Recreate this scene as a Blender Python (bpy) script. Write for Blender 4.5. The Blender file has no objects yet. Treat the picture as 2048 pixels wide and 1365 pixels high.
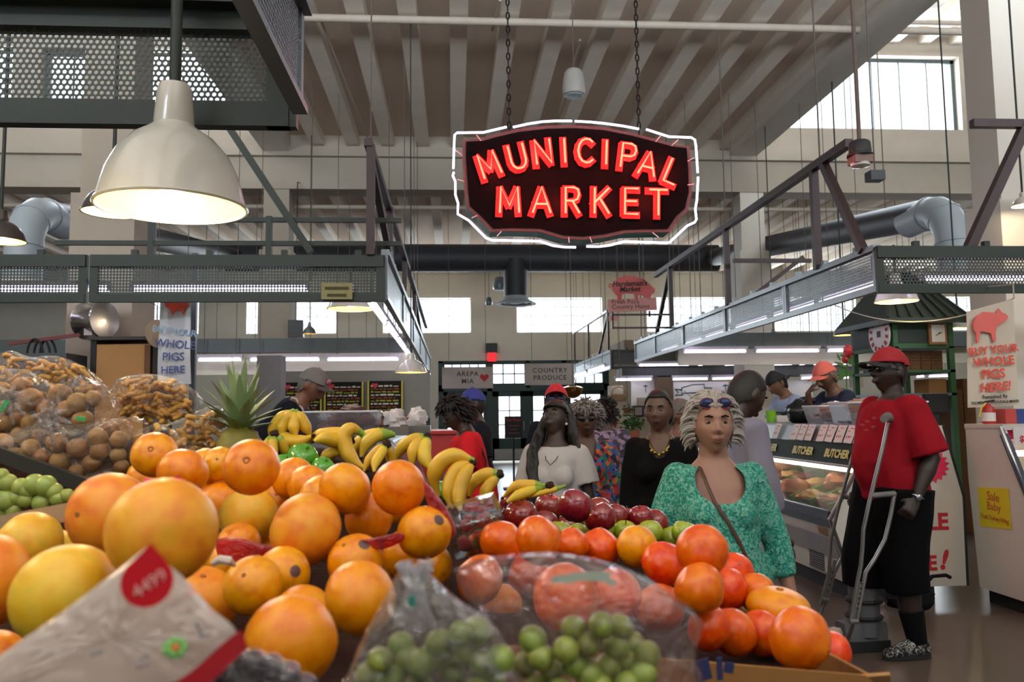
import bpy, bmesh, math, random
from mathutils import Vector, Matrix, noise as mnoise
R = math.radians
random.seed(7)
S = bpy.context.scene
COL = S.collection

# ------------------------------------------------------------------ camera
CAM_H = 1.42
FPX = 1653.0            # focal length in pixels of the 2048 wide frame (18 mm on a 22.3 mm sensor)
cd = bpy.data.cameras.new('camera'); cam = bpy.data.objects.new('camera', cd); COL.objects.link(cam)
cd.sensor_width = 22.3; cd.lens = FPX * 22.3 / 2048; cd.clip_start = 0.05; cd.clip_end = 200
YAW, PITCH, ROLL = R(4.095), R(5.118), R(-0.7)
_f = Vector((math.sin(YAW)*math.cos(PITCH), math.cos(YAW)*math.cos(PITCH), math.sin(PITCH)))
_r = Vector((math.cos(YAW), -math.sin(YAW), 0)); _u = _r.cross(_f)
_R = _r*math.cos(ROLL) + _u*math.sin(ROLL); _U = -_r*math.sin(ROLL) + _u*math.cos(ROLL)
cam.matrix_world = Matrix(((_R.x, _U.x, -_f.x, 0), (_R.y, _U.y, -_f.y, 0), (_R.z, _U.z, -_f.z, CAM_H), (0, 0, 0, 1)))
cd.dof.use_dof = True; cd.dof.focus_distance = 3.4; cd.dof.aperture_fstop = 3.8
S.camera = cam
CAMLOC = Vector((0, 0, CAM_H))
def ray(px, py): return _f*FPX + _R*(px-1024) + _U*(682.5-py)
def at(px, py, Y):       # the point of the place at distance Y down the hall, measured off the photograph
    d = ray(px, py); return CAMLOC + d*(Y/d.y)
def atd(px, py, dep):    # the same at a distance from the lens
    d = ray(px, py); return CAMLOC + d*(dep/FPX)
def atx(px, py, X):
    d = ray(px, py); return CAMLOC + d*(X/d.x)

# ------------------------------------------------------------------ world, exposure
S.view_settings.view_transform = 'Standard'; S.view_settings.look = 'None'
S.view_settings.gamma = 1.0; S.view_settings.use_curve_mapping = False
S.view_settings.exposure = 0.2
W = bpy.data.worlds.new('sky'); S.world = W; W.use_nodes = True
bg = W.node_tree.nodes['Background']; bg.inputs['Color'].default_value = (0.93, 0.97, 1.0, 1); bg.inputs['Strength'].default_value = 2.2
cy = S.cycles
cy.max_bounces = 7; cy.diffuse_bounces = 4; cy.glossy_bounces = 3; cy.transmission_bounces = 6; cy.transparent_max_bounces = 32
cy.caustics_reflective = False; cy.caustics_refractive = False; cy.sample_clamp_indirect = 4.0
cy.use_denoising = True

def area(name, loc, rot, sx, sy, power, color=(1, 1, 1), spread=180):
    l = bpy.data.lights.new(name, 'AREA'); l.shape = 'RECTANGLE'; l.size = sx; l.size_y = sy
    l.energy = power; l.color = color; l.spread = R(spread)
    o = bpy.data.objects.new(name, l); COL.objects.link(o); o.location = loc; o.rotation_euler = rot
    return o
DAY = (0.86, 0.94, 1.0)
# daylight entering through the end windows and the clerestories of the two roof monitors; unseen street-side fill lamps added behind the camera
for k in range(-2, 4):
    area('daylight_end_window', (3.26+4.04*k, 25.12, 4.45), (R(-90), 0, 0), 2.6, 1.05, 150, DAY)
area('daylight_doors', (2.2, 25.3, 1.5), (R(-90), 0, 0), 4.0, 2.6, 160, DAY)
for x in (8.4, 12.9, -4.8, -9.4):
    area('daylight_clerestory', (x, 16.3, 7.95), (R(-90), 0, 0), 4.0 if x > 0 else 2.2, 1.5, 420, DAY)
for x in (-8, -3, 2.3, 7.6):
    area('street_side_fill', (x, -5.9, 4.3), (R(122), 0, 0), 3.6, 2.6, 560, DAY, 66)  # added fill, aimed up at the ceiling and narrowed to pass over the people
for x in (-8, 11):
    area('street_clerestory_fill', (x, -5.9, 8.0), (R(90), 0, 0), 5, 1.4, 350, DAY, 110)  # added fill for the raised bays, out of view

# ------------------------------------------------------------------ materials
def lin(c):
    if isinstance(c, str): c = tuple(int(c[i:i+2], 16) for i in (0, 2, 4))
    def f(v):
        v /= 255.0
        return v/12.92 if v <= 0.04045 else ((v+0.055)/1.055)**2.4
    return (f(c[0]), f(c[1]), f(c[2]), 1.0)
MATS = {}
def ramp(nt, fac, stops):
    n = nt.nodes.new('ShaderNodeValToRGB'); e = n.color_ramp.elements
    while len(e) < len(stops): e.new(0.5)
    for el, (p, c) in zip(e, stops): el.position = p; el.color = lin(c)
    nt.links.new(fac, n.inputs[0]); return n.outputs[0]
def M(name, col, rough=0.6, metal=0.0, var=0.12, scale=8.0, bump=0.0, bscale=None, spec=0.5, coat=0.0, rnd=0.0, sss=0.0, stretch=None):
    """a procedural material: base colour broken by noise, optional bump, optional per object tint"""
    if name in MATS: return MATS[name]
    if rough >= 0.8 and spec == 0.5: spec = 0.12
    m = bpy.data.materials.new(name); m.use_nodes = True; nt = m.node_tree
    b = nt.nodes['Principled BSDF']
    c = lin(col)
    tc = nt.nodes.new('ShaderNodeTexCoord'); src = tc.outputs['Object']
    if stretch:
        mp = nt.nodes.new('ShaderNodeMapping'); mp.inputs['Scale'].default_value = stretch
        nt.links.new(src, mp.inputs[0]); src = mp.outputs[0]
    nz = nt.nodes.new('ShaderNodeTexNoise'); nz.inputs['Scale'].default_value = scale; nz.inputs['Detail'].default_value = 5
    nt.links.new(src, nz.inputs['Vector'])
    mix = nt.nodes.new('ShaderNodeMix'); mix.data_type = 'RGBA'
    mix.inputs['A'].default_value = tuple(max(0, v*(1-var)) for v in c[:3])+(1,)
    mix.inputs['B'].default_value = tuple(min(1, v*(1+var)) for v in c[:3])+(1,)
    nt.links.new(nz.outputs['Fac'], mix.inputs['Factor'])
    out = mix.outputs['Result']
    if rnd:
        oi = nt.nodes.new('ShaderNodeObjectInfo'); hs = nt.nodes.new('ShaderNodeHueSaturation')
        mr = nt.nodes.new('ShaderNodeMapRange'); mr.inputs['To Min'].default_value = 0.5-rnd; mr.inputs['To Max'].default_value = 0.5+rnd
        nt.links.new(oi.outputs['Random'], mr.inputs['Value']); nt.links.new(mr.outputs[0], hs.inputs['Hue'])
        nt.links.new(out, hs.inputs['Color']); out = hs.outputs['Color']
    nt.links.new(out, b.inputs['Base Color'])
    b.inputs['Roughness'].default_value = rough; b.inputs['Metallic'].default_value = metal
    b.inputs['Specular IOR Level'].default_value = spec; b.inputs['Coat Weight'].default_value = coat
    if sss:
        b.inputs['Subsurface Weight'].default_value = sss; b.inputs['Subsurface Radius'].default_value = (0.02, 0.01, 0.005); b.inputs['Subsurface Scale'].default_value = 0.3
    if bump:
        n2 = nt.nodes.new('ShaderNodeTexNoise'); n2.inputs['Scale'].default_value = bscale or scale*4; n2.inputs['Detail'].default_value = 3
        nt.links.new(src, n2.inputs['Vector'])
        bp = nt.nodes.new('ShaderNodeBump'); bp.inputs['Strength'].default_value = bump; bp.inputs['Distance'].default_value = 0.01
        nt.links.new(n2.outputs['Fac'], bp.inputs['Height']); nt.links.new(bp.outputs[0], b.inputs['Normal'])
    MATS[name] = m; return m
def EM(name, col, strength, flick=0.04):
    """something that gives off light"""
    if name in MATS: return MATS[name]
    m = bpy.data.materials.new(name); m.use_nodes = True; nt = m.node_tree; nt.nodes.clear()
    o = nt.nodes.new('ShaderNodeOutputMaterial'); e = nt.nodes.new('ShaderNodeEmission')
    e.inputs[0].default_value = lin(col); e.inputs[1].default_value = strength
    nt.links.new(e.outputs[0], o.inputs[0]); MATS[name] = m; return m
def GLASS(name, tint=(255, 255, 255), gloss=0.12, rough=0.02, bump=0.0, bscale=30, haze=0.0, hazecol=(235, 235, 235)):
    """thin clear sheet: see-through with a clear-coat reflection, optional haze and creases"""
    if name in MATS: return MATS[name]
    m = bpy.data.materials.new(name); m.use_nodes = True; nt = m.node_tree; nt.nodes.clear()
    o = nt.nodes.new('ShaderNodeOutputMaterial'); t = nt.nodes.new('ShaderNodeBsdfTransparent'); t.inputs[0].default_value = lin(tint)
    g = nt.nodes.new('ShaderNodeBsdfGlossy'); g.inputs['Roughness'].default_value = rough
    lw = nt.nodes.new('ShaderNodeLayerWeight'); lw.inputs['Blend'].default_value = 0.35
    mr = nt.nodes.new('ShaderNodeMapRange'); mr.inputs['To Min'].default_value = gloss; mr.inputs['To Max'].default_value = min(1, gloss+0.36)
    nt.links.new(lw.outputs['Facing'], mr.inputs['Value'])
    base = t.outputs[0]
    if haze:
        d = nt.nodes.new('ShaderNodeBsdfDiffuse'); d.inputs[0].default_value = lin(hazecol)
        tr = nt.nodes.new('ShaderNodeBsdfTranslucent'); tr.inputs[0].default_value = lin(hazecol)
        ad = nt.nodes.new('ShaderNodeMixShader'); ad.inputs[0].default_value = 0.5
        nt.links.new(d.outputs[0], ad.inputs[1]); nt.links.new(tr.outputs[0], ad.inputs[2])
        hz = nt.nodes.new('ShaderNodeMixShader'); hz.inputs[0].default_value = haze
        nt.links.new(base, hz.inputs[1]); nt.links.new(ad.outputs[0], hz.inputs[2]); base = hz.outputs[0]
    mx = nt.nodes.new('ShaderNodeMixShader')
    nt.links.new(mr.outputs[0], mx.inputs[0]); nt.links.new(base, mx.inputs[1]); nt.links.new(g.outputs[0], mx.inputs[2])
    if bump:
        tc = nt.nodes.new('ShaderNodeTexCoord')
        n2 = nt.nodes.new('ShaderNodeTexNoise'); n2.inputs['Scale'].default_value = bscale; n2.inputs['Detail'].default_value = 4; n2.inputs['Distortion'].default_value = 1.2
        nt.links.new(tc.outputs['Object'], n2.inputs['Vector'])
        bp = nt.nodes.new('ShaderNodeBump'); bp.inputs['Strength'].default_value = bump; bp.inputs['Distance'].default_value = 0.02
        nt.links.new(n2.outputs['Fac'], bp.inputs['Height']); nt.links.new(bp.outputs[0], g.inputs['Normal'])
    nt.links.new(mx.outputs[0], o.inputs[0]); MATS[name] = m; return m
def PERF(name, col, pitch, rad, axis='x', hexa=True, rough=0.45, metal=0.3):
    """sheet metal punched with rows of round holes"""
    if name in MATS: return MATS[name]
    m = bpy.data.materials.new(name); m.use_nodes = True; nt = m.node_tree; L = nt.links
    b = nt.nodes['Principled BSDF']; b.inputs['Base Color'].default_value = lin(col); b.inputs['Roughness'].default_value = rough; b.inputs['Metallic'].default_value = metal
    out = nt.nodes['Material Output']
    tc = nt.nodes.new('ShaderNodeTexCoord'); sp = nt.nodes.new('ShaderNodeSeparateXYZ'); L.new(tc.outputs['Object'], sp.inputs[0])
    def mth(op, a, bb=None):
        n = nt.nodes.new('ShaderNodeMath'); n.operation = op
        for i, v in enumerate((a, bb)):
            if v is None: continue
            if isinstance(v, (int, float)): n.inputs[i].default_value = v
            else: L.new(v, n.inputs[i])
        return n.outputs[0]
    rowh = 0.866 if hexa else 1.0
    u = mth('DIVIDE', sp.outputs['X' if axis == 'x' else 'Y'], pitch); v = mth('DIVIDE', sp.outputs['Z'], pitch*rowh)
    if hexa:
        row = mth('FLOOR', v); u = mth('ADD', u, mth('MULTIPLY', mth('MODULO', mth('ABSOLUTE', row), 2.0), 0.5))
    du = mth('SUBTRACT', mth('FRACT', u), 0.5); dv = mth('MULTIPLY', mth('SUBTRACT', mth('FRACT', v), 0.5), rowh)
    d2 = mth('ADD', mth('MULTIPLY', du, du), mth('MULTIPLY', dv, dv))
    hole = mth('LESS_THAN', d2, rad*rad)
    t = nt.nodes.new('ShaderNodeBsdfTransparent'); mx = nt.nodes.new('ShaderNodeMixShader')
    L.new(hole, mx.inputs[0]); L.new(b.outputs[0], mx.inputs[1]); L.new(t.outputs[0], mx.inputs[2]); L.new(mx.outputs[0], out.inputs[0])
    MATS[name] = m; return m
def SPOTS(name, cols, scale=14, rough=0.8, stops=None, kind='noise', detail=2):
    """cloth with a printed pattern"""
    if name in MATS: return MATS[name]
    m = bpy.data.materials.new(name); m.use_nodes = True; nt = m.node_tree; b = nt.nodes['Principled BSDF']
    tc = nt.nodes.new('ShaderNodeTexCoord')
    if kind == 'noise':
        n = nt.nodes.new('ShaderNodeTexNoise'); n.inputs['Scale'].default_value = scale; n.inputs['Detail'].default_value = detail; n.inputs['Distortion'].default_value = 1.5; f = n.outputs['Fac']
    else:
        n = nt.nodes.new('ShaderNodeTexVoronoi'); n.inputs['Scale'].default_value = scale
        f = n.outputs['Color'] if kind == 'cells' else n.outputs['Distance']
    nt.links.new(tc.outputs['Object'], n.inputs['Vector'])
    k = len(cols); stops = stops or [i/(k-1)*0.5+0.25 if kind == 'noise' else i/k for i in range(k)]
    c = ramp(nt, f, list(zip(stops, cols)))
    nt.nodes[-1].color_ramp.interpolation = 'CONSTANT' if kind != 'noise' else 'LINEAR'
    nt.links.new(c, b.inputs['Base Color']); b.inputs['Roughness'].default_value = rough
    MATS[name] = m; return m

# ------------------------------------------------------------------ mesh builder
class MB:
    def __init__(s): s.v = []; s.f = []; s.mi = []; s.cur = 0
    def add(s, vs, fs):
        o = len(s.v); s.v += [Vector(v) for v in vs]
        for f in fs: s.f.append(tuple(o+i for i in f)); s.mi.append(s.cur)
        return s
    def box(s, c, d, rz=0.0, mat=None):
        x, y, z = d[0]/2, d[1]/2, d[2]/2
        vs = [Vector((a*x, b*y, e*z)) for a in (-1, 1) for b in (-1, 1) for e in (-1, 1)]
        if mat is None: mat = Matrix.Rotation(rz, 3, 'Z')
        vs = [mat @ v + Vector(c) for v in vs]
        return s.add(vs, [(0, 1, 3, 2), (4, 6, 7, 5), (0, 4, 5, 1), (2, 3, 7, 6), (0, 2, 6, 4), (1, 5, 7, 3)])
    def b2(s, lo, hi):
        return s.box([(a+b)/2 for a, b in zip(lo, hi)], [abs(b-a) for a, b in zip(lo, hi)])
    def bar(s, p0, p1, w, h=None):
        """square tube between two points"""
        p0, p1 = Vector(p0), Vector(p1); h = h or w; t = p1-p0; L = t.length; t.normalize()
        up = Vector((0, 0, 1)) if abs(t.z) < 0.95 else Vector((0, 1, 0))
        sd = t.cross(up).normalized(); u2 = sd.cross(t)
        return s.box((p0+p1)/2, (w, L, h), mat=Matrix((sd, t, u2)).transposed())
    def ring_loft(s, rings, caps=True):
        o = len(s.v); n = len(rings[0])
        vs = [v for r in rings for v in r]; fs = []
        for i in range(len(rings)-1):
            for j in range(n):
                a = i*n+j; b = i*n+(j+1) % n; fs.append((a, b, b+n, a+n))
        if caps: fs.append(tuple(reversed(range(n)))); fs.append(tuple((len(rings)-1)*n+j for j in range(n)))
        return s.add(vs, fs)
    def tube(s, pts, r, n=8, caps=True, flat=None):
        """round tube along a path; r one radius or one per point; flat squashes it sideways"""
        pts = [Vector(p) for p in pts]; k = len(pts)
        rs = r if isinstance(r, (list, tuple)) else [r]*k
        rings = []; sd = None
        for i, p in enumerate(pts):
            t = (pts[min(i+1, k-1)]-pts[max(i-1, 0)])
            if t.length < 1e-9: t = Vector((0, 0, 1))
            t.normalize()
            if sd is None:
                a = Vector((0, 0, 1)) if abs(t.z) < 0.9 else Vector((1, 0, 0))
                sd = a.cross(t).normalized()
            else:
                sd = (sd - t*sd.dot(t)).normalized()
            fr = t.cross(sd); fl = flat or 1.0
            rings.append([p + sd*(math.cos(2*math.pi*j/n)*rs[i]) + fr*(math.sin(2*math.pi*j/n)*rs[i]*fl) for j in range(n)])
        return s.ring_loft(rings, caps)
    def lathe(s, prof, c=(0, 0, 0), n=32, mat=None, caps=False):
        c = Vector(c); rings = []
        for r, z in prof:
            ring = [Vector((r*math.cos(2*math.pi*j/n), r*math.sin(2*math.pi*j/n), z)) for j in range(n)]
            if mat: ring = [mat @ v for v in ring]
            rings.append([v+c for v in ring])
        return s.ring_loft(rings, caps)
    def ball(s, c, r, n=16, m=10, mat=None, fn=None):
        c = Vector(c); r = Vector((r, r, r)) if isinstance(r, (int, float)) else Vector(r)
        vs = []; fs = []
        for i in range(m+1):
            th = math.pi*i/m
            for j in range(n):
                ph = 2*math.pi*j/n
                d = Vector((math.sin(th)*math.cos(ph), math.sin(th)*math.sin(ph), math.cos(th)))
                k = fn(d) if fn else 1.0
                p = Vector((d.x*r.x, d.y*r.y, d.z*r.z))*k
                if mat: p = mat @ p
                vs.append(p+c)
        for i in range(m):
            for j in range(n):
                a = i*n+j; b = i*n+(j+1) % n; fs.append((a, a+n, b+n, b))
        return s.add(vs, fs)
    def prism(s, poly, axis, d0, d1):
        """polygon given in 2D pulled along an axis"""
        def P(u, v, d): return {'x': (d, u, v), 'y': (u, d, v), 'z': (u, v, d)}[axis]
        n = len(poly); vs = [P(u, v, d0) for u, v in poly]+[P(u, v, d1) for u, v in poly]
        fs = [tuple(range(n)), tuple(reversed(range(n, 2*n)))]+[(i, n+i, n+(i+1) % n, (i+1) % n) for i in range(n)]
        return s.add(vs, fs)
    def quad(s, a, b, c, d, th=0.0):
        a, b, c, d = map(Vector, (a, b, c, d))
        if not th: return s.add([a, b, c, d], [(0, 1, 2, 3)])
        nn = (b-a).cross(d-a).normalized()*th/2
        return s.add([a-nn, b-nn, c-nn, d-nn, a+nn, b+nn, c+nn, d+nn], [(3, 2, 1, 0), (4, 5, 6, 7), (0, 1, 5, 4), (1, 2, 6, 5), (2, 3, 7, 6), (3, 0, 4, 7)])
    def grid(s, nu, nv, fn, closed=False):
        vs = [fn(i/(nu-1), j/(nv-1)) for j in range(nv) for i in range(nu)]
        fs = [(j*nu+i, j*nu+i+1, (j+1)*nu+i+1, (j+1)*nu+i) for j in range(nv-1) for i in range(nu-1)]
        return s.add(vs, fs)
    def xf(s, fn, start=0):
        for i in range(start, len(s.v)): s.v[i] = Vector(fn(s.v[i]))
        return s
    def build(s, name, mats, parent=None, smooth=True, ang=40, origin=None, merge=False, fixn=True):
        me = bpy.data.meshes.new(name)
        if parent is not None: o0 = WL[parent]
        elif origin is not None: o0 = Vector(origin)
        else:
            lo = [min(v[i] for v in s.v) for i in range(3)]; hi = [max(v[i] for v in s.v) for i in range(3)]
            o0 = Vector(((lo[0]+hi[0])/2, (lo[1]+hi[1])/2, lo[2]))
        me.from_pydata([tuple(v-o0) for v in s.v], [], s.f)
        if fixn or merge:
            bm = bmesh.new(); bm.from_mesh(me)
            if merge: bmesh.ops.remove_doubles(bm, verts=bm.verts, dist=1e-5)
            bmesh.ops.recalc_face_normals(bm, faces=bm.faces); bm.to_mesh(me); bm.free()
        mats = mats if isinstance(mats, (list, tuple)) else [mats]
        for m in mats: me.materials.append(m)
        if len(mats) > 1 and len(s.mi) == len(me.polygons): me.polygons.foreach_set('material_index', s.mi)
        if smooth:
            me.polygons.foreach_set('use_smooth', [True]*len(me.polygons)); me.set_sharp_from_angle(angle=R(ang))
        me.update()
        ob = bpy.data.objects.new(name, me); COL.objects.link(ob)
        if parent is not None: ob.parent = parent; WL[ob] = o0
        else: ob.location = o0; WL[ob] = o0
        return ob
    def each(s, name, mats, parent=None, **kw):
        """every loose piece as an object of its own"""
        up = list(range(len(s.v)))
        def fd(i):
            while up[i] != i: up[i] = up[up[i]]; i = up[i]
            return i
        for f in s.f:
            r = fd(f[0])
            for i in f[1:]: up[fd(i)] = r
        out = {}
        for f, m in zip(s.f, s.mi):
            g = out.setdefault(fd(f[0]), (MB(), {}))
            g[0].f.append(tuple(g[1].setdefault(i, len(g[1])) for i in f)); g[0].mi.append(m)
        res = []
        for mb, ix in out.values():
            mb.v = [None]*len(ix)
            for i, j in ix.items(): mb.v[j] = s.v[i]
            res.append(mb.build(name, mats, parent, **kw))
        return res
WL = {}
def tag(o, label, cat, group=None, kind=None):
    if label: o['label'] = label
    if cat: o['category'] = cat
    if group: o['group'] = group
    if kind: o['kind'] = kind
    return o
def thing(name, loc, label, cat, group=None, rz=0.0):
    o = bpy.data.objects.new(name, None); COL.objects.link(o); o.empty_display_size = 0.1
    o.location = loc; o.rotation_euler = (0, 0, rz); WL[o] = Vector(loc)
    return tag(o, label, cat, group)
def struct(o, label=None):
    o['kind'] = 'structure'
    if label: o['label'] = label
    return o
def dup(o, parent=None):
    c = o.copy(); COL.objects.link(c); c.parent = parent
    for ch in list(o.children): dup(ch, c)
    return c
ORD = ['first', 'second', 'third', 'fourth', 'fifth', 'sixth', 'seventh', 'eighth', 'ninth', 'tenth', 'eleventh', 'twelfth']
def text_geo(mb, s, size, mat4, extrude=0.001, align='CENTER', bold=0.0, shear=0.0, spacing=1.0):
    """lettering as real geometry; local x right, y up, z out of the sheet"""
    cu = bpy.data.curves.new('lettering', 'FONT'); cu.body = s; cu.size = size; cu.extrude = extrude; cu.align_x = align; cu.align_y = 'CENTER'
    cu.offset = bold; cu.shear = shear; cu.space_character = spacing; cu.resolution_u = 2; cu.space_line = 0.95
    ob = bpy.data.objects.new('lettering', cu); COL.objects.link(ob)
    dg = bpy.context.evaluated_depsgraph_get(); dg.update()
    me = bpy.data.meshes.new_from_object(ob.evaluated_get(dg))
    mb.add([mat4 @ v.co for v in me.vertices], [tuple(p.vertices) for p in me.polygons])
    bpy.data.objects.remove(ob); bpy.data.curves.remove(cu); bpy.data.meshes.remove(me)
    return mb
def facing(c, n=(0, -1, 0), up=(0, 0, 1), tilt=0.0):
    """matrix of a sheet at c whose front looks along n"""
    n = Vector(n).normalized(); x = Vector(up).cross(n).normalized(); y = n.cross(x)
    m = Matrix((x, y, n)).transposed() @ Matrix.Rotation(tilt, 3, 'Z')
    return Matrix.Translation(Vector(c)) @ m.to_4x4()

# ================================================================== THE SETTING
m_wall = M('painted_brick', 'c8c4b8', 0.85, var=0.08, scale=3, bump=0.25, bscale=22)
m_conc = M('painted_concrete', 'a79d90', 0.8, var=0.10, scale=2.0, bump=0.2, bscale=14)  # darker than the joists: shade on the cross girder put into the colour
m_slab = M('ceiling_slab', 'cdbaa8', 0.9, var=0.16, scale=1.3, bump=0.25, bscale=6, stretch=(1, 0.4, 1))  # duller than the joists: shade between them put into the colour
m_joist = M('ceiling_joist', 'e6dccf', 0.85, var=0.12, scale=2.5, bump=0.15)  # paler than the slab: light from below put into the joist colour
m_floor = M('polished_concrete', '51463d', 0.3, var=0.35, scale=1.4, bump=0.05, bscale=9)
m_green = M('dark_green_paint', '1c3833', 0.5, var=0.2, scale=5)
m_steelframe = M('window_steel', '4a5456', 0.5, var=0.15)
m_pane = GLASS('window_glass', (250, 252, 255), gloss=0.02)
m_out = M('pavement', 'b9b6b0', 0.9, var=0.1)

b = MB(); b.b2((-16.3, -7.3, -0.2), (20.3, 25, 0)); struct(b.build('floor', m_floor, smooth=False))
b = MB(); b.b2((-30, 25.3, -0.2), (34, 60, -0.02)); struct(b.build('ground', m_out, smooth=False))

def holed_wall(name, axis, d0, d1, u0, u1, v0, v1, holes, mat):
    """wall in the plane of u (horizontal) and z with rectangular openings"""
    us = sorted({u0, u1, *[h[0] for h in holes], *[h[1] for h in holes]}); vs = sorted({v0, v1, *[h[2] for h in holes], *[h[3] for h in holes]})
    us = [u for u in us if u0 <= u <= u1]; vs = [v for v in vs if v0 <= v <= v1]
    mb = MB()
    for j in range(len(vs)-1):
        run = None
        for i in range(len(us)):
            solid = i < len(us)-1 and not any(h[0] < (us[i]+us[i+1])/2 < h[1] and h[2] < (vs[j]+vs[j+1])/2 < h[3] for h in holes)
            if solid and run is None: run = us[i]
            if not solid and run is not None:
                if axis == 'y': mb.b2((run, d0, vs[j]), (us[i], d1, vs[j+1]))
                else: mb.b2((d0, run, vs[j]), (d1, us[i], vs[j+1]))
                run = None
    return struct(mb.build(name, mat, smooth=False))
WINC = [3.26+4.04*k for k in range(-3, 5)]
ENDH = [(c-1.32, c+1.32, 3.92, 4.99) for c in WINC]+[(-0.45, 4.75, 0.0, 3.07)]
holed_wall('wall_end', 'y', 25, 25.3, -16, 20, 0, 6.2, ENDH, m_wall)
MONH = [(6.3, 10.46, 7.13, 8.69), (10.98, 15.2, 7.13, 8.69), (15.7, 19.6, 7.13, 8.69), (-5.85, -3.75, 7.38, 8.53), (-7.8, -6.77, 7.38, 8.53), (-10.6, -8.32, 7.38, 8.53), (-13.5, -11.2, 7.38, 8.53)]
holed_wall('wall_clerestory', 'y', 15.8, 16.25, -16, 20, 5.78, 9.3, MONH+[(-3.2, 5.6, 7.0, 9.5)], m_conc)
STH = [(x-1.8, x+1.8, 3.0, 5.6) for x in (-8, -3, 2.3, 7.6)]
holed_wall('wall_street', 'y', -6.3, -6, -16, 20, 0, 9.3, STH+[(-11, -5, 7.3, 8.7), (8, 14, 7.3, 8.7)], m_wall)
b = MB(); b.b2((-16.3, -6, 0), (-16, 25, 9.3)); struct(b.build('wall_left', m_wall, smooth=False))
b = MB(); b.b2((20, -6, 0), (20.3, 25, 9.3)); struct(b.build('wall_right', m_wall, smooth=False))
# low ceiling past the girder, its joists run down the hall
b = MB(); b.b2((-16, 16.25, 6.0), (20, 25.1, 6.18)); struct(b.build('ceiling', m_slab, smooth=False))
b = MB()
x = -15.85
while x < 19.9: b.b2((x, 16.25, 5.8), (x+0.2, 25, 6.0)); x += 0.67
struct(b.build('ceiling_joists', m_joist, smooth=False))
# middle bay
b = MB(); b.b2((-3.4, -6, 6.86), (5.9, 15.8, 7.05)); struct(b.build('ceiling', m_slab, smooth=False))
b = MB()
for k in range(14):
    x = -3.25+0.67*k
    if x > 5.5: break
    b.b2((x-0.12, -6, 6.65), (x+0.12, 15.8, 6.86))
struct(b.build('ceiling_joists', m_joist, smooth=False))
# raised side bays
for nm, x0, x1 in (('left', -16, -3.6), ('right', 6.05, 20)):
    b = MB(); b.b2((x0, -6, 9.15), (x1, 15.9, 9.3)); struct(b.build('ceiling', m_slab, smooth=False))
    b = MB(); x = x0+0.3
    while x < x1: b.b2((x-0.11, -6, 8.93), (x+0.11, 15.8, 9.15)); x += 0.67
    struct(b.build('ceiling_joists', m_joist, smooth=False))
for x0, x1 in ((-3.6, -3.1), (5.5, 6.05)):
    b = MB(); b.b2((x0, -6, 6.5), (x1, 15.8, 9.2)); struct(b.build('girder', M('brightened_concrete', 'd6d0c6', 0.75, var=0.08, scale=2), smooth=False))  # paler tone carries the light bounced from the clerestory windows
# ledges on the cross girder, columns
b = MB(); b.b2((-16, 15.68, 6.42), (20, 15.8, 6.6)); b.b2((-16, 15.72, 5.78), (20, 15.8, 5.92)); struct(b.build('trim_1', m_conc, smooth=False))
for x, y in ((-3.35, 16), (5.95, 16), (-12.6, 16), (15.2, 16), (-3.35, 8.35), (5.98, 8.35)):
    top = 5.8 if y > 10 else 6.5
    b = MB(); b.b2((x-0.24, y-0.24, 0), (x+0.24, y+0.24, top)); b.b2((x-0.3, y-0.3, 0), (x+0.3, y+0.3, 4.6 if y > 10 else 3.6))
    struct(b.build('column', M('brightened_concrete', 'd6d0c6') if x > 0 else m_conc, smooth=False))  # right columns paler: window haze on their left face put into the colour
# windows
def window(n, x0, x1, z0, z1, y, cols, rows, mat=m_steelframe, fw=0.05, bw=0.025):
    w = MB(); w.b2((x0, y-0.03, z0), (x0+fw, y+0.03, z1)); w.b2((x1-fw, y-0.03, z0), (x1, y+0.03, z1)); w.b2((x0, y-0.03, z0), (x1, y+0.03, z0+fw)); w.b2((x0, y-0.03, z1-fw), (x1, y+0.03, z1))
    for i in range(1, cols): xx = x0+(x1-x0)*i/cols; w.b2((xx-bw/2, y-0.02, z0), (xx+bw/2, y+0.02, z1))
    for i in range(1, rows): zz = z0+(z1-z0)*i/rows; w.b2((x0, y-0.02, zz-bw/2), (x1, y+0.02, zz+bw/2))
    o = struct(w.build('window_%d' % n, mat, smooth=False))
    g = MB(); g.b2((x0+0.01, y-0.004, z0+0.01), (x1-0.01, y+0.004, z1-0.01)); g.build('pane', m_pane, o, smooth=False)
    return o
m_block = M('white_mullion', 'c9d2d6', 0.5)
wn = 1
for c in WINC: window(wn, c-1.32, c+1.32, 3.92, 4.99, 25.15, 9, 4, m_block, 0.03, 0.012); wn += 1
for h in MONH: window(wn, *h, 16.02, max(2, round((h[1]-h[0])/0.58)), 1, m_steelframe, 0.07, 0.022); wn += 1
for h in STH+[(-11, -5, 7.3, 8.7), (8, 14, 7.3, 8.7)]: window(wn, *h, -6.15, 4, 3); wn += 1
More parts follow.
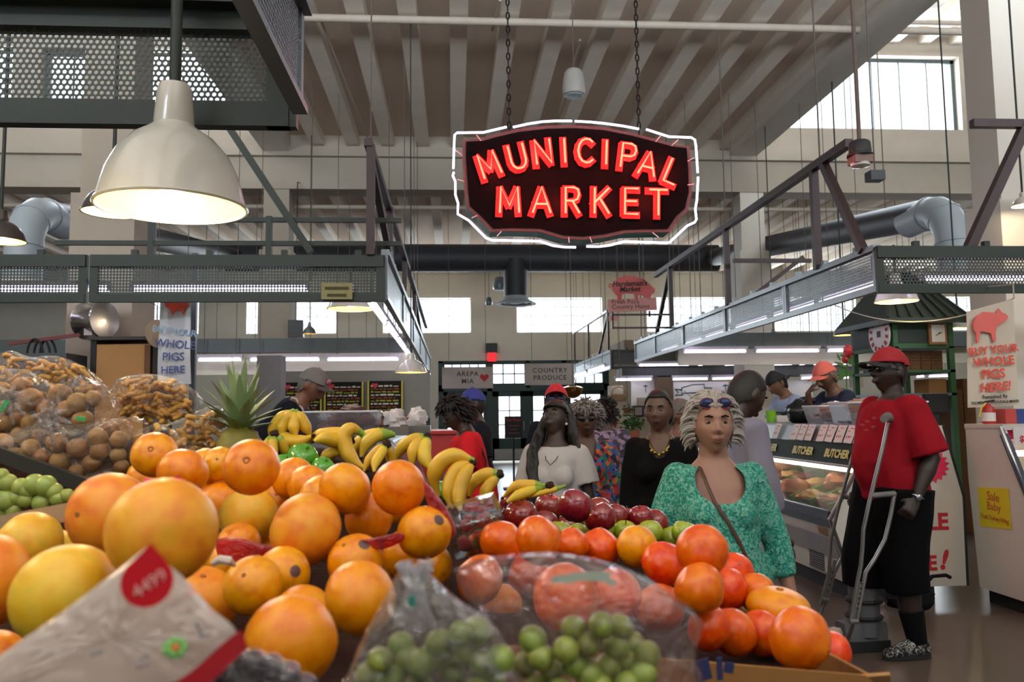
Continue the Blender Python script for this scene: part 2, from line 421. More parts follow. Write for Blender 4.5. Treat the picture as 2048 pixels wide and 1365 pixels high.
# the entrance: green frame, double door, side lights, transoms
Y0 = 25.1
f = MB()
for x in (-0.45, 1.02, 3.3, 4.6): f.b2((x, Y0-0.08, 0), (x+0.15, Y0+0.08, 3.07))
f.b2((2.2, Y0-0.08, 2.24), (2.32, Y0+0.08, 3.07))
f.b2((-0.45, Y0-0.08, 2.14), (4.75, Y0+0.08, 2.34)); f.b2((-0.45, Y0-0.08, 3.0), (4.75, Y0+0.08, 3.09)); f.b2((-0.45, Y0-0.06, 0), (1.1, Y0+0.06, 0.75)); f.b2((3.4, Y0-0.06, 0), (4.75, Y0+0.06, 0.75))
struct(f.build('door_frame', m_green, smooth=False))
for x0, x1, c in ((-0.3, 1.02, 5), (1.17, 2.2, 3), (2.32, 3.3, 3), (3.45, 4.6, 4)):
    window(wn, x0, x1, 2.34, 3.0, Y0, c, 2, m_green, 0.04, 0.035); wn += 1
for x0, x1 in ((-0.3, 1.02), (3.45, 4.6)):
    window(wn, x0, x1, 0.75, 2.14, Y0, 2 if x1 > 2 else 3, 3, m_green, 0.12, 0.04); wn += 1
m_kick = M('kick_plate', '8a8a86', 0.4, 0.6)
for n, (x0, x1) in enumerate(((1.17, 2.22), (2.22, 3.3))):
    d = MB()
    d.b2((x0, Y0-0.04, 0.05), (x0+0.2, Y0+0.04, 2.15)); d.b2((x1-0.2, Y0-0.04, 0.05), (x1, Y0+0.04, 2.15)); d.b2((x0, Y0-0.04, 0.05), (x1, Y0+0.04, 0.72)); d.b2((x0, Y0-0.04, 1.98), (x1, Y0+0.04, 2.15))
    d.b2(((x0+x1)/2-0.015, Y0-0.03, 0.7), ((x0+x1)/2+0.015, Y0+0.03, 2)); 
    for z in (1.13, 1.55): d.b2((x0+0.2, Y0-0.03, z-0.015), (x1-0.2, Y0+0.03, z+0.015))
    do = struct(d.build('door_%d' % (n+1), m_green, smooth=False))
    g = MB(); g.b2((x0+0.19, Y0-0.004, 0.71), (x1-0.19, Y0+0.004, 1.99)); g.build('pane', m_pane, do, smooth=False)
    k = MB(); k.b2((x0+0.05, Y0-0.055, 0.08), (x1-0.05, Y0-0.04, 0.4)); k.build('kick_plate', m_kick, do, smooth=False)
    h = MB(); hx = x1-0.1 if n == 0 else x0+0.1; h.tube([(hx, Y0-0.05, 0.95), (hx, Y0-0.1, 0.97), (hx, Y0-0.1, 1.22), (hx, Y0-0.05, 1.24)], 0.012); h.build('door_handle', m_kick, do)

# ================================================================== OVERHEAD: pipes, ducts, canopies, lamps, signs
m_pipe = M('painted_pipe', 'aea295', 0.7)
m_duct = M('dark_duct', '33343a', 0.55, 0.2, var=0.2, scale=3)
m_elbow = M('pale_duct', 'a4b0b8', 0.5, 0.0, var=0.12, scale=4)
m_canopy = M('canopy_steel', '252e28', 0.55, 0.1, var=0.2, scale=6)
m_graysteel = M('galvanised_steel', '737b80', 0.4, 0.5, var=0.15, scale=7)
m_rail = M('rail_steel', '3b2b2d', 0.5, 0.2, var=0.2)
m_black = M('black_plastic', '17181a', 0.45)
m_white = M('white_plastic', 'd8d6d0', 0.4, var=0.04)
m_tube = EM('fluorescent_tube', 'eadffa', 9.0)
m_tube2 = EM('warm_white_tube', 'fffdf8', 21.0)
m_house = M('fixture_white', 'cfcad6', 0.5)
m_wire = M('thin_wire', '5f5650', 0.6)

b = MB(); b.tube([(-3.1, 10.4, 6.56), (5.5, 10.4, 6.56)], 0.05, 12); struct(b.build('sprinkler_pipe', m_pipe))
b = MB(); b.tube([(6.05, 10.4, 6.56), (16, 10.4, 6.56)], 0.05, 12); struct(b.build('sprinkler_pipe', m_pipe))
b = MB(); b.tube([(-15.8, 16.4, 5.6), (19.8, 16.4, 5.6)], 0.045, 12); struct(b.build('sprinkler_pipe', m_pipe))
b = MB(); b.tube([(6.5, 14.5, 8.75), (19.8, 14.5, 8.75)], 0.05, 10); struct(b.build('sprinkler_pipe', m_pipe))
# fine drop wires from the ceiling
for x, y, z0 in ((-1.3, 11.5, 2.8), (-0.9, 12.5, 2.8), (-0.62, 13.0, 3.8), (3.3, 11.5, 3.8), (3.75, 9.0, 2.8), (4.4, 12.0, 2.6)):
    pass
for p0, p1 in (((638, 31), (736, 279)), ((1160, 80), (1118, 228)), ((1000, 0), (985, 60))):
    pts = []
    for px, py in (p0, p1):
        d = ray(px, py); pts.append(CAMLOC+d*((6.6-CAM_H)/d.z))
    b = MB(); b.tube(pts, 0.018, 8); struct(b.build('conduit', m_pipe))
# ducts
t = thing('air_duct', (1.2, 20, 5.8), 'dark round duct crossing the hall below the far low ceiling with a vertical outlet', 'duct')
b = MB(); b.tube([(-5.4, 20, 5.26), (6.6, 20, 5.26)], 0.34, 24)
b.build('cross_duct', m_duct, t)
b = MB(); b.tube([(1.53, 19.9, 5.2), (1.53, 19.9, 4.25)], 0.29, 24); b.build('outlet_pipe', m_duct, t)
b = MB(); b.lathe([(0.28, 4.32), (0.33, 4.2), (0.49, 4.12), (0.5, 4.1), (0.38, 4.11), (0.36, 4.16), (0.24, 4.11), (0.22, 4.15), (0.1, 4.12), (0.02, 4.14)], (1.53, 19.9, 0)); b.build('diffuser', m_elbow, t)
b = MB()
for x in (-4, -1, 2, 5): b.tube([(x, 20, 5.5), (x, 20, 5.8)], 0.01, 6)
b.each('hanger', m_wire, t)
def long_duct(x, z, y0, y1, rad, lab, drop):
    t = thing('air_duct', (x, y0, z), lab, 'duct')
    b = MB(); b.tube([(x, y0+0.4, z), (x, y1, 5.2)], rad, 24); b.build('straight_duct', m_duct, t)
    pts = [(x, y0+0.9, z), (x, y0+0.4, z)]+[(x, y0+0.4-0.5*math.sin(a), z-0.5*(1-math.cos(a))) for a in (R(22), R(45), R(68), R(90))]+[(x, y0-0.1, z-drop)]
    b = MB(); b.tube(pts, rad+0.01, 24)
    for p in (1, 3, 5): 
        b.tube([Vector(pts[p])+(Vector(pts[p])-Vector(pts[p-1])).normalized()*-0.012, Vector(pts[p])+(Vector(pts[p+1])-Vector(pts[p])).normalized()*0.012], rad+0.022, 24)
    b.build('elbow', m_elbow, t)
    b = MB(); zz = z-drop; b.lathe([(rad, zz+0.1), (rad+0.06, zz), (rad+0.22, zz-0.06), (rad+0.22, zz-0.09), (rad, zz-0.05)], (x, y0-0.1, 0)); b.build('diffuser', m_white, t)
    b = MB()
    for yy in (y0+1.5, y1-2): b.tube([(x, yy, z), (x, yy, 9.0 if yy < 15.5 else 5.7)], 0.008, 6)
    b.each('hanger', m_wire, t)
long_duct(-5.15, 4.02, 10.3, 19.5, 0.2, 'pale elbow duct turning down behind the left column, dark run behind', 1.0)
long_duct(6.4, 4.05, 10.1, 19.5, 0.21, 'pale elbow duct turning down beside the right column, dark run behind', 1.0)

# ---- canopies
P_near = PERF('punched_panel', '3a403c', 0.0205, 0.34, 'x')
P_nears = PERF('punched_panel_side', '5c6670', 0.0205, 0.3, 'y')
P_left = PERF('mesh_panel', '343b38', 0.026, 0.33, 'x', hexa=False)
P_side = PERF('mesh_panel_side', '737b80', 0.026, 0.31, 'y', hexa=False, metal=0.55)
P_right = PERF('round_hole_panel', '363a36', 0.03, 0.33, 'x')
def panel(t, mat, fm, a, b_, z0, z1, edge=0.06, posts=(), bot=0.06, top=0.06):
    """one side of a canopy between plan points a and b_"""
    a = Vector((a[0], a[1], 0)); b_ = Vector((b_[0], b_[1], 0)); d = (b_-a).normalized(); n = Vector((-d.y, d.x, 0))
    m = MB(); z = Vector((0, 0, 1)); m.quad(a+z*(z0+0.01), b_+z*(z0+0.01), b_+z*(z1-0.01), a+z*(z1-0.01), 0.003)
    m.build('perforated_panel', mat, t, smooth=False)
    fr = MB(); fr.bar(a+z*(z0+bot/2), b_+z*(z0+bot/2), 0.05, bot); fr.bar(a+z*(z1-top/2), b_+z*(z1-top/2), 0.07, top)
    L = (b_-a).length
    for q in [0.025, L-0.025]+list(posts): fr.bar(a+d*q+z*z0, a+d*q+z*z1, edge, 0.04)
    k = 0.35
    while k < L: fr.box(a+d*k+z*(z1+0.02), (0.05, 0.05, 0.05)); k += 0.62
    return fr.build('panel_frame', fm, t, smooth=False)
# A: over the produce stand
t = thing('market_canopy', (-1.9, 2.78, 2.4), 'punched metal canopy over the produce stand, nearest at top left', 'canopy')
panel(t, P_near, m_canopy, (-3.6, 2.78), (-0.55, 2.78), 2.4, 2.8, 0.1, bot=0.085, top=0.07)
panel(t, P_nears, m_graysteel, (-0.5, 2.7), (-0.5, -1.6), 2.42, 2.79, 0.02, bot=0.025, top=0.03)
b = MB(); b.bar((-3.6, 2.74, 2.83), (-0.55, 2.74, 2.83), 0.1, 0.06); b.bar((-3.6, 1.2, 2.82), (-0.5, 1.2, 2.82), 0.06); b.bar((-0.88, 2.75, 2.84), (-0.88, -1.6, 2.84), 0.05)
b.each('top_rail', m_canopy, t, smooth=False)
b = MB()
for x, y in ((-3.3, 2.74), (-0.56, 2.74), (-0.52, -1.5)): b.bar((x, y, 2.8), (x, y, 6.66 if x > -3.1 else 6.5), 0.03)
b.each('hanger', m_wire, t, smooth=False)
# B: left stall
t = thing('market_canopy', (-0.6, 7.1, 2.4), 'dark green mesh canopy round the left stall, behind the white pendant', 'canopy')
panel(t, P_left, m_canopy, (-3.02, 7.08), (-0.59, 7.08), 2.4, 2.8, 0.07, bot=0.07, top=0.1)
panel(t, P_left, m_canopy, (-7.5, 7.08), (-3.06, 7.08), 2.4, 2.8, 0.07, bot=0.07, top=0.1)
yy = 7.1
for y1 in (9.5, 12, 14.5, 17.5, 20.5): panel(t, P_side, m_graysteel, (-0.58, yy), (-0.58, y1), 2.42, 2.86, 0.04, bot=0.04, top=0.05); yy = y1
b = MB(); b.bar((-0.72, 7.0, 3.78), (-0.66, 20.5, 3.62), 0.07)
for y in (7.05, 9.2, 12, 15): b.bar((-0.7, y, 2.8), (-0.7, y, 3.76), 0.07)
b.bar((-0.72, 7.2, 3.7), (-0.62, 8.9, 2.85), 0.06); b.bar((-0.7, 15, 3.65), (-0.62, 16.6, 2.9), 0.06)
b.each('rail_bar', m_rail, t, smooth=False)
b = MB(); p, q = at(458, 255, 7.2), at(622, 505, 7.2); b.bar(p, q, 0.06); b.bar(p, p+Vector((0, 0, 2.6)), 0.02)
for z in (3.15, 2.94): b.bar((-3.4 if z < 3 else -2.6, 7.25, z), (-0.45, 7.25, z), 0.04, 0.04)
b.bar((-2.6, 7.25, 2.8), (-2.6, 7.25, 3.3), 0.05); b.bar((-1.6, 7.25, 2.8), (-1.6, 7.25, 3.18), 0.05)
b.each('brace', m_canopy, t, smooth=False)
b = MB()
for x, y in ((-0.7, 7.05), (-0.7, 12), (-0.7, 15), (-0.66, 15.5)): b.tube([(x, y, 3.7), (x, y, 6.66)], 0.007, 6)
b.each('hanger', m_wire, t)
p = at(674, 583, 7.03); t = thing('plaque', p, 'small tan plaque with faded lettering on the left front canopy mesh', 'sign')
b = MB(); b.b2((p.x-0.13, 7.02, p.z-0.07), (p.x+0.13, 7.035, p.z+0.07)); b.build('board', M('tan_plaque', '8a8258', 0.7, var=0.3, scale=30), t, smooth=False)
for k, (w, dz) in enumerate(((0.1, 0.025), (0.08, -0.035))):
    b = MB(); b.b2((p.x-w, 7.015, p.z+dz-0.012), (p.x+w, 7.02, p.z+dz+0.012)); b.build('faded_line', M('faded_ink', '4d4a34', 0.8), t, smooth=False)
p = at(592, 658, 15.5); b = MB(); b.b2((p.x-0.14, 15.45, p.z-0.16), (p.x+0.14, 15.6, p.z+0.16)); b.tube([(p.x, 15.5, p.z+0.1), (p.x, 15.5, 5.85), (p.x, 15.75, 5.9)], 0.01, 6); tag(b.build('wall_speaker', m_black, smooth=False), 'black speaker box hung before an end window, above the left stall', 'speaker')
# C: right stall
t = thing('market_canopy', (3.56, 6.64, 2.4), 'grey mesh canopy with red-lit rail around the butcher stall', 'canopy')
panel(t, P_right, m_canopy, (3.56, 6.64), (9.5, 6.64), 2.4, 2.8, 0.06, bot=0.07, top=0.1)
yy = 6.66
for y1 in (8.6, 10.6, 12.6, 14.4, 16): panel(t, P_side, m_graysteel, (3.58, yy), (3.58, y1), 2.42, 2.82, 0.04, bot=0.05, top=0.05); yy = y1
b = MB(); b.bar((3.56, 7.0, 3.82), (3.56, 14.2, 3.84), 0.075)
for y, y2 in ((7.75, 7.75), (10.4, 10.4), (13.2, 13.2)): b.bar((3.56, y, 2.8), (3.56, y2, 3.82), 0.07)
b.bar((3.56, 7.55, 3.82), (3.56, 6.85, 2.8), 0.07); b.bar((3.56, 13.2, 3.8), (3.56, 14.2, 2.82), 0.06); b.bar((3.58, 10.2, 3.35), (4.6, 10.2, 3.35), 0.05); b.bar((4.5, 10.2, 3.4), (3.7, 10.25, 2.8), 0.05)
b.each('rail_bar', m_rail, t, smooth=False)
b = MB(); b.bar((4.55, 6.75, 3.92), (7.5, 6.75, 3.92), 0.07); b.bar((5.05, 6.75, 3.92), (4.45, 6.75, 2.8), 0.08); b.bar((5.2, 6.75, 3.95), (5.2, 6.75, 2.8), 0.05)
b.each('brace', m_rail, t, smooth=False)
b = MB()
for x, y in ((3.56, 7.6), (3.56, 13.2), (5.2, 6.75), (3.56, 10.4)): b.tube([(x, y, 3.8), (x, y, 6.66)], 0.008, 6)
b.each('hanger', m_wire, t)
# D: far right stall
t = thing('market_canopy', (3.56, 18.4, 2.4), 'far grey canopy beside the entrance, past the butcher stall', 'canopy')
panel(t, P_side, m_graysteel, (3.56, 18.4), (3.56, 24.4), 2.42, 2.86, 0.05)
panel(t, P_left, m_canopy, (3.56, 18.4), (9, 18.4), 2.42, 2.86, 0.06)
b = MB(); b.bar((3.56, 18.7, 3.78), (3.56, 24.2, 3.82), 0.06)
for y in (18.7, 21.5, 24): b.bar((3.56, y, 2.84), (3.56, y, 3.8), 0.05)
b.bar((3.56, 18.7, 3.75), (3.56, 20, 2.85), 0.05)
b.each('rail_bar', m_rail, t, smooth=False)
b = MB(); b.b2((3.9, 18.6, 2.86), (8.5, 24, 3.1)); b.build('roof_panel', M('plywood', '8a7a68', 0.8), t, smooth=False)
b = MB()
for y in (19, 23.5): b.tube([(3.56, y, 3.8), (3.56, y, 5.8)], 0.008, 6)
b.each('hanger', m_wire, t)

# ---- fluorescent fittings
def fluo(a, c, label, group=None, r=0.017, hang=None, housing=True, tm=None):
    a, c = Vector(a), Vector(c); d = (c-a).normalized()
    t = thing('fluorescent_light', (a+c)/2+Vector((0, 0, 0.06)), label, 'light', group)
    b = MB(); b.tube([a+d*0.03, c-d*0.03], r, 10); b.build('tube', tm or m_tube, t)
    if housing:
        b = MB(); b.bar(a+Vector((0, 0, 0.055)), c+Vector((0, 0, 0.055)), 0.07, 0.045)
        for p in (a+d*0.02, c-d*0.02): b.box(p+Vector((0, 0, 0.02)), (0.035, 0.035, 0.07))
        b.build('housing', m_house, t, smooth=False)
    if hang is None: hang = 6.02 if a.y > 16.25 else (6.66 if -3.1 < a.x < 5.5 else 8.94)
    if hang:
        b = MB()
        for p in (a.lerp(c, 0.15), a.lerp(c, 0.85)): b.tube([p+Vector((0, 0, 0.06)), (p.x, p.y, hang)], 0.006, 6)
        b.each('hanger', m_wire, t)
    return t
y = 7.3; k = 0
while y < 20: fluo((-0.74, y, 2.44), (-0.74, y+1.75, 2.44), '%s fluorescent tube from the near corner along the left canopy edge' % ORD[k], 'tubes along the left canopy', 0.02, hang=2.8); y += 1.85; k += 1
y = 6.85; k = 0
while y < 14.5: fluo((3.72, y, 2.53), (3.72, y+1.15, 2.53), '%s fluorescent tube from the near corner behind the right mesh' % ORD[k], 'tubes along the right canopy', hang=2.8); y += 1.3; k += 1
for k, (p, q) in enumerate(((-5.6, -4.35), (-4.1, -2.95), (-2.8, -1.25))): fluo((p, 7.35, 2.55), (q, 7.35, 2.55), '%s fluorescent tube from the left behind the front mesh of the left canopy' % ORD[k], 'tubes behind the left front mesh', hang=2.8)
fluo((4.15, 7.0, 2.58), (5.5, 7.0, 2.58), 'fluorescent tube behind the front mesh of the right canopy', hang=2.8)
m_beam = M('gray_beam', '4f5658', 0.5, 0.2)
m_cream = M('cream_panel', 'c6c3ac', 0.6, var=0.05)
b = MB(); b.b2((-8, 13.3, 2.46), (-0.75, 13.6, 2.68)); b.bar((-8, 13.6, 6), (-8, 13.6, 6.1), 0.02); 
o = tag(b.build('stall_beam', m_beam, smooth=False), 'grey steel beam across the back of the left stall', 'beam')
b = MB(); b.b2((3.7, 13.0, 2.46), (9.5, 13.3, 2.7)); tag(b.build('stall_beam', m_beam, smooth=False), 'grey steel beam across the back of the butcher stall', 'beam')
b = MB(); b.b2((-8, 13.62, 2.12), (-0.75, 13.7, 2.46)); tag(b.build('fascia_panel', m_cream, smooth=False), 'cream fascia under the tubes of the left stall', 'panel')
b = MB(); b.b2((3.7, 13.32, 2.2), (9.5, 13.4, 2.46)); tag(b.build('fascia_panel', m_cream, smooth=False), 'cream fascia under the tubes of the butcher stall', 'panel')
for k, (p, q) in enumerate(((300, 384), (394, 486), (498, 642), (652, 800))): fluo(at(p, 721-k*0.5, 13.2), at(q, 720-k*0.5, 13.2), '%s fluorescent tube from the left at the back beam of the left stall' % ORD[k], 'tubes at the left back beam', 0.022)
for k, (p, q) in enumerate(((1365, 1495), (1509, 1640), (1652, 1740))): fluo(at(p, 704-k, 12.9), at(q, 703-k, 12.9), '%s fluorescent tube from the left at the back beam of the butcher stall' % ORD[k], 'tubes at the right back beam', 0.02)
for k, (p, q) in enumerate(((415, 526), (690, 740), (745, 795))): fluo(at(p, 748, 16), at(q, 747, 16), '%s low fluorescent tube from the left behind the left stall' % ORD[k], 'low tubes behind the left stall', 0.022)
for k, (p, q) in enumerate(((1275, 1380), (1393, 1408), (1446, 1482), (1539, 1586), (1596, 1612), (1625, 1728))): fluo(at(p, 731-k*0.5, 16.6), at(q, 730-k*0.5, 16.6), '%s small fluorescent tube from the left in the second row behind the butcher stall' % ORD[k], 'second row of tubes behind the butcher stall', 0.018)
for k, (p, q) in enumerate(((1229, 1305), (1343, 1417), (1422, 1480), (1600, 1633), (1680, 1700), (1806, 1822), (1830, 1850), (1855, 1898))): fluo(at(p, 760-k, 16.9), at(q, 759-k, 16.9), '%s fluorescent tube from the left over the white sign wall' % ORD[k], 'tubes over the white sign wall', 0.02)
fluo((3.45, 18.6, 2.5), (3.45, 20.9, 2.5), 'first fluorescent tube along the far right canopy edge', 'tubes along the far right canopy', 0.02)
fluo((3.45, 21.2, 2.5), (3.45, 23.6, 2.5), 'second fluorescent tube along the far right canopy edge', 'tubes along the far right canopy', 0.02)
# fittings under the produce canopy, over the fruit
for k, y in enumerate((-1.3, 0.1)): fluo((-0.62, y, 2.46), (-0.62, y+1.2, 2.46), 'fluorescent fitting under the produce canopy', 'tubes under the produce canopy', hang=2.8, tm=m_tube2)

# ---- pendant lamps
m_enam = M('white_enamel', 'c9c5ba', 0.22, var=0.04, spec=0.6, coat=0.3)
m_inner = M('lamp_inside', 'e6c070', 0.5, var=0.02)
m_bulb = EM('warm_bulb', 'ffd28a', 10)
def pendant(c, rw, label, top, k=1.0, energy=18, group=None, col=(1, 0.78, 0.45), rod=0.016, mat=None):
    """bell-shaped metal shade on a rod; c is the centre of the rim"""
    c = Vector(c); s = rw/0.225
    t = thing('pendant_lamp', c, label, 'lamp', group)
    prof = [(0.225, 0), (0.221, 0.012), (0.212, 0.04), (0.198, 0.08), (0.17, 0.125), (0.125, 0.165), (0.08, 0.188), (0.062, 0.2), (0.06, 0.225), (0.057, 0.25), (0.053, 0.285), (0.047, 0.3), (0.02, 0.305), (0.0, 0.306)]
    b = MB(); b.lathe([(r*s, z*s*k) for r, z in prof], c, 40)
    sh = b.build('shade', mat or m_enam, t)
    b = MB(); b.lathe([(r*s*0.985, z*s*k-0.002) for r, z in prof[:8]]+[(0.0, 0.198*s*k)], c, 40); b.build('shade_lining', m_inner, t)
    b = MB(); b.tube([c+Vector((s*0.2255*math.cos(a*math.pi/20), s*0.2255*math.sin(a*math.pi/20), 0)) for a in range(41)], 0.006*s, 6); b.build('rim', mat or m_enam, t)
    b = MB(); b.ball(c+Vector((0, 0, 0.09*s*k)), 0.035*s, 12, 8); b.build('bulb', m_bulb, t)
    b = MB(); b.tube([c+Vector((0, 0, 0.30*s*k)), (c.x, c.y, top)], rod, 10); b.build('rod', m_canopy, t)
    l = bpy.data.lights.new('bulb_light', 'POINT'); l.energy = energy; l.color = col; l.shadow_soft_size = 0.03*s
    lo = bpy.data.objects.new('bulb_light', l); COL.objects.link(lo); lo.location = c+Vector((0, 0, -0.02*s))
    return t
pendant(atd(344, 414, 2.6), 0.224, 'large white bell pendant lamp hanging at front left', 2.84, 1.32, 17, rod=0.018)
pendant((-1.75, 1.75, 2.1), 0.224, 'white bell pendant lamp over the bagged potatoes, beyond the left picture edge', 2.79, 1.32, 22, rod=0.018)
m_dshade = M('dark_shade', '3a3634', 0.3, 0.3)
pendant(atd(225, 425, 4.3), 0.15, 'white-lit lamp half hidden behind the large pendant', 6.5, 1.0, 5, col=(0.95, 1, 0.95), mat=m_dshade, rod=0.01)
pendant(atd(0, 482, 4.6), 0.13, 'brown lamp cut by the left picture edge', 6.5, 1.0, 6, mat=m_dshade, rod=0.01)
pendant(at(702, 618, 8.2), 0.23, 'wide pendant under the left canopy corner, half hidden by the mesh panel', 2.95, 0.8, 10, rod=0.012)
pendant(at(1793, 603, 7.3), 0.19, 'warm lit pendant under the corner of the right canopy', 2.95, 1.0, 10, rod=0.012)
pendant(at(1547, 676, 14), 0.12, 'small grey pendant beneath the far end of the right canopy', 6.65, 1.0, 2, rod=0.01, mat=m_graysteel)
pendant(at(1688, 671, 12), 0.15, 'dim pendant left of the green kiosk roof', 6.65, 1.0, 4, rod=0.012, mat=m_dshade)
pendant(at(1916, 657, 9.5), 0.12, 'warm pendant between the kiosk and the pig banner', 8.95, 1.0, 4, rod=0.01)
pendant(at(822, 745, 10.5), 0.2, 'small white pendant at the far end of the left tubes', 6.65, 0.9, 4, rod=0.008)
pendant(at(2046, 412, 7.6), 0.1, 'yellow lit lamp at the right picture edge before the column', 8.95, 1.0, 12, rod=0.01)
pendant(at(619, 668, 15.2), 0.12, 'dark small pendant silhouetted on an end window beside the black speaker box', 6.66, 1.3, 0.5, rod=0.008, mat=m_graysteel)
# speaker bells and boxes hung from the ceiling
def bell(c, r, h, top, label, mat):
    c = Vector(c); t = thing('hanging_speaker', c, label, 'speaker')
    b = MB(); b.lathe([(0, 0.0), (r*0.7, 0.004), (r*0.92, 0.02), (r, 0.06*h/0.3), (r*0.95, h*0.5), (r*0.82, h*0.86), (r*0.6, h*0.98), (0, h)], c, 28); b.build('housing', mat, t)
    b = MB(); b.lathe([(0, -0.003), (r*0.75, 0.0), (r*0.8, 0.008)], c, 28); b.build('grille', M('speaker_grille', '9fb0b8', 0.5), t)
    b = MB(); b.tube([c+Vector((0, 0, h)), (c.x, c.y, top)], 0.007, 6); b.build('cable', m_wire, t); return t
bell(at(1148, 193, 9.5), 0.14, 0.33, 6.66, 'pale bell speaker hanging under the ceiling above the neon sign', M('speaker_shell', 'a9a6a2', 0.5))
bell(at(978, 612, 21), 0.09, 0.22, 6.02, 'small grey speaker drop left of the duct outlet', m_graysteel)
bell(at(1000, 581, 21), 0.19, 0.35, 6.02, 'silver lamp shade hanging left of the duct outlet', m_graysteel)
c = atd(1721, 330, 6.5); t = thing('box_lamp', c, 'dark box-shaped lamp on a long rod at upper right', 'lamp')
b = MB(); b.lathe([(0.0, 0.19), (0.07, 0.19), (0.085, 0.17), (0.09, 0.09), (0.105, 0.08), (0.105, 0.07), (0.0, 0.07)], c, 8); b.build('ballast_box', M('ballast', '34353a', 0.45, 0.3), t)
b = MB(); b.box(c+Vector((0, 0, 0.045)), (0.14, 0.14, 0.075)); b.build('label_band', M('ballast_label', '8c6f66', 0.6), t, smooth=False)
b = MB(); b.lathe([(0.075, 0.01), (0.07, -0.01), (0.03, -0.022), (0, -0.024)], c, 24); b.build('lens', M('lamp_lens', 'd9dcd8', 0.15), t)
b = MB(); b.tube([c+Vector((0, 0, 0.18)), (c.x, c.y, 6.66)], 0.017, 8); b.build('rod', m_wire, t)
c = at(1750, 353, 9); t = thing('flood_light', c, 'small black flood light past the box-shaped lamp', 'lamp')
b = MB(); b.box(c, (0.17, 0.15, 0.11)); b.build('housing', m_black, t, smooth=False)
b = MB(); b.tube([c, (c.x, c.y, 8.93 if c.x > 6 else 6.66)], 0.008, 6); b.build('rod', m_wire, t)

# ---- the neon sign
m_face = M('sign_face', '0c0707', 0.9, var=0.3, scale=20, spec=0.1)
m_rust = M('sign_border', '6b3a33', 0.7, var=0.35, scale=30)
m_sgreen = M('sign_side', '1f6b52', 0.55, var=0.3, scale=12)
m_letter = M('sign_letter', 'c61f22', 0.7, var=0.1, scale=40)
m_neon = EM('red_neon', 'ff7a5a', 3.2)
m_wneon = EM('white_neon', 'e3cffc', 5.0)
SC = at(1152, 370, 7.0); SPX = 3.4133*236.0      # zoomed photograph units per metre at the sign
def sp(zx, zy, d=0.0): return Vector((SC.x+(zx-996)/SPX, SC.y+d, SC.z+(512-zy)/SPX+(zx-996)*0.012/SPX))
sign = thing('neon_sign', SC, 'hanging neon sign reading MUNICIPAL MARKET in red, outlined in white', 'sign')
face = [(228, 200), (345, 195), (450, 165), (600, 130), (800, 107), (1000, 103), (1200, 117), (1400, 157), (1550, 197), (1700, 238), (1795, 247), (1802, 400), (1800, 570), (1778, 650), (1770, 685), (1705, 740), (1640, 832), (1480, 832), (1330, 835), (1180, 866), (1040, 880), (900, 870), (740, 822), (540, 815), (410, 820), (320, 722), (250, 660), (240, 560), (232, 430), (225, 300)]
def grow(poly, k):
    cx, cy_ = 1005, 490
    return [(cx+(x-cx)*(1+k/780), cy_+(y-cy_)*(1+k/390)) for x, y in poly]
b = MB(); b.prism([(sp(*p).x, sp(*p).z) for p in grow(face, 22)], 'y', SC.y+0.03, SC.y+0.24); b.build('cabinet', m_sgreen, sign, smooth=False)
b = MB(); b.prism([(sp(*p).x, sp(*p).z) for p in grow(face, 24)], 'y', SC.y+0.005, SC.y+0.032); b.build('border', m_rust, sign, smooth=False)
b = MB(); b.prism([(sp(*p).x, sp(*p).z) for p in face], 'y', SC.y-0.004, SC.y+0.01); b.build('face', m_face, sign, smooth=False)
GLY = {  # strokes in a box 1 high; width given
 'M': (0.86, [[(0, 0), (0.06, 1), (0.43, 0.28), (0.8, 1), (0.86, 0)]]),
 'U': (0.7, [[(0, 1), (0, 0.32), (0.06, 0.14), (0.2, 0.02), (0.35, 0), (0.5, 0.02), (0.64, 0.14), (0.7, 0.32), (0.7, 1)]]),
 'N': (0.68, [[(0, 0), (0, 1), (0.68, 0), (0.68, 1)]]),
 'I': (0.01, [[(0, 0), (0.0, 1)]]),
 'C': (0.72, [[(0.72, 0.86), (0.58, 0.97), (0.4, 1), (0.2, 0.93), (0.06, 0.75), (0, 0.5), (0.06, 0.25), (0.2, 0.07), (0.4, 0), (0.58, 0.03), (0.72, 0.14)]]),
 'P': (0.6, [[(0, 0), (0, 1), (0.38, 1), (0.54, 0.93), (0.6, 0.74), (0.54, 0.55), (0.38, 0.47), (0, 0.47)]]),
 'A': (0.8, [[(0, 0), (0.4, 1), (0.8, 0)], [(0.14, 0.34), (0.66, 0.34)]]),
 'L': (0.55, [[(0, 1), (0, 0), (0.55, 0)]]),
 'R': (0.62, [[(0, 0), (0, 1), (0.38, 1), (0.55, 0.93), (0.6, 0.74), (0.54, 0.56), (0.38, 0.48), (0, 0.48)], [(0.3, 0.48), (0.62, 0)]]),
 'K': (0.66, [[(0, 0), (0, 1)], [(0.64, 1), (0, 0.42)], [(0.22, 0.6), (0.66, 0)]]),
 'E': (0.55, [[(0.55, 1), (0, 1), (0, 0), (0.55, 0)], [(0, 0.5), (0.48, 0.5)]]),
 'T': (0.74, [[(0, 1), (0.74, 1)], [(0.37, 1), (0.37, 0)]])}
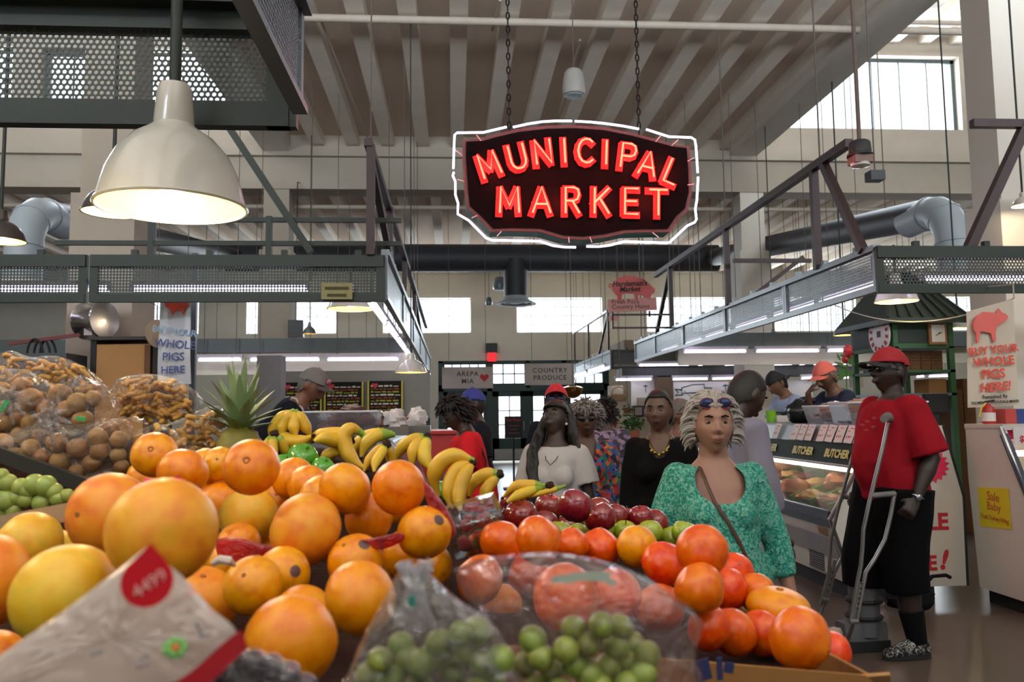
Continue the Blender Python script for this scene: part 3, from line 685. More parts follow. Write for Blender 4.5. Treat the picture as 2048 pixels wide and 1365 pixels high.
def letter(ch, cx, cy_, h, ang, wid, nm):
    w, strokes = GLY[ch]; a = R(ang)
    def q(u, v):
        x = (u-w/2)*h*wid; y = (v-0.5)*h
        return (cx+x*math.cos(a)-y*math.sin(a)*-1*-1, cy_-(x*math.sin(a)+y*math.cos(a)))
    bk = MB(); tb = MB(); hw = 25
    for ks, st in enumerate(strokes):
        P = [q(u, v) for u, v in st]
        for i in range(len(P)-1):          # flat letter body: short overlapping bars
            dz_ = -0.012-0.003*ks-0.0007*i; p0, p1 = sp(*P[i], dz_), sp(*P[i+1], dz_); d = (p1-p0).normalized()*(hw/SPX*0.9)
            e0 = d if i in (0,) else d*0.55; e1 = d if i == len(P)-2 else d*0.55
            bk.bar(p0-e0, p1+e1, 2*hw/SPX, 0.0001) if False else bk.quad(*[(p0-e0)+s_*Vector((-d.z, 0, d.x)).normalized()*(hw/SPX) for s_ in (1, -1)], *[(p1+e1)+s_*Vector((-d.z, 0, d.x)).normalized()*(hw/SPX) for s_ in (-1, 1)], 0.016)
        sh = [(x+(6 if ch != 'I' else 6), y-4) for x, y in P]
        tb.tube([sp(*p, -0.05) for p in sh], 0.0085, 8)
    o = bk.build('letter', m_letter, sign, smooth=False)
    tb.build('neon_tube', m_neon, o)
for ch, cx, cy_, ang, wid in (('M', 378, 378, 20, 0.86), ('U', 578, 322, 13, 0.86), ('N', 757, 288, 6, 0.9), ('I', 910, 280, 2, 1), ('C', 1056, 282, -1, 0.84), ('I', 1205, 294, -3, 1), ('P', 1362, 318, -8, 0.95), ('A', 1500, 374, -13, 0.86), ('L', 1678, 434, -24, 0.9)):
    letter(ch, cx, cy_, 172, ang, wid, 1)
for ch, cx, cy_, ang, wid in (('M', 517, 630, 0, 0.86), ('A', 742, 632, -1, 0.86), ('R', 958, 636, -1, 0.86), ('K', 1165, 640, -2, 0.86), ('E', 1375, 645, -2, 0.95), ('T', 1565, 655, -2, 0.95)):
    letter(ch, cx, cy_, 182, ang, wid, 1)
for st in ([(510, 108), (345, 148), (165, 150), (147, 165), (143, 240), (137, 405)], [(555, 110), (660, 86), (760, 70), (860, 64), (970, 65)], [(990, 66), (1100, 72), (1200, 82), (1330, 100), (1445, 122)], [(1497, 125), (1580, 152), (1660, 178), (1820, 184), (1845, 200), (1852, 250), (1858, 440)],
           [(1860, 470), (1845, 640), (1832, 700), (1838, 775), (1825, 795), (1770, 820), (1640, 938), (1620, 940), (1320, 928), (1220, 953), (1140, 962), (1055, 960)], [(140, 430), (133, 455), (150, 495), (150, 590), (168, 650), (165, 725), (240, 770), (360, 895), (400, 910), (730, 920), (820, 952), (900, 963), (980, 965)]):
    b = MB(); b.tube([sp(*p, -0.05) for p in st], 0.0095, 10); b.build('neon_outline', m_wneon, sign)
b = MB()
for p in ((300, 165), (150, 270), (165, 480), (262, 752), (436, 880), (935, 930), (1093, 930), (1566, 900), (1830, 520), (1835, 330), (1725, 200), (1600, 172)):
    q_ = grow([p], -50)[0]; b.tube([sp(*p, -0.045), sp(*q_, 0.02)], 0.004, 6)
b.each('tube_support', m_white, sign)
def chain(mb, p0, p1, r=0.024, w=0.007):
    p0, p1 = Vector(p0), Vector(p1); L = (p1-p0).length; n = int(L/(r*2.6)); d = (p1-p0)/n
    for i in range(n):
        c = p0+d*(i+0.5); sx = Vector((1, 0, 0)) if i % 2 else Vector((0, 1, 0))
        mb.tube([c+sx*(r*0.6*math.cos(a))+Vector((0, 0, r*1.5*math.sin(a))) for a in [k*math.pi/4 for k in range(9)]], w, 5, caps=False)
for zx in (535, 1474):
    top = sp(zx, 130, 0.1); b = MB(); chain(b, top, (top.x, top.y, 6.66)); b.build('chain', M('chain_iron', '221f1e', 0.5, 0.6), sign)

for zx, zy in ((400, 400), (700, 300), (1050, 280), (1350, 320), (1620, 420), (560, 640), (860, 640), (1170, 640), (1480, 640)):
    l = bpy.data.lights.new('neon_glow', 'POINT'); l.energy = 5.0; l.color = (1.0, 0.07, 0.06); l.shadow_soft_size = 0.05
    lo = bpy.data.objects.new('neon_glow', l); COL.objects.link(lo); lo.location = sp(zx, zy, -0.12)

# ---- pig shaped sign on the right rail
PG = at(1262, 590, 13.3); ppm = 127.0
pig = thing('pig_sign', PG, 'pink pig-shaped sign for fresh pork on the right canopy rail', 'sign')
def pp(x, y, d=0): return Vector((PG.x+(x-1262)/ppm, PG.y+d, PG.z+(590-y)/ppm))
m_pig = M('pig_pink', 'c45a58', 0.6); m_pigb = M('pig_board', 'c98a86', 0.6); m_ink = M('black_ink', '141214', 0.6)
def zz(*pts): return [(860+x/3.413, 220+y/3.413) for x, y in pts]
body = zz((1245, 1180), (1275, 1145), (1330, 1128), (1400, 1128), (1460, 1148), (1500, 1180), (1545, 1225), (1540, 1250), (1520, 1262), (1510, 1290), (1480, 1285), (1450, 1262), (1425, 1262), (1420, 1300), (1400, 1300), (1392, 1255), (1330, 1252), (1305, 1262), (1300, 1305), (1275, 1305), (1268, 1270), (1240, 1235), (1228, 1200))
b = MB(); b.prism([(pp(*p).x, pp(*p).z) for p in body], 'y', PG.y-0.02, PG.y+0.02); b.build('pig', m_pig, pig, smooth=False)
b = MB(); b.tube([pp(*p, 0) for p in zz((1240, 1190), (1220, 1185), (1215, 1205), (1225, 1215))], 0.012, 6); b.build('tail', m_pig, pig)
b = MB(); b.prism([(pp(*p).x, pp(*p).z) for p in ((1212, 600), (1315, 596), (1316, 622), (1213, 627))], 'y', PG.y-0.015, PG.y+0.015); b.b2((pp(1214, 645).x, PG.y-0.01, pp(0, 645).z), (pp(1234, 634).x, PG.y+0.01, pp(0, 634).z)); b.build('board', m_pigb, pig, smooth=False)
for s_, sz, px_, py_, dd, ti, al, bo, sh in (("Hardeman's", 0.12, 1259, 567, -0.024, 2, 'CENTER', 0.003, 0.2), ('Market', 0.12, 1259, 579, -0.024, 2, 'CENTER', 0.003, 0.2), ('Fresh Pork', 0.105, 1220, 605, -0.019, 0, 'LEFT', 0, 0), ('Country Hams', 0.105, 1220, 616, -0.019, 1, 'LEFT', 0, 0)):
    b = MB(); text_geo(b, s_, sz, facing(pp(px_, py_, dd), tilt=R(ti)), align=al, bold=bo, shear=sh); b.build('lettering', m_ink, pig, smooth=False)
b = MB(); b.bar(pp(1222, 626), (pp(1222, 0).x, PG.y, 2.8), 0.03); b.bar(pp(1300, 624), (pp(1300, 0).x, PG.y, 3.0), 0.03); b.bar((pp(1222, 0).x, PG.y, 2.82), (3.56, PG.y, 2.82), 0.03); b.bar(pp(1222, 632), (3.56, PG.y, pp(0, 632).z), 0.03); b.each('bracket', m_rail, pig, smooth=False)

# ---- name boards above the entrance aisle
m_board = M('name_board', 'b9aea6', 0.6, var=0.05); m_gray = M('grey_lettering', '3d3a3c', 0.6); m_redink = M('red_ink', 'b3202c', 0.6, var=0.1)
def nameboard(p0, p1, Y, lines, size, label, heart=False):
    a, c = at(*p0, Y), at(*p1, Y); t = thing('name_board', (a+c)/2, label, 'sign')
    b = MB(); b.b2((a.x, Y-0.02, c.z), (c.x, Y+0.02, a.z)); b.build('board', m_board, t, smooth=False)
    mid = (a+c)/2
    for i, s in enumerate(lines):
        b = MB(); text_geo(b, s, size, facing((mid.x, Y-0.022, mid.z+size*1.0*(0.55-i*1.1))), spacing=1.15, bold=0.002)
        b.build('lettering', m_gray, t, smooth=False)
    if heart:
        b = MB(); hx = a.x+(c.x-a.x)*0.83; hp = []
        for k in range(24):
            u = 2*math.pi*k/24; hp.append((hx+0.0062*16*math.sin(u)**3, mid.z+0.0062*(13*math.cos(u)-5*math.cos(2*u)-2*math.cos(3*u)-math.cos(4*u))))
        b.prism(hp, 'y', Y-0.028, Y-0.02); b.build('heart', m_redink, t, smooth=False)
    b = MB()
    for x in (a.x+0.15, c.x-0.15): b.tube([(x, Y, a.z), (x, Y, 6.02)], 0.006, 6)
    b.each('hanger', m_wire, t)
nameboard((884, 735), (986, 777), 18.0, ['AREPA', 'MIA'], 0.145, 'white hanging board reading AREPA MIA with red heart', True)
nameboard((1050, 728), (1149, 770), 18.0, ['COUNTRY', 'PRODUCE'], 0.145, 'white hanging board reading COUNTRY PRODUCE')
c = at(983, 706, 24.9); t = thing('exit_light', c, 'black emergency lamp with red exit glow above the doors', 'lamp')
b = MB(); b.b2((c.x-0.17, 24.75, c.z), (c.x+0.17, 25.0, c.z+0.28)); b.build('lamp_box', m_black, t, smooth=False)
b = MB(); b.b2((c.x-0.12, 24.8, c.z-0.26), (c.x+0.14, 25.0, c.z)); b.build('exit_sign', EM('exit_red', 'd8343a', 1.2), t, smooth=False)

# ================================================================== STALLS
m_case = M('white_case', 'c9c4bb', 0.35, var=0.06, scale=2)
m_caseband = M('grey_case_band', '8d8c8e', 0.4, var=0.08)
m_chrome = M('chrome_trim', '8f9196', 0.2, 0.9)
m_bumper = M('dark_bumper', '23283a', 0.35, 0.2)
m_hood = M('green_hood', '16271f', 0.65, var=0.15, spec=0.15)
m_caseglass = GLASS('case_glass', (250, 252, 248), gloss=0.05, haze=0.08)
m_caselight = EM('case_light', 'fff1cf', 9.0)
m_yellowink = M('gold_ink', 'b3a52e', 0.5)
m_paper = M('price_paper', 'd9d2cf', 0.7, var=0.04)
m_inside = M('case_inside', '9c947c', 0.4, var=0.1)
m_divider = M('green_divider', '3f7a35', 0.6, var=0.3, scale=30)
m_tray = M('steel_tray', '9a9894', 0.3, 0.7)
m_cardb = M('cardboard', 'a47b50', 0.85, var=0.1, scale=6)
m_cardd = M('brown_carton', '6d4f3a', 0.85, var=0.15)
m_clearbin = GLASS('clear_bin', (236, 236, 240), gloss=0.05, haze=0.1, hazecol=(215, 213, 220))
m_blackb = M('matte_black', '101112', 0.7)
m_binlid = M('bin_rim', 'd4d3d8', 0.35)

def lump(mb, c, r, seed=0, amp=0.25, fr=2.2, n=18, m=12, rot=None):
    """an uneven lump: meat, loaves, heaped bags"""
    off = Vector((seed*3.7, seed*1.9, seed*5.3))
    return mb.ball(c, r, n, m, mat=rot, fn=lambda d: 1+amp*mnoise.noise(d*fr+off)+amp*0.5*mnoise.noise(d*fr*2.3+off))
def rotz(a): return Matrix.Rotation(R(a), 3, 'Z')

# ---- butcher case along the aisle
case = thing('butcher_case', (3.35, 6.1, 0), 'long white butcher case with lit sloping glass and green BUTCHER strip', 'display case')
PR = [(2.95, 0.1), (2.91, 0.29), (2.81, 0.61), (3.05, 1.0), (3.16, 1.29), (3.2, 1.31), (3.73, 1.3), (3.86, 0.76), (3.85, 0.1)]
CY0, CY1 = 6.1, 11.6
for y0, y1 in ((CY0, CY0+0.05), (CY1-0.05, CY1)):
    b = MB(); b.prism(PR, 'y', y0, y1); b.build('end_panel', m_case, case, smooth=False)
    b = MB(); b.tube([(x, (y0 if y0 < 8 else y1), z) for x, z in PR[1:5]], 0.016, 8); b.build('edge_trim', m_chrome, case)
    b = MB(); b.tube([(x, (y0 if y0 < 8 else y1), z) for x, z in PR[6:]], 0.01, 6); b.build('edge_trim', m_blackb, case)
b = MB(); b.prism([(2.96, 0.12), (2.92, 0.29), (2.84, 0.55), (2.9, 0.55), (2.98, 0.12)], 'y', CY0+0.05, CY1-0.05); b.build('front_panel', m_case, case, smooth=False)
b = MB(); b.quad((2.905, CY0+0.06, 0.3), (2.905, CY1-0.06, 0.3), (2.855, CY1-0.06, 0.46), (2.855, CY0+0.06, 0.46), 0.012); b.build('front_band', m_caseband, case, smooth=False)
b = MB(); b.prism([(2.83, 0.54), (2.81, 0.6), (2.82, 0.66), (2.87, 0.66), (2.9, 0.54)], 'y', CY0+0.05, CY1-0.05); b.build('bumper', m_bumper, case, smooth=False)
b = MB(); b.tube([(2.822, CY0+0.04, 0.668), (2.822, CY1, 0.668)], 0.009, 6); b.build('bumper_trim', m_chrome, case)
b = MB(); b.quad((2.84, CY0+0.05, 0.66), (2.84, CY1-0.05, 0.66), (3.06, CY1-0.05, 1.0), (3.06, CY0+0.05, 1.0), 0.006); b.build('glass_front', m_caseglass, case, smooth=False)
b = MB(); b.prism([(3.045, 0.99), (3.11, 1.16), (3.15, 1.16), (3.12, 0.98)], 'y', CY0+0.05, CY1-0.05); b.build('hood_strip', m_hood, case, smooth=False)
b = MB(); b.tube([(3.05, CY0+0.05, 0.99), (3.05, CY1-0.05, 0.99)], 0.012, 6); b.build('hood_trim', m_caseband, case)
b = MB(); b.prism([(3.11, 1.16), (3.17, 1.29), (3.2, 1.305), (3.62, 1.303), (3.62, 1.27), (3.2, 1.27), (3.14, 1.16)], 'y', CY0+0.05, CY1-0.05); b.build('top', M('steel_top', '6f7072', 0.35, 0.5), case, smooth=False)
b = MB(); b.prism([(3.57, 0.1), (3.57, 1.28), (3.6, 1.28), (3.6, 0.76), (3.6, 0.1)], 'y', CY0+0.05, CY1-0.05); b.build('rear_panel', m_inside, case, smooth=False)
b = MB(); b.quad((2.87, CY0+0.05, 0.6), (2.87, CY1-0.05, 0.6), (3.57, CY1-0.05, 0.81), (3.57, CY0+0.05, 0.81), 0.02); b.build('meat_deck', m_tray, case, smooth=False)
b = MB(); b.prism([(2.99, 0.0), (2.99, 0.12), (3.6, 0.12), (3.6, 0.0)], 'y', CY0+0.02, CY1-0.02); b.build('kick_base', m_blackb, case, smooth=False)
for y0, y1 in ((6.25, 7.35), (7.42, 8.55), (8.62, 9.8), (9.9, 11.4)):
    b = MB(); b.tube([(3.13, y0, 0.955), (3.13, y1, 0.955)], 0.022, 10); b.build('case_tube', m_caselight, case)
# vent grille on the lower front
b = MB(); b.box((2.93, 6.62, 0.235), (0.012, 0.34, 0.16)); g = b.build('vent_plate', m_case, case, smooth=False)
b = MB()
for i in range(9): b.box((2.921, 6.62, 0.165+i*0.0172), (0.008, 0.27, 0.009))
b.build('vent_slot', M('vent_dark', '2b2b2c', 0.6), g, smooth=False)
b = MB(); b.box((2.842, 6.32, 0.5), (0.008, 0.13, 0.05), mat=Matrix.Rotation(R(-18), 3, 'Y')); b.build('maker_plate', M('plate_tan', '9a7c56', 0.5), case, smooth=False)
# BUTCHER in gold on the hood
hn = Vector((-0.93, 0, 0.36))
for y in (6.5, 7.15, 7.95, 8.9, 9.8):
    b = MB(); text_geo(b, 'BUTCHER', 0.095, facing((3.068, y, 1.075), hn, tilt=0), bold=0.004); b.build('lettering', m_yellowink, case, smooth=False)
# price cards along the top
ci = 0
for y in (6.2, 6.36, 6.53, 6.7, 6.86, 7.1, 7.26, 7.42, 7.85, 8.55, 8.85):
    c = Vector((3.125, y, 1.235)); t = thing('price_card', c-Vector((0, 0, 0.07)), '%s price card from the near end along the top of the butcher case' % ORD[ci] if ci < 12 else 'price card', 'price card', 'price cards on the butcher case'); ci += 1
    n = Vector((-0.92, 0, 0.39)); m4 = facing(c, n, tilt=R(random.uniform(-3, 3)))
    b = MB(); b.add([m4 @ Vector(p) for p in ((-0.068, -0.075, 0), (0.068, -0.075, 0), (0.068, 0.075, 0), (-0.068, 0.075, 0), (-0.068, -0.075, 0.004), (0.068, -0.075, 0.004), (0.068, 0.075, 0.004), (-0.068, 0.075, 0.004))], [(3, 2, 1, 0), (4, 5, 6, 7), (0, 1, 5, 4), (1, 2, 6, 5), (2, 3, 7, 6), (3, 0, 4, 7)]); b.build('card', m_paper, t, smooth=False)
    b = MB()
    for u0, u1, v0, v1 in ((-0.02, 0.04, 0.045, 0.052), (-0.045, -0.01, 0.02, 0.026), (-0.045, -0.03, -0.035, -0.015), (-0.012, 0.005, -0.035, -0.015), (0.02, 0.035, -0.027, -0.015)):
        b.add([m4 @ Vector(p) for p in ((u0, v0, 0.0055), (u1, v0, 0.0055), (u1, v1, 0.0055), (u0, v1, 0.0055))], [(0, 1, 2, 3)])
    b.build('red_marks', m_redink, t, smooth=False)
# what lies on the deck
def deck(x): return 0.61+(x-2.87)*0.3
for i in range(9):
    y = 6.32+0.36*i
    b = MB(); b.bar((2.9, y, deck(2.9)+0.04), (3.55, y, deck(3.55)+0.045), 0.045, 0.08); tag(b.build('parsley_divider', m_divider, smooth=False), 'green leafy strip dividing the meat trays, %s from the near end' % ORD[i], 'divider', 'green dividers in the butcher case')
meatc = [M('raw_pork', 'b5735c', 0.45, var=0.3, scale=14, bump=0.3), M('orange_sausage', 'b8632c', 0.4, var=0.3, scale=18, bump=0.3), M('pale_chicken', 'c79c62', 0.45, var=0.25, scale=14, bump=0.3), M('dark_beef', '6e2f28', 0.45, var=0.35, scale=14, bump=0.3)]
kinds = ['pink pork roast', 'orange sausage piece', 'pale chicken piece', 'dark beef cut']
lay = [(6.5, 3.0, 1), (6.48, 3.2, 2), (6.5, 3.42, 1), (6.86, 3.0, 2), (6.85, 3.22, 0), (6.88, 3.45, 2), (7.2, 3.0, 0), (7.22, 3.22, 2), (7.22, 3.44, 3), (7.58, 3.05, 2), (7.6, 3.3, 3), (7.94, 3.05, 0), (7.95, 3.3, 2), (8.3, 3.1, 3), (8.3, 3.35, 0), (8.66, 3.1, 2), (8.68, 3.35, 1), (9.0, 3.15, 3)]
for i, (y, x, k) in enumerate(lay):
    b = MB(); h = 0.05 if k != 0 else 0.085
    lump(b, (x, y, deck(x)+h+0.01), (0.1, 0.13, h), i+1, 0.35, rot=rotz(i*40)); row = int((y-6.3)/0.36)
    tag(b.build('meat_cut', meatc[k]), '%s in the %s tray from the near end, %s' % (kinds[k], ORD[row], 'front' if x < 3.15 else 'middle' if x < 3.34 else 'rear'), 'meat', 'meat in the butcher case')
# posters on its near end
def poster(name, lab, cat, pts, Y, mat, prts=(), group=None, th=0.004):
    """sheet facing the camera side at distance Y, corners measured off the photograph; prts = (name, mat, polygon list)"""
    P = [at(px, py, Y) for px, py in pts]; c = sum(P, Vector())/len(P)
    t = thing(name, (c.x, Y, min(p.z for p in P)), lab, cat, group)
    b = MB(); b.prism([(p.x, p.z) for p in P], 'y', Y-th, Y); b.build('sheet', mat, t, smooth=False); return t
def wr(t, s, size, px, py, Y, mat, tilt=0, bold=0.002, shear=0, align='CENTER', dy=0.006, spacing=1.0, n=(0, -1, 0)):
    b = MB(); text_geo(b, s, size, facing(at(px, py, Y)+Vector(n)*dy, n, tilt=R(tilt)), bold=bold, shear=shear, align=align, spacing=spacing, extrude=0.0006); return b.build('lettering', mat, t, smooth=False)
Ye = CY0-0.002
m_dkred = M('dark_red_card', '8e1f22', 0.6); m_cream2 = M('cream_lettering', 'd8cdbb', 0.6); m_hot = M('hot_pink', 'd4204f', 0.6, var=0.06); m_poster = M('white_poster', 'cdc5b8', 0.7, var=0.04)
t = poster('poster', 'dark red sign with cream letters on the butcher case end', 'sign', ((1790, 857), (1872, 857), (1888, 888), (1800, 890)), Ye, m_dkred)
wr(t, 'PIG', 0.085, 1853, 866, Ye, m_cream2, bold=0.003); wr(t, '0508', 0.05, 1862, 882, Ye, m_cream2, bold=0.002)
star = []
for k in range(36): rr = 41 if k % 2 else 33; a = k*math.pi/18; star.append((1858+rr*math.cos(a), 933+rr*0.86*math.sin(a)))
t = poster('poster', 'pink starburst card on the butcher case end', 'sign', star, Ye, m_hot)
b = MB()
for (x0, y0, x1, y1) in ((1838, 925, 1850, 928), (1855, 929, 1866, 932), (1842, 940, 1852, 944), (1858, 944, 1872, 941), (1868, 932, 1876, 930)): b.bar(at(x0, y0, Ye)+Vector((0, -0.005, 0)), at(x1, y1, Ye)+Vector((0, -0.005, 0)), 0.004, 0.008)
b.build('pen_marks', m_ink, t, smooth=False)
t = poster('poster', 'white poster with big red letters low on the butcher case end', 'sign', ((1740, 1000), (1905, 1000), (1908, 1160), (1745, 1165)), Ye, m_poster)
wr(t, 'SALE', 0.17, 1850, 1046, Ye, m_redink, bold=0.006); wr(t, 'HERE', 0.15, 1828, 1129, Ye, m_redink, bold=0.006); wr(t, '!', 0.2, 1888, 1122, Ye, m_redink, tilt=-18, bold=0.008)

# ---- second case across, front turned to the camera
case2 = thing('poultry_case', (4.9, 5.8, 0), 'white display case with yellow paper sign on its end, at right picture edge', 'display case')
P2 = [(6.03, 0.1), (6.09, 0.9), (6.09, 1.28), (5.68, 1.29), (5.36, 0.64), (5.42, 0.4), (5.5, 0.1)]
b = MB(); b.prism(P2, 'x', 3.9, 3.94); b.build('end_panel', m_case, case2, smooth=False)
b = MB(); b.tube([(3.9, y, z) for y, z in P2[3:]], 0.018, 8); b.build('edge_trim', m_chrome, case2)
b = MB(); b.bar((3.91, 5.66, 1.24), (3.91, 5.34, 0.62), 0.05, 0.03); b.build('corner_post', m_bumper, case2, smooth=False)
b = MB(); b.b2((3.94, 5.5, 0.1), (7, 5.54, 0.6)); b.build('front_panel', m_case, case2, smooth=False)
b = MB(); b.quad((3.94, 5.38, 0.64), (7, 5.38, 0.64), (7, 5.66, 1.2), (3.94, 5.66, 1.2), 0.006); b.build('glass_front', m_caseglass, case2, smooth=False)
b = MB(); b.b2((3.9, 5.66, 1.27), (7, 6.1, 1.31)); b.build('top', m_case, case2, smooth=False)
b = MB(); b.b2((3.94, 6.05, 0.1), (7, 6.09, 1.28)); b.build('rear_panel', m_inside, case2, smooth=False)
b = MB(); b.b2((3.94, 5.45, 0.6), (7, 6.05, 0.64)); b.build('meat_deck', m_tray, case2, smooth=False)
b = MB(); b.b2((3.95, 5.53, 0), (7, 6.0, 0.12)); b.build('kick_base', m_blackb, case2, smooth=False)
b = MB(); b.tube([(4.0, 5.74, 1.1), (6.9, 5.74, 1.1)], 0.022, 10); b.build('case_tube', EM('pink_case_tube', 'ffe1dc', 8.0), case2)
b = MB(); b.quad((3.94, 5.68, 1.2), (7, 5.68, 1.2), (7, 5.7, 1.285), (3.94, 5.7, 1.285), 0.008); b.build('pink_strip', m_hot, case2, smooth=False)
c = Vector((4.07, 5.655, 1.22)); t = thing('price_card', c, 'white price card hung on the pink strip of the poultry case', 'price card')
b = MB(); b.b2((c.x-0.1, 5.645, 1.17), (c.x+0.12, 5.65, 1.29)); b.build('card', m_paper, t, smooth=False)
b = MB(); text_geo(b, '$2.00', 0.06, facing((c.x+0.01, 5.643, 1.205)), bold=0.002); b.build('lettering', m_redink, t, smooth=False)
ry = [atx(x, y, 3.897) for x, y in ((1956, 975), (2017, 978), (2023, 1060), (1961, 1053))]
t = thing('paper_sign', ry[3], 'yellow handwritten sale sign on the white case end', 'sign')
b = MB(); b.quad(*ry, 0.003); b.build('sheet', M('yellow_paper', 'd2c319', 0.7, var=0.06), t, smooth=False)
cc = sum(ry, Vector())/4; vh = (ry[0]-ry[3]).length
for s_, f_, sz in (('Sale', 0.27, 0.095), ('Baby', 0.02, 0.085), ('Fresh Turkey Wing', -0.27, 0.05)):
    b = MB(); text_geo(b, s_, sz, facing(cc+Vector((-0.004, 0, vh*f_)), (-1, 0, 0), tilt=R(-2)), extrude=0.0005, spacing=0.95 if len(s_) < 6 else 0.8); b.build('lettering', M('red_marker', 'b55a2a', 0.7), t, smooth=False)
for i, x in enumerate((4.05, 4.3, 4.6)):
    b = MB(); lump(b, (x, 5.68, 0.70), (0.13, 0.14, 0.06), 40+i, 0.3); tag(b.build('meat_cut', meatc[(i*2) % 4]), 'meat behind the glass of the right poultry case, %s from its end panel' % ORD[i], 'meat')

# ---- things on the butcher case
def bin_(px0, px1, pyb, pyt, Y, label, fill, seed, name='storage_bin', mat=m_clearbin, d=0.36, rim=m_binlid, zb=1.305):
    a, c = at(px0, pyb, Y), at(px1, pyt, Y); x0, x1 = a.x, c.x; zt = c.z; y0, y1 = Y, Y+d
    t = thing(name, ((x0+x1)/2, Y+d/2, zb), label, 'bin')
    b = MB(); w = 0.012; k = 0.04
    b.quad((x0+k, y0+k/2, zb), (x1-k, y0+k/2, zb), (x1, y0, zt), (x0, y0, zt), 0.005); b.quad((x0+k, y1-k/2, zb), (x1-k, y1-k/2, zb), (x1, y1, zt), (x0, y1, zt), 0.005)
    b.quad((x0+k, y0+k/2, zb), (x0+k, y1-k/2, zb), (x0, y1, zt), (x0, y0, zt), 0.005); b.quad((x1-k, y0+k/2, zb), (x1-k, y1-k/2, zb), (x1, y1, zt), (x1, y0, zt), 0.005); b.b2((x0+k, y0+k/2, zb), (x1-k, y1-k/2, zb+0.006))
    b.build('walls', mat, t, smooth=False)
    b = MB(); b.tube([(x0, y0, zt), (x1, y0, zt), (x1, y1, zt), (x0, y1, zt), (x0, y0, zt)], 0.009, 6); b.build('rim', rim, t)
    return t, x0, x1, y0, y1, zt
m_bread = M('smoked_meat', '8a5a34', 0.6, var=0.4, scale=16, bump=0.4)
m_paperbag = GLASS('plastic_wrap', (240, 235, 235), gloss=0.1, rough=0.1, bump=0.7, bscale=14, haze=0.3, hazecol=(205, 190, 190))
for i, (p0, p1, pb, pt, Y, lab) in enumerate(((1600, 1648, 848, 818, 8.3, 'clear bin with amber pieces beside the black bag on the butcher case'), (1640, 1702, 850, 812, 7.3, 'clear bin with wrapped pieces, middle one on the butcher case'), (1698, 1856, 850, 804, 6.5, 'wide clear bin of meats behind the crutch man on the butcher case'))):
    t, x0, x1, y0, y1, zt = bin_(p0, p1, pb, pt, Y, lab, None, i)
    for j in range(5 if i < 2 else 9):
        b = MB(); c = (random.uniform(x0+0.1, x1-0.1), random.uniform(y0+0.1, y1-0.1), 1.305+0.05+0.035*(j % 3)); lump(b, c, (0.07, 0.07, 0.045), j+i*10, 0.4)
        tag(b.build('smoked_piece', m_bread if j % 2 else meatc[0]), 'smoked meat piece in the %s clear bin' % ('small amber', 'middle', 'wide')[i], 'meat', 'smoked pieces in the %s bin' % ('small', 'middle', 'wide')[i])
b = MB(); p = at(1665, 806, 7.48); lump(b, (p.x, 7.48, 1.42), (0.13, 0.13, 0.09), 5, 0.25); tag(b.build('plastic_bag', m_paperbag), 'pinkish wrapped bundle heaped in the middle clear bin', 'bag')
b = MB(); p = at(1730, 803, 6.68); lump(b, (p.x, 6.68, 1.45), (0.16, 0.12, 0.07), 8, 0.4); tag(b.build('smoked_piece', m_bread), 'big smoked joint sticking out of the wide clear bin', 'meat')
p = at(1605, 833, 8.0); b = MB(); lump(b, (p.x-0.02, 8.0, 1.42), (0.13, 0.13, 0.115), 11, 0.25); lump(b, (p.x+0.04, 8.02, 1.52), (0.09, 0.06, 0.04), 12, 0.5); tag(b.build('plastic_bag', M('black_bag', '15161a', 0.25, bump=0.5, bscale=20)), 'crumpled black plastic bag on the butcher case', 'bag')
p = at(1543, 838, 9.0); b = MB(); b.lathe([(0, 0), (0.05, 0), (0.062, 0.13), (0.058, 0.13), (0.047, 0.01), (0, 0.01)], (p.x, 9.0, 1.305), 20); tag(b.build('paper_cup', M('lime_cup', '7fbf2e', 0.5)), 'lime green cup on the butcher case', 'cup')
p = at(1566, 838, 9.0); t = thing('counter_scale', (p.x, 9.0, 1.305), 'pale counter scale beside the lime green cup', 'scale')
b = MB(); b.b2((p.x-0.1, 8.92, 1.305), (p.x+0.12, 9.12, 1.38)); b.build('base', m_white, t, smooth=False)
b = MB(); b.lathe([(0, 1.40), (0.13, 1.40), (0.14, 1.42), (0, 1.41)], (p.x+0.02, 9.02, 0), 20); b.build('pan', m_chrome, t)
b = MB(); b.b2((p.x-0.02, 9.0, 1.38), (p.x+0.05, 9.04, 1.405)); b.build('stem', m_chrome, t, smooth=False)

# ---- green kiosk inside the butcher stall
m_kg = M('kiosk_green', '2f5a36', 0.55, var=0.2, scale=4); m_kroof = M('kiosk_roof', '2f3b34', 0.5, 0.2, var=0.15); m_kdark = M('kiosk_dark', '1d2b22', 0.6)
K0, K1 = at(1787, 690, 9.0), at(1908, 690, 9.0); kx0, kx1 = K0.x, K1.x; kz0, kz1 = at(1850, 697, 9.0).z, at(1850, 640, 9.0).z
t = thing('kiosk', ((kx0+kx1)/2, 9.5, 0), 'green kiosk with pitched metal roof inside the butcher stall', 'kiosk')
b = MB(); b.b2((kx0, 9.0, kz0), (kx1, 9.05, kz1)); b.b2((kx0, 9.05, kz0), (kx0+0.05, 10.0, kz1)); b.b2((kx1-0.05, 9.05, kz0), (kx1, 10.0, kz1)); b.build('frieze', m_kg, t, smooth=False)
b = MB(); b.b2((kx0-0.005, 9.1, kz0+0.05), (kx0, 9.95, kz1-0.06)); b.b2((kx0+0.06, 8.995, kz0+0.06), (kx1-0.06, 9.0, kz1-0.06)); b.build('frieze_panel', m_kdark, t, smooth=False)
b = MB()
for x in (kx0+0.03, kx1-0.03):
    for y in (9.03, 9.97): b.b2((x-0.03, y-0.03, 0), (x+0.03, y+0.03, kz0+0.02))
b.each('post', m_kg, t, smooth=False)
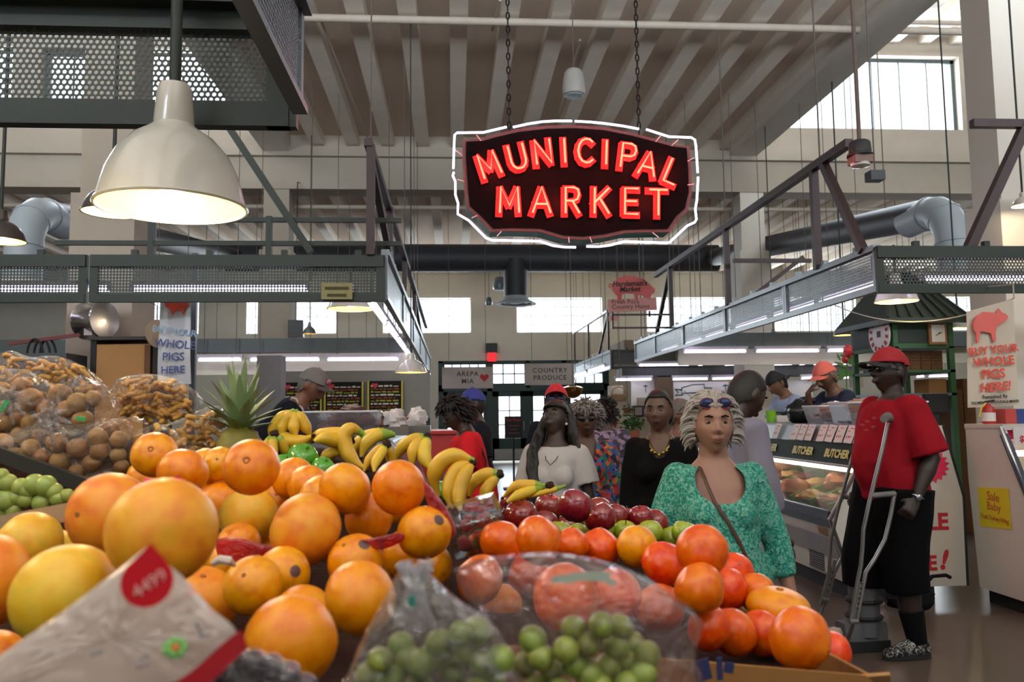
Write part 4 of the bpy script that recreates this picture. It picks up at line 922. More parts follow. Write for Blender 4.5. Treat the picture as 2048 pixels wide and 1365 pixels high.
ex = 0.13; zr = kz1+0.62; xm = (kx0+kx1)/2
b = MB(); b.add([(kx0-ex, 8.85, kz1), (kx1+ex, 8.85, kz1), (kx1+ex, 10.15, kz1), (kx0-ex, 10.15, kz1), (kx0+0.2, 9.5, zr), (kx1-0.2, 9.5, zr)], [(0, 1, 5, 4), (1, 2, 5), (2, 3, 4, 5), (3, 0, 4), (3, 2, 1, 0)])
b.build('roof', m_kroof, t, smooth=False)
b = MB()
for i in range(8):
    u = i/7; x = kx0-ex+(kx1-kx0+2*ex)*u; xt = kx0+0.2+(kx1-kx0-0.4)*u; b.bar((x, 8.85, kz1+0.01), (xt, 9.5, zr+0.01), 0.02, 0.03)
b.each('roof_seam', m_kroof, t, smooth=False)
b = MB(); b.b2((kx0-ex, 8.83, kz1-0.05), (kx1+ex, 8.87, kz1+0.01)); b.b2((kx0-ex, 8.85, kz1-0.05), (kx0-ex+0.03, 10.15, kz1+0.01)); b.build('eave', m_kroof, t, smooth=False)
for nm, py in (('shelf', 741), ('counter', 787)):
    z = at(1850, py, 9.1).z; b = MB(); b.b2((kx0+0.0, 9.0, z-0.03), (kx1, 9.98, z)); b.build(nm, m_kg if nm == 'shelf' else m_graysteel, t, smooth=False)
shz = at(1850, 741, 9.1).z; ctz = at(1850, 787, 9.1).z
for i, (p0, p1) in enumerate(((1800, 1820), (1821, 1841), (1842, 1861), (1864, 1884))):
    a, c = at(p0, 740, 9.15), at(p1, 702, 9.15); tt = thing('brown_carton', ((a.x+c.x)/2, 9.3, shz), 'brown carton on the kiosk shelf, %s from the left' % ORD[i], 'box', 'cartons on the kiosk shelf')
    b = MB(); b.b2((a.x, 9.15, shz), (c.x, 9.5, c.z)); b.build('carton', m_cardd, tt, smooth=False)
    b = MB(); 
    for j in range(4): b.b2((a.x+0.015, 9.146, c.z-0.05-j*0.035), (c.x-0.02-0.01*(j % 2), 9.15, c.z-0.045-j*0.035))
    b.build('print', m_ink, tt, smooth=False)
a, c = at(1858, 786, 9.2), at(1892, 758, 9.2); b = MB(); b.b2((a.x, 9.2, ctz), (c.x, 9.5, c.z)); tag(b.build('brown_carton', m_cardb, smooth=False), 'tan carton on the kiosk counter', 'box')
a, c = at(1852, 826, 8.7), at(1896, 788, 8.7); t = thing('monitor', ((a.x+c.x)/2, 8.7, 0), 'black monitor under the kiosk counter', 'monitor')
b = MB(); b.b2((a.x, 8.7, a.z), (c.x, 8.76, c.z)); b.build('screen', m_blackb, t, smooth=False); b = MB(); b.b2(((a.x+c.x)/2-0.03, 8.72, 0), ((a.x+c.x)/2+0.03, 8.76, a.z)); b.build('stand', m_blackb, t, smooth=False)
# clock and round sign on the frieze
c = at(1873, 668, 8.99); t = thing('wall_clock', c, 'square wooden-framed clock on the green kiosk', 'clock')
b = MB(); b.box((c.x, 8.975, c.z), (0.21, 0.03, 0.25)); b.build('frame', M('oak', '8a6036', 0.5), t, smooth=False)
b = MB(); b.box((c.x, 8.957, c.z), (0.155, 0.008, 0.195)); b.build('dial', m_white, t, smooth=False)
b = MB(); b.bar((c.x-0.035, 8.951, c.z-0.025), (c.x+0.045, 8.951, c.z+0.015), 0.003, 0.008); b.build('hand', m_ink, t, smooth=False); b = MB(); b.bar((c.x, 8.951, c.z), (c.x+0.02, 8.951, c.z+0.012), 0.003, 0.01); b.build('hand', m_ink, t, smooth=False)
c = atx(1760, 669, kx0-0.02); t = thing('round_sign', c, 'white round sign with red lettering on the kiosk side', 'sign')
b = MB(); b.lathe([(0, 0), (0.235, 0), (0.235, 0.015), (0, 0.015)], c, 32, mat=Matrix.Rotation(R(-90), 3, 'Y')); b.build('disc', m_white, t, smooth=False)
b = MB()
for k in range(14):
    a = 2*math.pi*k/14; b.box((c.x-0.019, c.y+0.18*math.sin(a), c.z+0.18*math.cos(a)), (0.006, 0.035, 0.05), mat=Matrix.Rotation(-a, 3, 'X'))
b.build('ring_lettering', m_redink, t, smooth=False)
b = MB(); b.box((c.x-0.019, c.y, c.z), (0.006, 0.07, 0.07)); b.build('emblem', m_gray, t, smooth=False)
# cartons stacked right of the kiosk
for i, (p0, p1, z0, z1) in enumerate(((1906, 1926, 0.98, 1.3), (1928, 1950, 0.98, 1.36), (1906, 1926, 1.3, 1.66), (1928, 1950, 1.36, 1.78), (1906, 1948, 0.5, 0.98), (1906, 1948, 0, 0.5))):
    a, c = at(p0, 800, 9.3), at(p1, 800, 9.3); b = MB(); b.b2((a.x, 9.3, z0), (c.x, 9.7, z1))
    tag(b.build('brown_carton', m_cardd, smooth=False), ['lower left', 'lower right', 'upper left', 'upper right', 'wide middle', 'bottom'][i]+' brown carton of the stack between kiosk and pig banner', 'box', 'stack right of the kiosk')
# fire extinguisher, red and blue packets on the poultry case
c = at(1974, 836, 6.0); t = thing('fire_extinguisher', (c.x, 5.98, 1.31), 'red fire extinguisher standing behind the white case under the banner', 'fire extinguisher')
b = MB(); b.lathe([(0, 0), (0.045, 0), (0.047, 0.01), (0.047, 0.1), (0.04, 0.125), (0.018, 0.14), (0.016, 0.155), (0, 0.155)], (c.x, 5.98, 1.31), 20); b.build('cylinder', M('ext_red', 'a8221f', 0.3), t)
b = MB(); b.lathe([(0.048, 0.02), (0.048, 0.085)], (c.x, 5.98, 1.31), 20); b.build('label_band', m_paper, t)
b = MB(); b.bar((c.x-0.02, 5.98, 1.475), (c.x+0.05, 5.98, 1.485), 0.02, 0.012); b.build('handle', m_blackb, t, smooth=False); b = MB(); b.tube([(c.x-0.01, 5.98, 1.47), (c.x-0.06, 5.97, 1.43), (c.x-0.09, 5.96, 1.36)], 0.008, 6); b.build('hose', m_yellowink, t)
for i, (px0, px1, mat, lab) in enumerate(((2012, 2032, M('orange_red_pack', 'b0403a', 0.5), 'red packet on the right case beside the extinguisher'), (2034, 2060, M('blue_pack', '2a3f7c', 0.5), 'blue box on the right case at the picture edge'))):
    a, c = at(px0, 845, 5.9), at(px1, 818, 5.9); b = MB(); b.b2((a.x, 5.9, 1.31), (c.x, 6.02, c.z)); tag(b.build('packet', mat, smooth=False), lab, 'box')
# ---- pig banner on a line
m_cloth = M('banner_cloth', 'cbbfaf', 0.8, var=0.05, scale=5); m_pigc = M('coral_print', 'dd6a62', 0.7); m_redl = M('coral_letters', 'd6503f', 0.7)
BY = 6.3; bt = thing('banner', at(1985, 815, BY), 'cream cloth banner with coral pig reading BUY YOUR WHOLE PIGS HERE!', 'banner')
C4 = [at(*p, BY) for p in ((1933, 624), (2027, 598), (2034, 811), (1938, 816))]
def bf(u, v, d=0.0):
    p = C4[0].lerp(C4[1], u).lerp(C4[3].lerp(C4[2], u), v); return p+Vector((0, 0.012*math.sin(u*9+v*2)*(0.3+v)-d, 0))
b = MB(); b.grid(14, 20, lambda u, v: bf(u, v)); b.grid(14, 20, lambda u, v: bf(u, v, -0.004)); b.build('cloth', m_cloth, bt)
pg = [(1942, 648), (1948, 634), (1962, 625), (1978, 626), (1988, 628), (1993, 618), (1999, 626), (2008, 630), (2012, 636), (2006, 644), (1996, 648), (1990, 654), (1987, 664), (1987, 684), (1982, 686), (1977, 668), (1965, 665), (1956, 664), (1953, 686), (1949, 688), (1948, 668), (1943, 660)]
b = MB(); b.prism([(at(*p, BY).x, at(*p, BY).z) for p in pg], 'y', BY-0.03, BY-0.018); b.build('pig_print', m_pigc, bt, smooth=False)
for s_, sz, px_, py_, ti, sh in (('BUY YOUR', 0.085, 1983, 701, 5, 0), ('WHOLE', 0.095, 1984, 724, 4, 0), ('PIGS', 0.1, 1983, 749, 3, 0), ('HERE!', 0.098, 1986, 775, 4, 0.25)): wr(bt, s_, sz, px_, py_, BY, m_redl, ti, 0.003, sh, dy=0.024)
for s_, sz, px_, py_ in (('Furnished By', 0.04, 1986, 794), ('THOMPSON WHOLESALE MEATS', 0.027, 1986, 805)): wr(bt, s_, sz, px_, py_, BY, m_ink, 2, 0.001, dy=0.024)
b = MB(); pts = []
A, B2 = at(1660, 606, 8.5), at(2028, 597, BY)
for k in range(25): u = k/24; p = A.lerp(B2, u); p.z -= 0.22*4*u*(1-u)*0.9; pts.append(p)
b.tube(pts, 0.006, 6); b.tube([B2, (B2.x, B2.y, 2.42), (B2.x, 6.62, 2.45)], 0.006, 6); tag(b.build('cord', M('white_cord', 'a9a49c', 0.7)), 'thin sagging cord holding the pig banner under the right canopy', 'cord')

# ---- white sign wall and shelves far behind the butcher stall
m_signw = M('white_signwall', 'd9d8d0', 0.5, var=0.03); m_leafg = M('leaf_green', '3d6a2c', 0.6, var=0.3, scale=10); m_teal = M('teal_ink', '2f5a5c', 0.6)
YS = 17.2
for i, (p0, p1) in enumerate(((1264, 1312), (1346, 1624))):
    a, c = at(p0, 812, YS), at(p1, 762, YS); t = thing('sign_panel', ((a.x+c.x)/2, YS, 0), ['small lit white panel with little green drawings left of the brown pillar', 'long lit white panel with outlined ribbon drawing behind the butcher stall'][i], 'sign')
    b = MB(); b.b2((a.x, YS, a.z), (c.x, YS+0.05, c.z)); b.build('panel', m_signw, t, smooth=False)
    b = MB(); b.b2((a.x, YS+0.05, 0), (c.x, YS+0.12, a.z)); b.build('base_wall', M('beige_wall', 'a19680', 0.8), t, smooth=False)
    if i == 1:
        b = MB()
        for st in ([(1364, 776), (1385, 770), (1408, 769), (1409, 785), (1386, 786), (1363, 787), (1364, 776)], [(1363, 780), (1350, 779), (1357, 785), (1350, 791), (1366, 790)], [(1409, 776), (1424, 776), (1416, 783), (1422, 790), (1406, 788)]): b.tube([at(*p, YS)+Vector((0, -0.01, 0)) for p in st], 0.012, 5)
        b.build('ribbon', m_teal, t)
        b = MB(); b.tube([at(*p, YS)+Vector((0, -0.008, 0)) for p in ((1368, 781), (1389, 802), (1406, 781))], 0.008, 5); b.build('vee', M('pale_red', 'c79a92', 0.6), t)
        for px_ in (1451, 1476):
            b = MB(); p = at(px_, 773, YS); b.prism([(p.x-0.07, p.z), (p.x-0.04, p.z+0.03), (p.x, p.z+0.04), (p.x+0.04, p.z+0.03), (p.x+0.07, p.z)], 'y', YS-0.01, YS); b.b2((p.x-0.006, YS-0.01, p.z-0.12), (p.x+0.006, YS, p.z)); b.build('tree_drawing', m_teal, t, smooth=False)
        b = MB(); p = at(1462, 777, YS); b.b2((p.x-0.05, YS-0.02, p.z-0.15), (p.x+0.04, YS-0.01, p.z+0.18)); b.build('yellow_ribbon', m_yellowink, t, smooth=False)
    else:
        b = MB(); p = at(1291, 774, YS); b.prism([(p.x-0.06, p.z), (p.x, p.z+0.04), (p.x+0.06, p.z)], 'y', YS-0.01, YS); b.b2((p.x-0.006, YS-0.01, p.z-0.12), (p.x+0.006, YS, p.z)); b.build('tree_drawing', m_teal, t, smooth=False)
b = MB(); a, c = at(1240, 756, YS-0.1), at(1740, 734, YS-0.1); b.b2((a.x, YS-0.3, a.z), (c.x+0.6, YS+0.2, c.z)); b.bar((a.x+0.5, YS, c.z), (a.x+0.5, YS, 5.7), 0.02); b.bar((c.x-0.5, YS, c.z), (c.x-0.5, YS, 5.7), 0.02); tag(b.build('dark_soffit', M('soffit', '3f4242', 0.6), smooth=False), 'dark soffit above the white sign wall', 'soffit')
b = MB(); a, c = at(1318, 890, 16.9), at(1346, 752, 16.9); b.b2((a.x, 16.9, 0), (c.x, 17.15, c.z)); tag(b.build('brown_pillar', M('brown_pillar', '6b5a45', 0.7, var=0.3, scale=6), smooth=False), 'brown pillar between the two white sign panels', 'pillar')
# warm shelf strip behind the vendors: jars and hanging meats
b = MB(); a, c = at(1585, 845, 12.2), at(1790, 742, 12.2); b.b2((a.x, 12.2, 0), (c.x+0.3, 12.3, 1.42)); b.b2((a.x, 12.15, 1.0), (c.x+0.3, 12.2, 1.04)); tag(b.build('back_counter', M('pale_green_tile', 'a7ab8e', 0.5), smooth=False), 'pale tiled back counter behind the two vendors', 'counter')
for i in range(10):
    p = at(1600+i*9.5, 786+3*(i % 3), 12.25); b = MB(); lump(b, (p.x, 12.25, 1.42+0.1), (0.07, 0.04, 0.1), i+3, 0.4); tag(b.build('smoked_piece', M('hung_meat', '6b3a28', 0.5, var=0.4, scale=14)), 'smoked meat standing on the back counter behind the vendors', 'meat', 'smoked meats behind the vendors')
t = poster('paper_sign', 'blank white sheet right of the coral-capped vendor', 'sign', ((1697, 744), (1726, 742), (1727, 775), (1698, 776)), 10.6, m_signw)
b = MB(); p = at(1712, 776, 10.6); b.bar((p.x, 10.62, p.z), (p.x, 10.62, 0), 0.03); b.build('post', m_graysteel, t, smooth=False)
# flower stem
p = at(1690, 810, 8.6); t = thing('flower_vase', (p.x, 8.6, 0), 'red ginger flower on a green stem above the coral-capped vendor', 'plant')
b = MB(); b.tube([(p.x+0.02, 8.6, 1.33), at(1693, 760, 8.6), at(1695, 705, 8.6)], 0.008, 6); b.build('stem', m_leafg, t)
b = MB(); b.lathe([(0, 0), (0.04, 0), (0.05, 0.1), (0.03, 0.18), (0.04, 0.2)], (p.x+0.02, 8.6, 1.305), 16); b.build('vase', m_clearbin, t); b = MB(); b.tube([(p.x+0.02, 8.6, 1.3), (p.x+0.02, 8.6, 0)], 0.02, 8); b.build('stand', m_graysteel, t)
for (x, y, r) in ((1696, 703, 0.045), (1690, 719, 0.03)):
    b = MB(); lump(b, at(x, y, 8.6), (r, r, r*1.3), 3, 0.6, 4); b.build('flower', M('flower_red', 'b8323a', 0.5), t)
b = MB()
for k in range(12):
    q = at(1686+random.uniform(-12, 16), 712+random.uniform(0, 45), 8.6); a = random.uniform(0, 6.28); d = Vector((math.cos(a)*0.09, random.uniform(-0.03, 0.03), math.sin(a)*0.05)); s_ = Vector((-d.z, 0, d.x))*0.35; b.add([q-d, q+s_, q+d, q-s_], [(0, 1, 2, 3)])
b.build('leaves', m_leafg, t, smooth=False)
# plants, basket, pictures near the entrance
def bush(px, py, Y, r, label, zf=0.0, pot=None, n=70):
    c = at(px, py, Y); t = thing('potted_plant', (c.x, Y, zf), label, 'plant')
    b = MB()
    for k in range(n):
        d = Vector((random.gauss(0, 1), random.gauss(0, 1), random.gauss(0, 0.7))).normalized()*r*random.uniform(0.3, 1); q = c+d; a = Vector((random.uniform(-1, 1), random.uniform(-1, 1), random.uniform(-0.3, 1))).normalized()*r*0.32; s_ = a.cross(Vector((0.3, 0.5, 1))).normalized()*r*0.12
        b.add([q-a*0.5, q+s_, q+a*0.7, q-s_], [(0, 1, 2, 3)])
    b.build('foliage', m_leafg, t, smooth=False)
    b = MB(); z0 = zf; b.lathe([(0, z0), (r*0.5, z0), (r*0.65, max(z0+0.1, c.z-r*0.5)), (0, max(z0+0.1, c.z-r*0.5))], (c.x, Y, 0), 16); b.build('pot', pot or M('terracotta', '8a4a34', 0.7), t); return t
bush(1262, 848, 12.5, 0.2, 'bushy green plant beside the black-jacketed woman', n=160)
t = bush(1255, 818, 16, 0.13, 'hanging green plant with red pot left of the sign panels', zf=1.42)
b = MB(); p = at(1255, 818, 16); b.tube([(p.x, 16, 1.6), (p.x, 16.0, 6.02)], 0.005, 5); b.build('hanger', m_wire, t)
p = at(1239, 794, 16.5); t = thing('hanging_basket', p, 'round wicker basket hung before the cream post', 'basket')
b = MB(); b.lathe([(0, -0.1), (0.12, -0.09), (0.17, 0.0), (0.16, 0.05), (0.15, 0.0), (0, -0.06)], p, 20); b.build('bowl', M('wicker', 'a58a68', 0.8, bump=0.5), t)
b = MB(); b.tube([p+Vector((0.17*math.cos(a), 0, 0.2*math.sin(a))) for a in [k*math.pi/12 for k in range(13)]], 0.012, 6); b.build('handle', M('wicker', 'a58a68'), t); b = MB(); b.tube([p+Vector((0, 0, 0.2)), (p.x, p.y, 6.02)], 0.005, 5); b.build('hanger', m_wire, t)
a, c = at(1222, 880, 17), at(1262, 815, 17); b = MB(); b.b2((a.x, 17, 0), (a.x+0.28, 17.25, 2.0)); tag(b.build('cream_post', M('cream_post', 'b7ad97', 0.7), smooth=False), 'cream post with red cloth behind the purple-shirted person', 'post')
b = MB(); p = at(1224, 822, 16.99); b.grid(4, 8, lambda u, v: p+Vector((-0.07+0.14*u+0.01*math.sin(v*9), -0.03+0.02*math.sin(u*5), 0.25-0.6*v))); b.grid(4, 8, lambda u, v: p+Vector((-0.07+0.14*u+0.01*math.sin(v*9), 0.06+0.02*math.sin(u*5), 0.25-0.6*v))); tag(b.build('red_cloth', m_redink), 'strip of red cloth hanging on the cream post', 'cloth')
t = poster('picture_frame', 'small dark framed picture left of the black-jacketed woman', 'picture', ((1267, 812), (1287, 812), (1287, 834), (1267, 834)), 17.1, m_blackb, th=0.03)
b = MB(); a, c = at(1270, 831, 17.06), at(1284, 815, 17.06); b.b2((a.x, 17.055, a.z), (c.x, 17.06, c.z)); b.build('picture', M('photo_grey', '8a8078', 0.6, var=0.4, scale=20), t, smooth=False)
b = MB(); a, c = at(1262, 900, 17.3), at(1300, 790, 17.3); b.b2((at(1225, 0, 17.3).x+0.3, 17.12, 0), (c.x, 17.2, 1.75)); tag(b.build('partition', M('beige_wall', 'a19680', 0.8), smooth=False), 'beige partition carrying the small framed picture', 'partition')
# convex dome mirror above the red-capped man
p = at(1145, 776, 14.5); t = thing('dome_mirror', p, 'round amber dome mirror hung above the crowd', 'mirror')
b = MB(); b.ball(p, (0.19, 0.19, 0.19), 24, 12, fn=lambda d: 1 if d.z < 0.15 else 0.15/max(d.z, 0.15)); b.build('dome', M('amber_mirror', 'b98a4a', 0.08, 1.0, var=0.3, scale=9), t)
b = MB(); b.tube([p+Vector((0, 0, 0.02)), (p.x, p.y, 6.66)], 0.007, 5); b.build('hanger', m_wire, t)
# A-board by the door
p = at(1027, 855, 16.0); t = thing('chalk_board', (p.x, 16, 0), 'black chalk board on a stand before the entrance doors', 'sign')
b = MB(); b.b2((p.x-0.17, 15.98, p.z-0.21), (p.x+0.17, 16.02, p.z+0.21)); b.build('board', m_blackb, t, smooth=False)
b = MB(); b.b2((p.x-0.02, 16.02, 0), (p.x+0.02, 16.05, p.z+0.2)); b.b2((p.x-0.2, 15.85, 0), (p.x+0.2, 16.2, 0.03)); b.build('stand', m_blackb, t, smooth=False)
b = MB(); text_geo(b, 'Get Fresh', 0.075, facing((p.x, 15.978, p.z+0.14)), shear=0.2); b.build('lettering', m_redink, t, smooth=False)
b = MB()
for k, w in enumerate((0.2, 0.14, 0.22)): b.b2((p.x-w/2, 15.974, p.z+0.02-0.07*k), (p.x+w/2, 15.978, p.z+0.035-0.07*k))
b.build('chalk_lines', M('dull_red', '7a2f30', 0.7), t, smooth=False)

# ---- left stall
case3 = thing('arepa_case', (-0.8, 6.4, 0), 'left glass counter case with price cards along its slope', 'display case')
P3 = [(-0.42, 0.0), (-0.3, 0.6), (-0.48, 1.08), (-0.56, 1.2), (-0.62, 1.25), (-1.15, 1.25), (-1.15, 0)]
b = MB(); b.prism(P3, 'y', 6.3, 6.36); b.build('end_panel', M('dull_steel', '5c5f63', 0.5, 0.3), case3, smooth=False); b = MB(); b.prism(P3, 'y', 9.9, 9.96); b.build('end_panel', m_case, case3, smooth=False)
b = MB(); b.b2((-0.46, 6.36, 0), (-0.42, 9.9, 0.6)); b.build('front_panel', m_case, case3, smooth=False)
b = MB(); b.quad((-0.31, 6.36, 0.6), (-0.31, 9.9, 0.6), (-0.48, 9.9, 1.08), (-0.48, 6.36, 1.08), 0.008); b.build('glass_front', GLASS('blue_glass', (190, 205, 215), gloss=0.25, haze=0.25), case3, smooth=False)
b = MB(); b.prism([(-0.48, 1.08), (-0.56, 1.2), (-0.62, 1.25), (-1.15, 1.25), (-1.15, 1.22), (-0.62, 1.21), (-0.52, 1.08)], 'y', 6.36, 9.9); b.build('top', m_graysteel, case3, smooth=False)
b = MB(); b.b2((-1.15, 6.36, 0), (-1.12, 9.9, 1.22)); b.build('rear_panel', m_inside, case3, smooth=False)
b = MB(); b.b2((-1.12, 6.36, 0.56), (-0.36, 9.9, 0.6)); b.build('deck', m_tray, case3, smooth=False)
b = MB(); b.tube([(-0.62, 6.5, 1.12), (-0.62, 9.8, 1.12)], 0.015, 8); b.build('case_tube', m_caselight, case3)
for i in range(11):
    y = 6.5+i*0.3; c = Vector((-0.505, y, 1.15)); m4 = facing(c, (0.83, 0, 0.55)); b = MB()
    b.add([m4 @ Vector(p) for p in ((-0.05, -0.05, 0.004), (0.05, -0.05, 0.004), (0.05, 0.05, 0.004), (-0.05, 0.05, 0.004), (-0.05, -0.05, 0.008), (0.05, -0.05, 0.008), (0.05, 0.05, 0.008), (-0.05, 0.05, 0.008))], [(3, 2, 1, 0), (4, 5, 6, 7), (0, 1, 5, 4), (1, 2, 6, 5), (2, 3, 7, 6), (3, 0, 4, 7)])
    tag(b.build('price_card', m_paper, smooth=False), '%s small white card from the near end along the left glass case' % ORD[i], 'price card', 'cards on the left case')
b = MB(); b.b2((-0.42, 10.1, 0), (0.05, 11.2, 1.2)); b.b2((-0.46, 10.06, 1.2), (0.09, 11.24, 1.24)); tag(b.build('red_counter', M('red_counter', 'b8322c', 0.5), smooth=False), 'red fronted counter beyond the left glass case', 'counter')
b = MB(); p0, p1 = at(500, 940, 7.3), at(480, 760, 7.3)
b.b2((-2.95, 8.7, 0), (-2.0, 9.3, 1.15)); tag(b.build('prep_counter', m_graysteel, smooth=False), 'grey counter inside the left stall', 'counter')
# bin of smoked meat and bagged food on the left case
t, x0, x1, y0, y1, zt = bin_(604, 756, 872, 823, 6.75, 'large clear bin holding dark smoked meat on the left case', None, 1, zb=1.252, d=0.4)
for i, (u, v, w, r, k) in enumerate(((0.62, 0.5, 0.1, 0.13, 0), (0.5, 0.45, 0.05, 0.12, 1), (0.75, 0.4, 0.07, 0.1, 1), (0.25, 0.5, 0.02, 0.07, 2), (0.35, 0.4, 0.02, 0.08, 2))):
    b = MB(); lump(b, (x0+(x1-x0)*u, y0+(y1-y0)*v, 1.27+w+r*0.45), (r*1.1, r*0.9, r*0.7), i+20, 0.35); tag(b.build('smoked_piece', [M('smoked_dark', '3d241b', 0.5, var=0.5, scale=10), M('smoked_brown', '5c3524', 0.5, var=0.5, scale=10), M('cured_red', '7c3530', 0.5, var=0.3)][k]), '%s smoked piece in the large clear bin on the left case' % ('topmost', 'middle', 'right', 'far left', 'small left')[i], 'meat', 'smoked meat in the left bin')
m_wbag = M('white_food_bag', 'c9c2bd', 0.35, var=0.12, scale=9, bump=0.5, bscale=14)
for i, (px, py, r, lab, mm) in enumerate(((790, 845, 0.1, 'white bag of food right of the clear bin', m_wbag), (835, 848, 0.1, 'white bag of pale food farther along the left case', m_wbag), (768, 842, 0.055, 'round dark sausage beside the clear bin', M('smoked_brown', '5c3524')), (812, 838, 0.07, 'reddish wrapped food between the two white bags', M('smoked_red', '6e3a2c', 0.4, var=0.3)))):
    p = at(px, py, 7.6+0.45*(i % 2)); b = MB(); lump(b, (p.x, p.y, 1.252+0.02+r*1.05), (r, r, r*1.15), i+30, 0.4, 3); lump(b, (p.x, p.y, 1.26+r*0.5), (r*0.8, r*0.8, r*0.5), i, 0.2); tag(b.build('food_bag' if mm is m_wbag else 'smoked_piece', mm), lab, 'bag' if mm is m_wbag else 'meat')
for i, px in enumerate((795, 840)):
    p = at(px, 865, 7.4+0.45*i); b = MB(); b.b2((p.x-0.1, p.y-0.05, 1.252), (p.x+0.1, p.y+0.02, 1.33)); tag(b.build('steel_pan', m_chrome, smooth=False), ['nearer', 'farther'][i]+' steel pan under the white bags on the left case', 'pan')
# menu boards
for i, (p0, p1, lab) in enumerate((((560, 765), (644, 836), 'dark menu board half behind the vendor, leftmost'), ((648, 764), (727, 834), 'chalk menu board with red heart, middle'), ((735, 762), (806, 833), 'chalk menu board with orange title, right'))):
    a, c = at(p0[0], p1[1], 13.0), at(p1[0], p0[1], 13.0); t = thing('menu_board', ((a.x+c.x)/2, 13.0, a.z), lab, 'sign')
    b = MB(); b.b2((a.x, 13.0, a.z), (c.x, 13.04, c.z)); b.build('board', M('chalk_black', '23221f', 0.8), t, smooth=False)
    b = MB(); b.b2((a.x, 12.98, a.z), (a.x+0.025, 13.0, c.z)); b.b2((c.x-0.025, 12.98, a.z), (c.x, 13.0, c.z)); b.b2((a.x, 12.98, a.z), (c.x, 13.0, a.z+0.02)); b.build('frame', m_yellowink, t, smooth=False)
    colz = ['c9c4b4', 'c8542e', 'b9b43a', '6a8fb0', '3fa36a']; w = c.x-a.x; hgt = c.z-a.z
    for r_ in range(9):
            b = MB(); q = r_ % 3
            zz_ = c.z-0.09-r_*(hgt-0.13)/9; x = a.x+0.05
            while x < c.x-0.1:
                ln = random.uniform(0.03, 0.1); b.b2((x, 12.994, zz_), (min(x+ln, c.x-0.04), 12.999, zz_+random.uniform(0.012, 0.028))); x += ln+0.018
            b.build('chalk_writing', M('chalk_%d' % q, ['c9c4b4', '8a4a34', '96923a'][q], 0.9), t, smooth=False)
    b = MB(); hp = [(a.x+0.11+0.003*16*math.sin(u)**3, c.z-0.07+0.003*(13*math.cos(u)-5*math.cos(2*u)-2*math.cos(3*u)-math.cos(4*u))) for u in [2*math.pi*k/20 for k in range(20)]]
    b.prism(hp, 'y', 12.99, 12.998); b.build('heart', m_redink, t, smooth=False)
b = MB(); a, c = at(560, 842, 13.05), at(860, 836, 13.05); b.b2((a.x, 12.9, a.z), (c.x, 13.3, c.z)); b.b2((a.x, 13.05, 0), (c.x, 13.25, a.z)); tag(b.build('back_wall_shelf', M('dark_wall', '3c3d39', 0.7), smooth=False), 'dark low wall with pale ledge under the menu boards', 'wall')
b = MB(); b.b2((-3.0, 13.06, a.z), (c.x, 13.12, 2.14)); tag(b.build('board_backing', M('grey_backing', '7a7870', 0.7), smooth=False), 'grey backing wall behind the menu boards', 'wall')
b = MB(); p = at(545, 800, 10.5); b.b2((p.x-0.2, 10.5, 0), (p.x+0.1, 10.8, 2.2)); tag(b.build('grey_post', M('grey_post', '77767a', 0.6), smooth=False), 'grey square post behind the capped vendor', 'post')
# shelving with carton, steel drum and the other pig banner, far left
SY = 7.55
a, c = at(178, 786, SY), at(302, 680, SY); t = thing('shelf_unit', ((a.x+c.x)/2, SY+0.2, 0), 'dark shelf unit behind the peanut bags carrying the steel drum', 'shelf')
b = MB(); b.b2((a.x, SY, 0), (a.x+0.05, SY+0.4, c.z)); b.each('upright', m_blackb, t, smooth=False); b = MB(); b.b2((c.x+0.02, SY, 0), (c.x+0.07, SY+0.4, c.z)); b.build('upright', m_blackb, t, smooth=False)
b = MB(); b.b2((a.x-0.02, SY-0.02, c.z), (c.x+0.08, SY+0.42, c.z+0.03)); b.build('shelf_board', M('dark_wood', '3a3330', 0.7), t, smooth=False); b = MB(); b.b2((a.x, SY, 1.1), (c.x+0.07, SY+0.4, 1.14)); b.build('shelf_board', M('dark_wood', '3a3330'), t, smooth=False)
a2, c2 = at(186, 780, SY-0.05), at(286, 688, SY-0.05); b = MB(); b.b2((a2.x, SY-0.0, 1.14), (c2.x, SY+0.4, c2.z)); tag(b.build('brown_carton', m_cardb, smooth=False), 'large tan carton on the shelf behind the peanuts', 'box')
b = MB(); a3 = at(286, 780, SY); c3 = at(301, 690, SY); b.b2((a3.x+0.005, SY+0.0, 1.14), (c3.x, SY+0.4, c3.z)); tag(b.build('brown_carton', m_cardd, smooth=False), 'narrow darker carton right of the large tan carton', 'box')
p = at(192, 643, SY+0.2); r = 0.165; t = thing('steel_drum', (p.x, SY+0.2, c.z+0.03), 'shiny steel drum lying on its side on the shelf', 'drum')
ax = Matrix.Rotation(R(90), 3, 'Y') ; ax = Matrix.Rotation(R(-25), 3, 'Z') @ ax
b = MB(); b.lathe([(0, -0.12), (r, -0.12), (r+0.006, -0.11), (r, -0.1), (r, 0.1), (r+0.006, 0.11), (r, 0.12), (0.03, 0.13), (0, 0.13)], (p.x, SY+0.18, c.z+0.03+r), 32, mat=ax); b.build('shell', M('brushed_steel', '8d8a86', 0.22, 0.95, var=0.2, scale=5), t)
b = MB(); q = at(172, 663, SY+0.0); b.box((q.x, SY+0.045, q.z), (0.07, 0.012, 0.06)); b.build('label', m_paper, t, smooth=False)
b = MB(); b.bar(at(18, 688, SY), at(160, 670, SY), 0.025, 0.03); tag(b.build('red_pole', M('red_pole', '6b2c28', 0.6), smooth=False), 'thin red pole lying out from the shelf on the left', 'pole')
t = thing('plate_rack', at(84, 710, SY), 'black wire hoop rack under the red pole', 'rack')
b = MB()
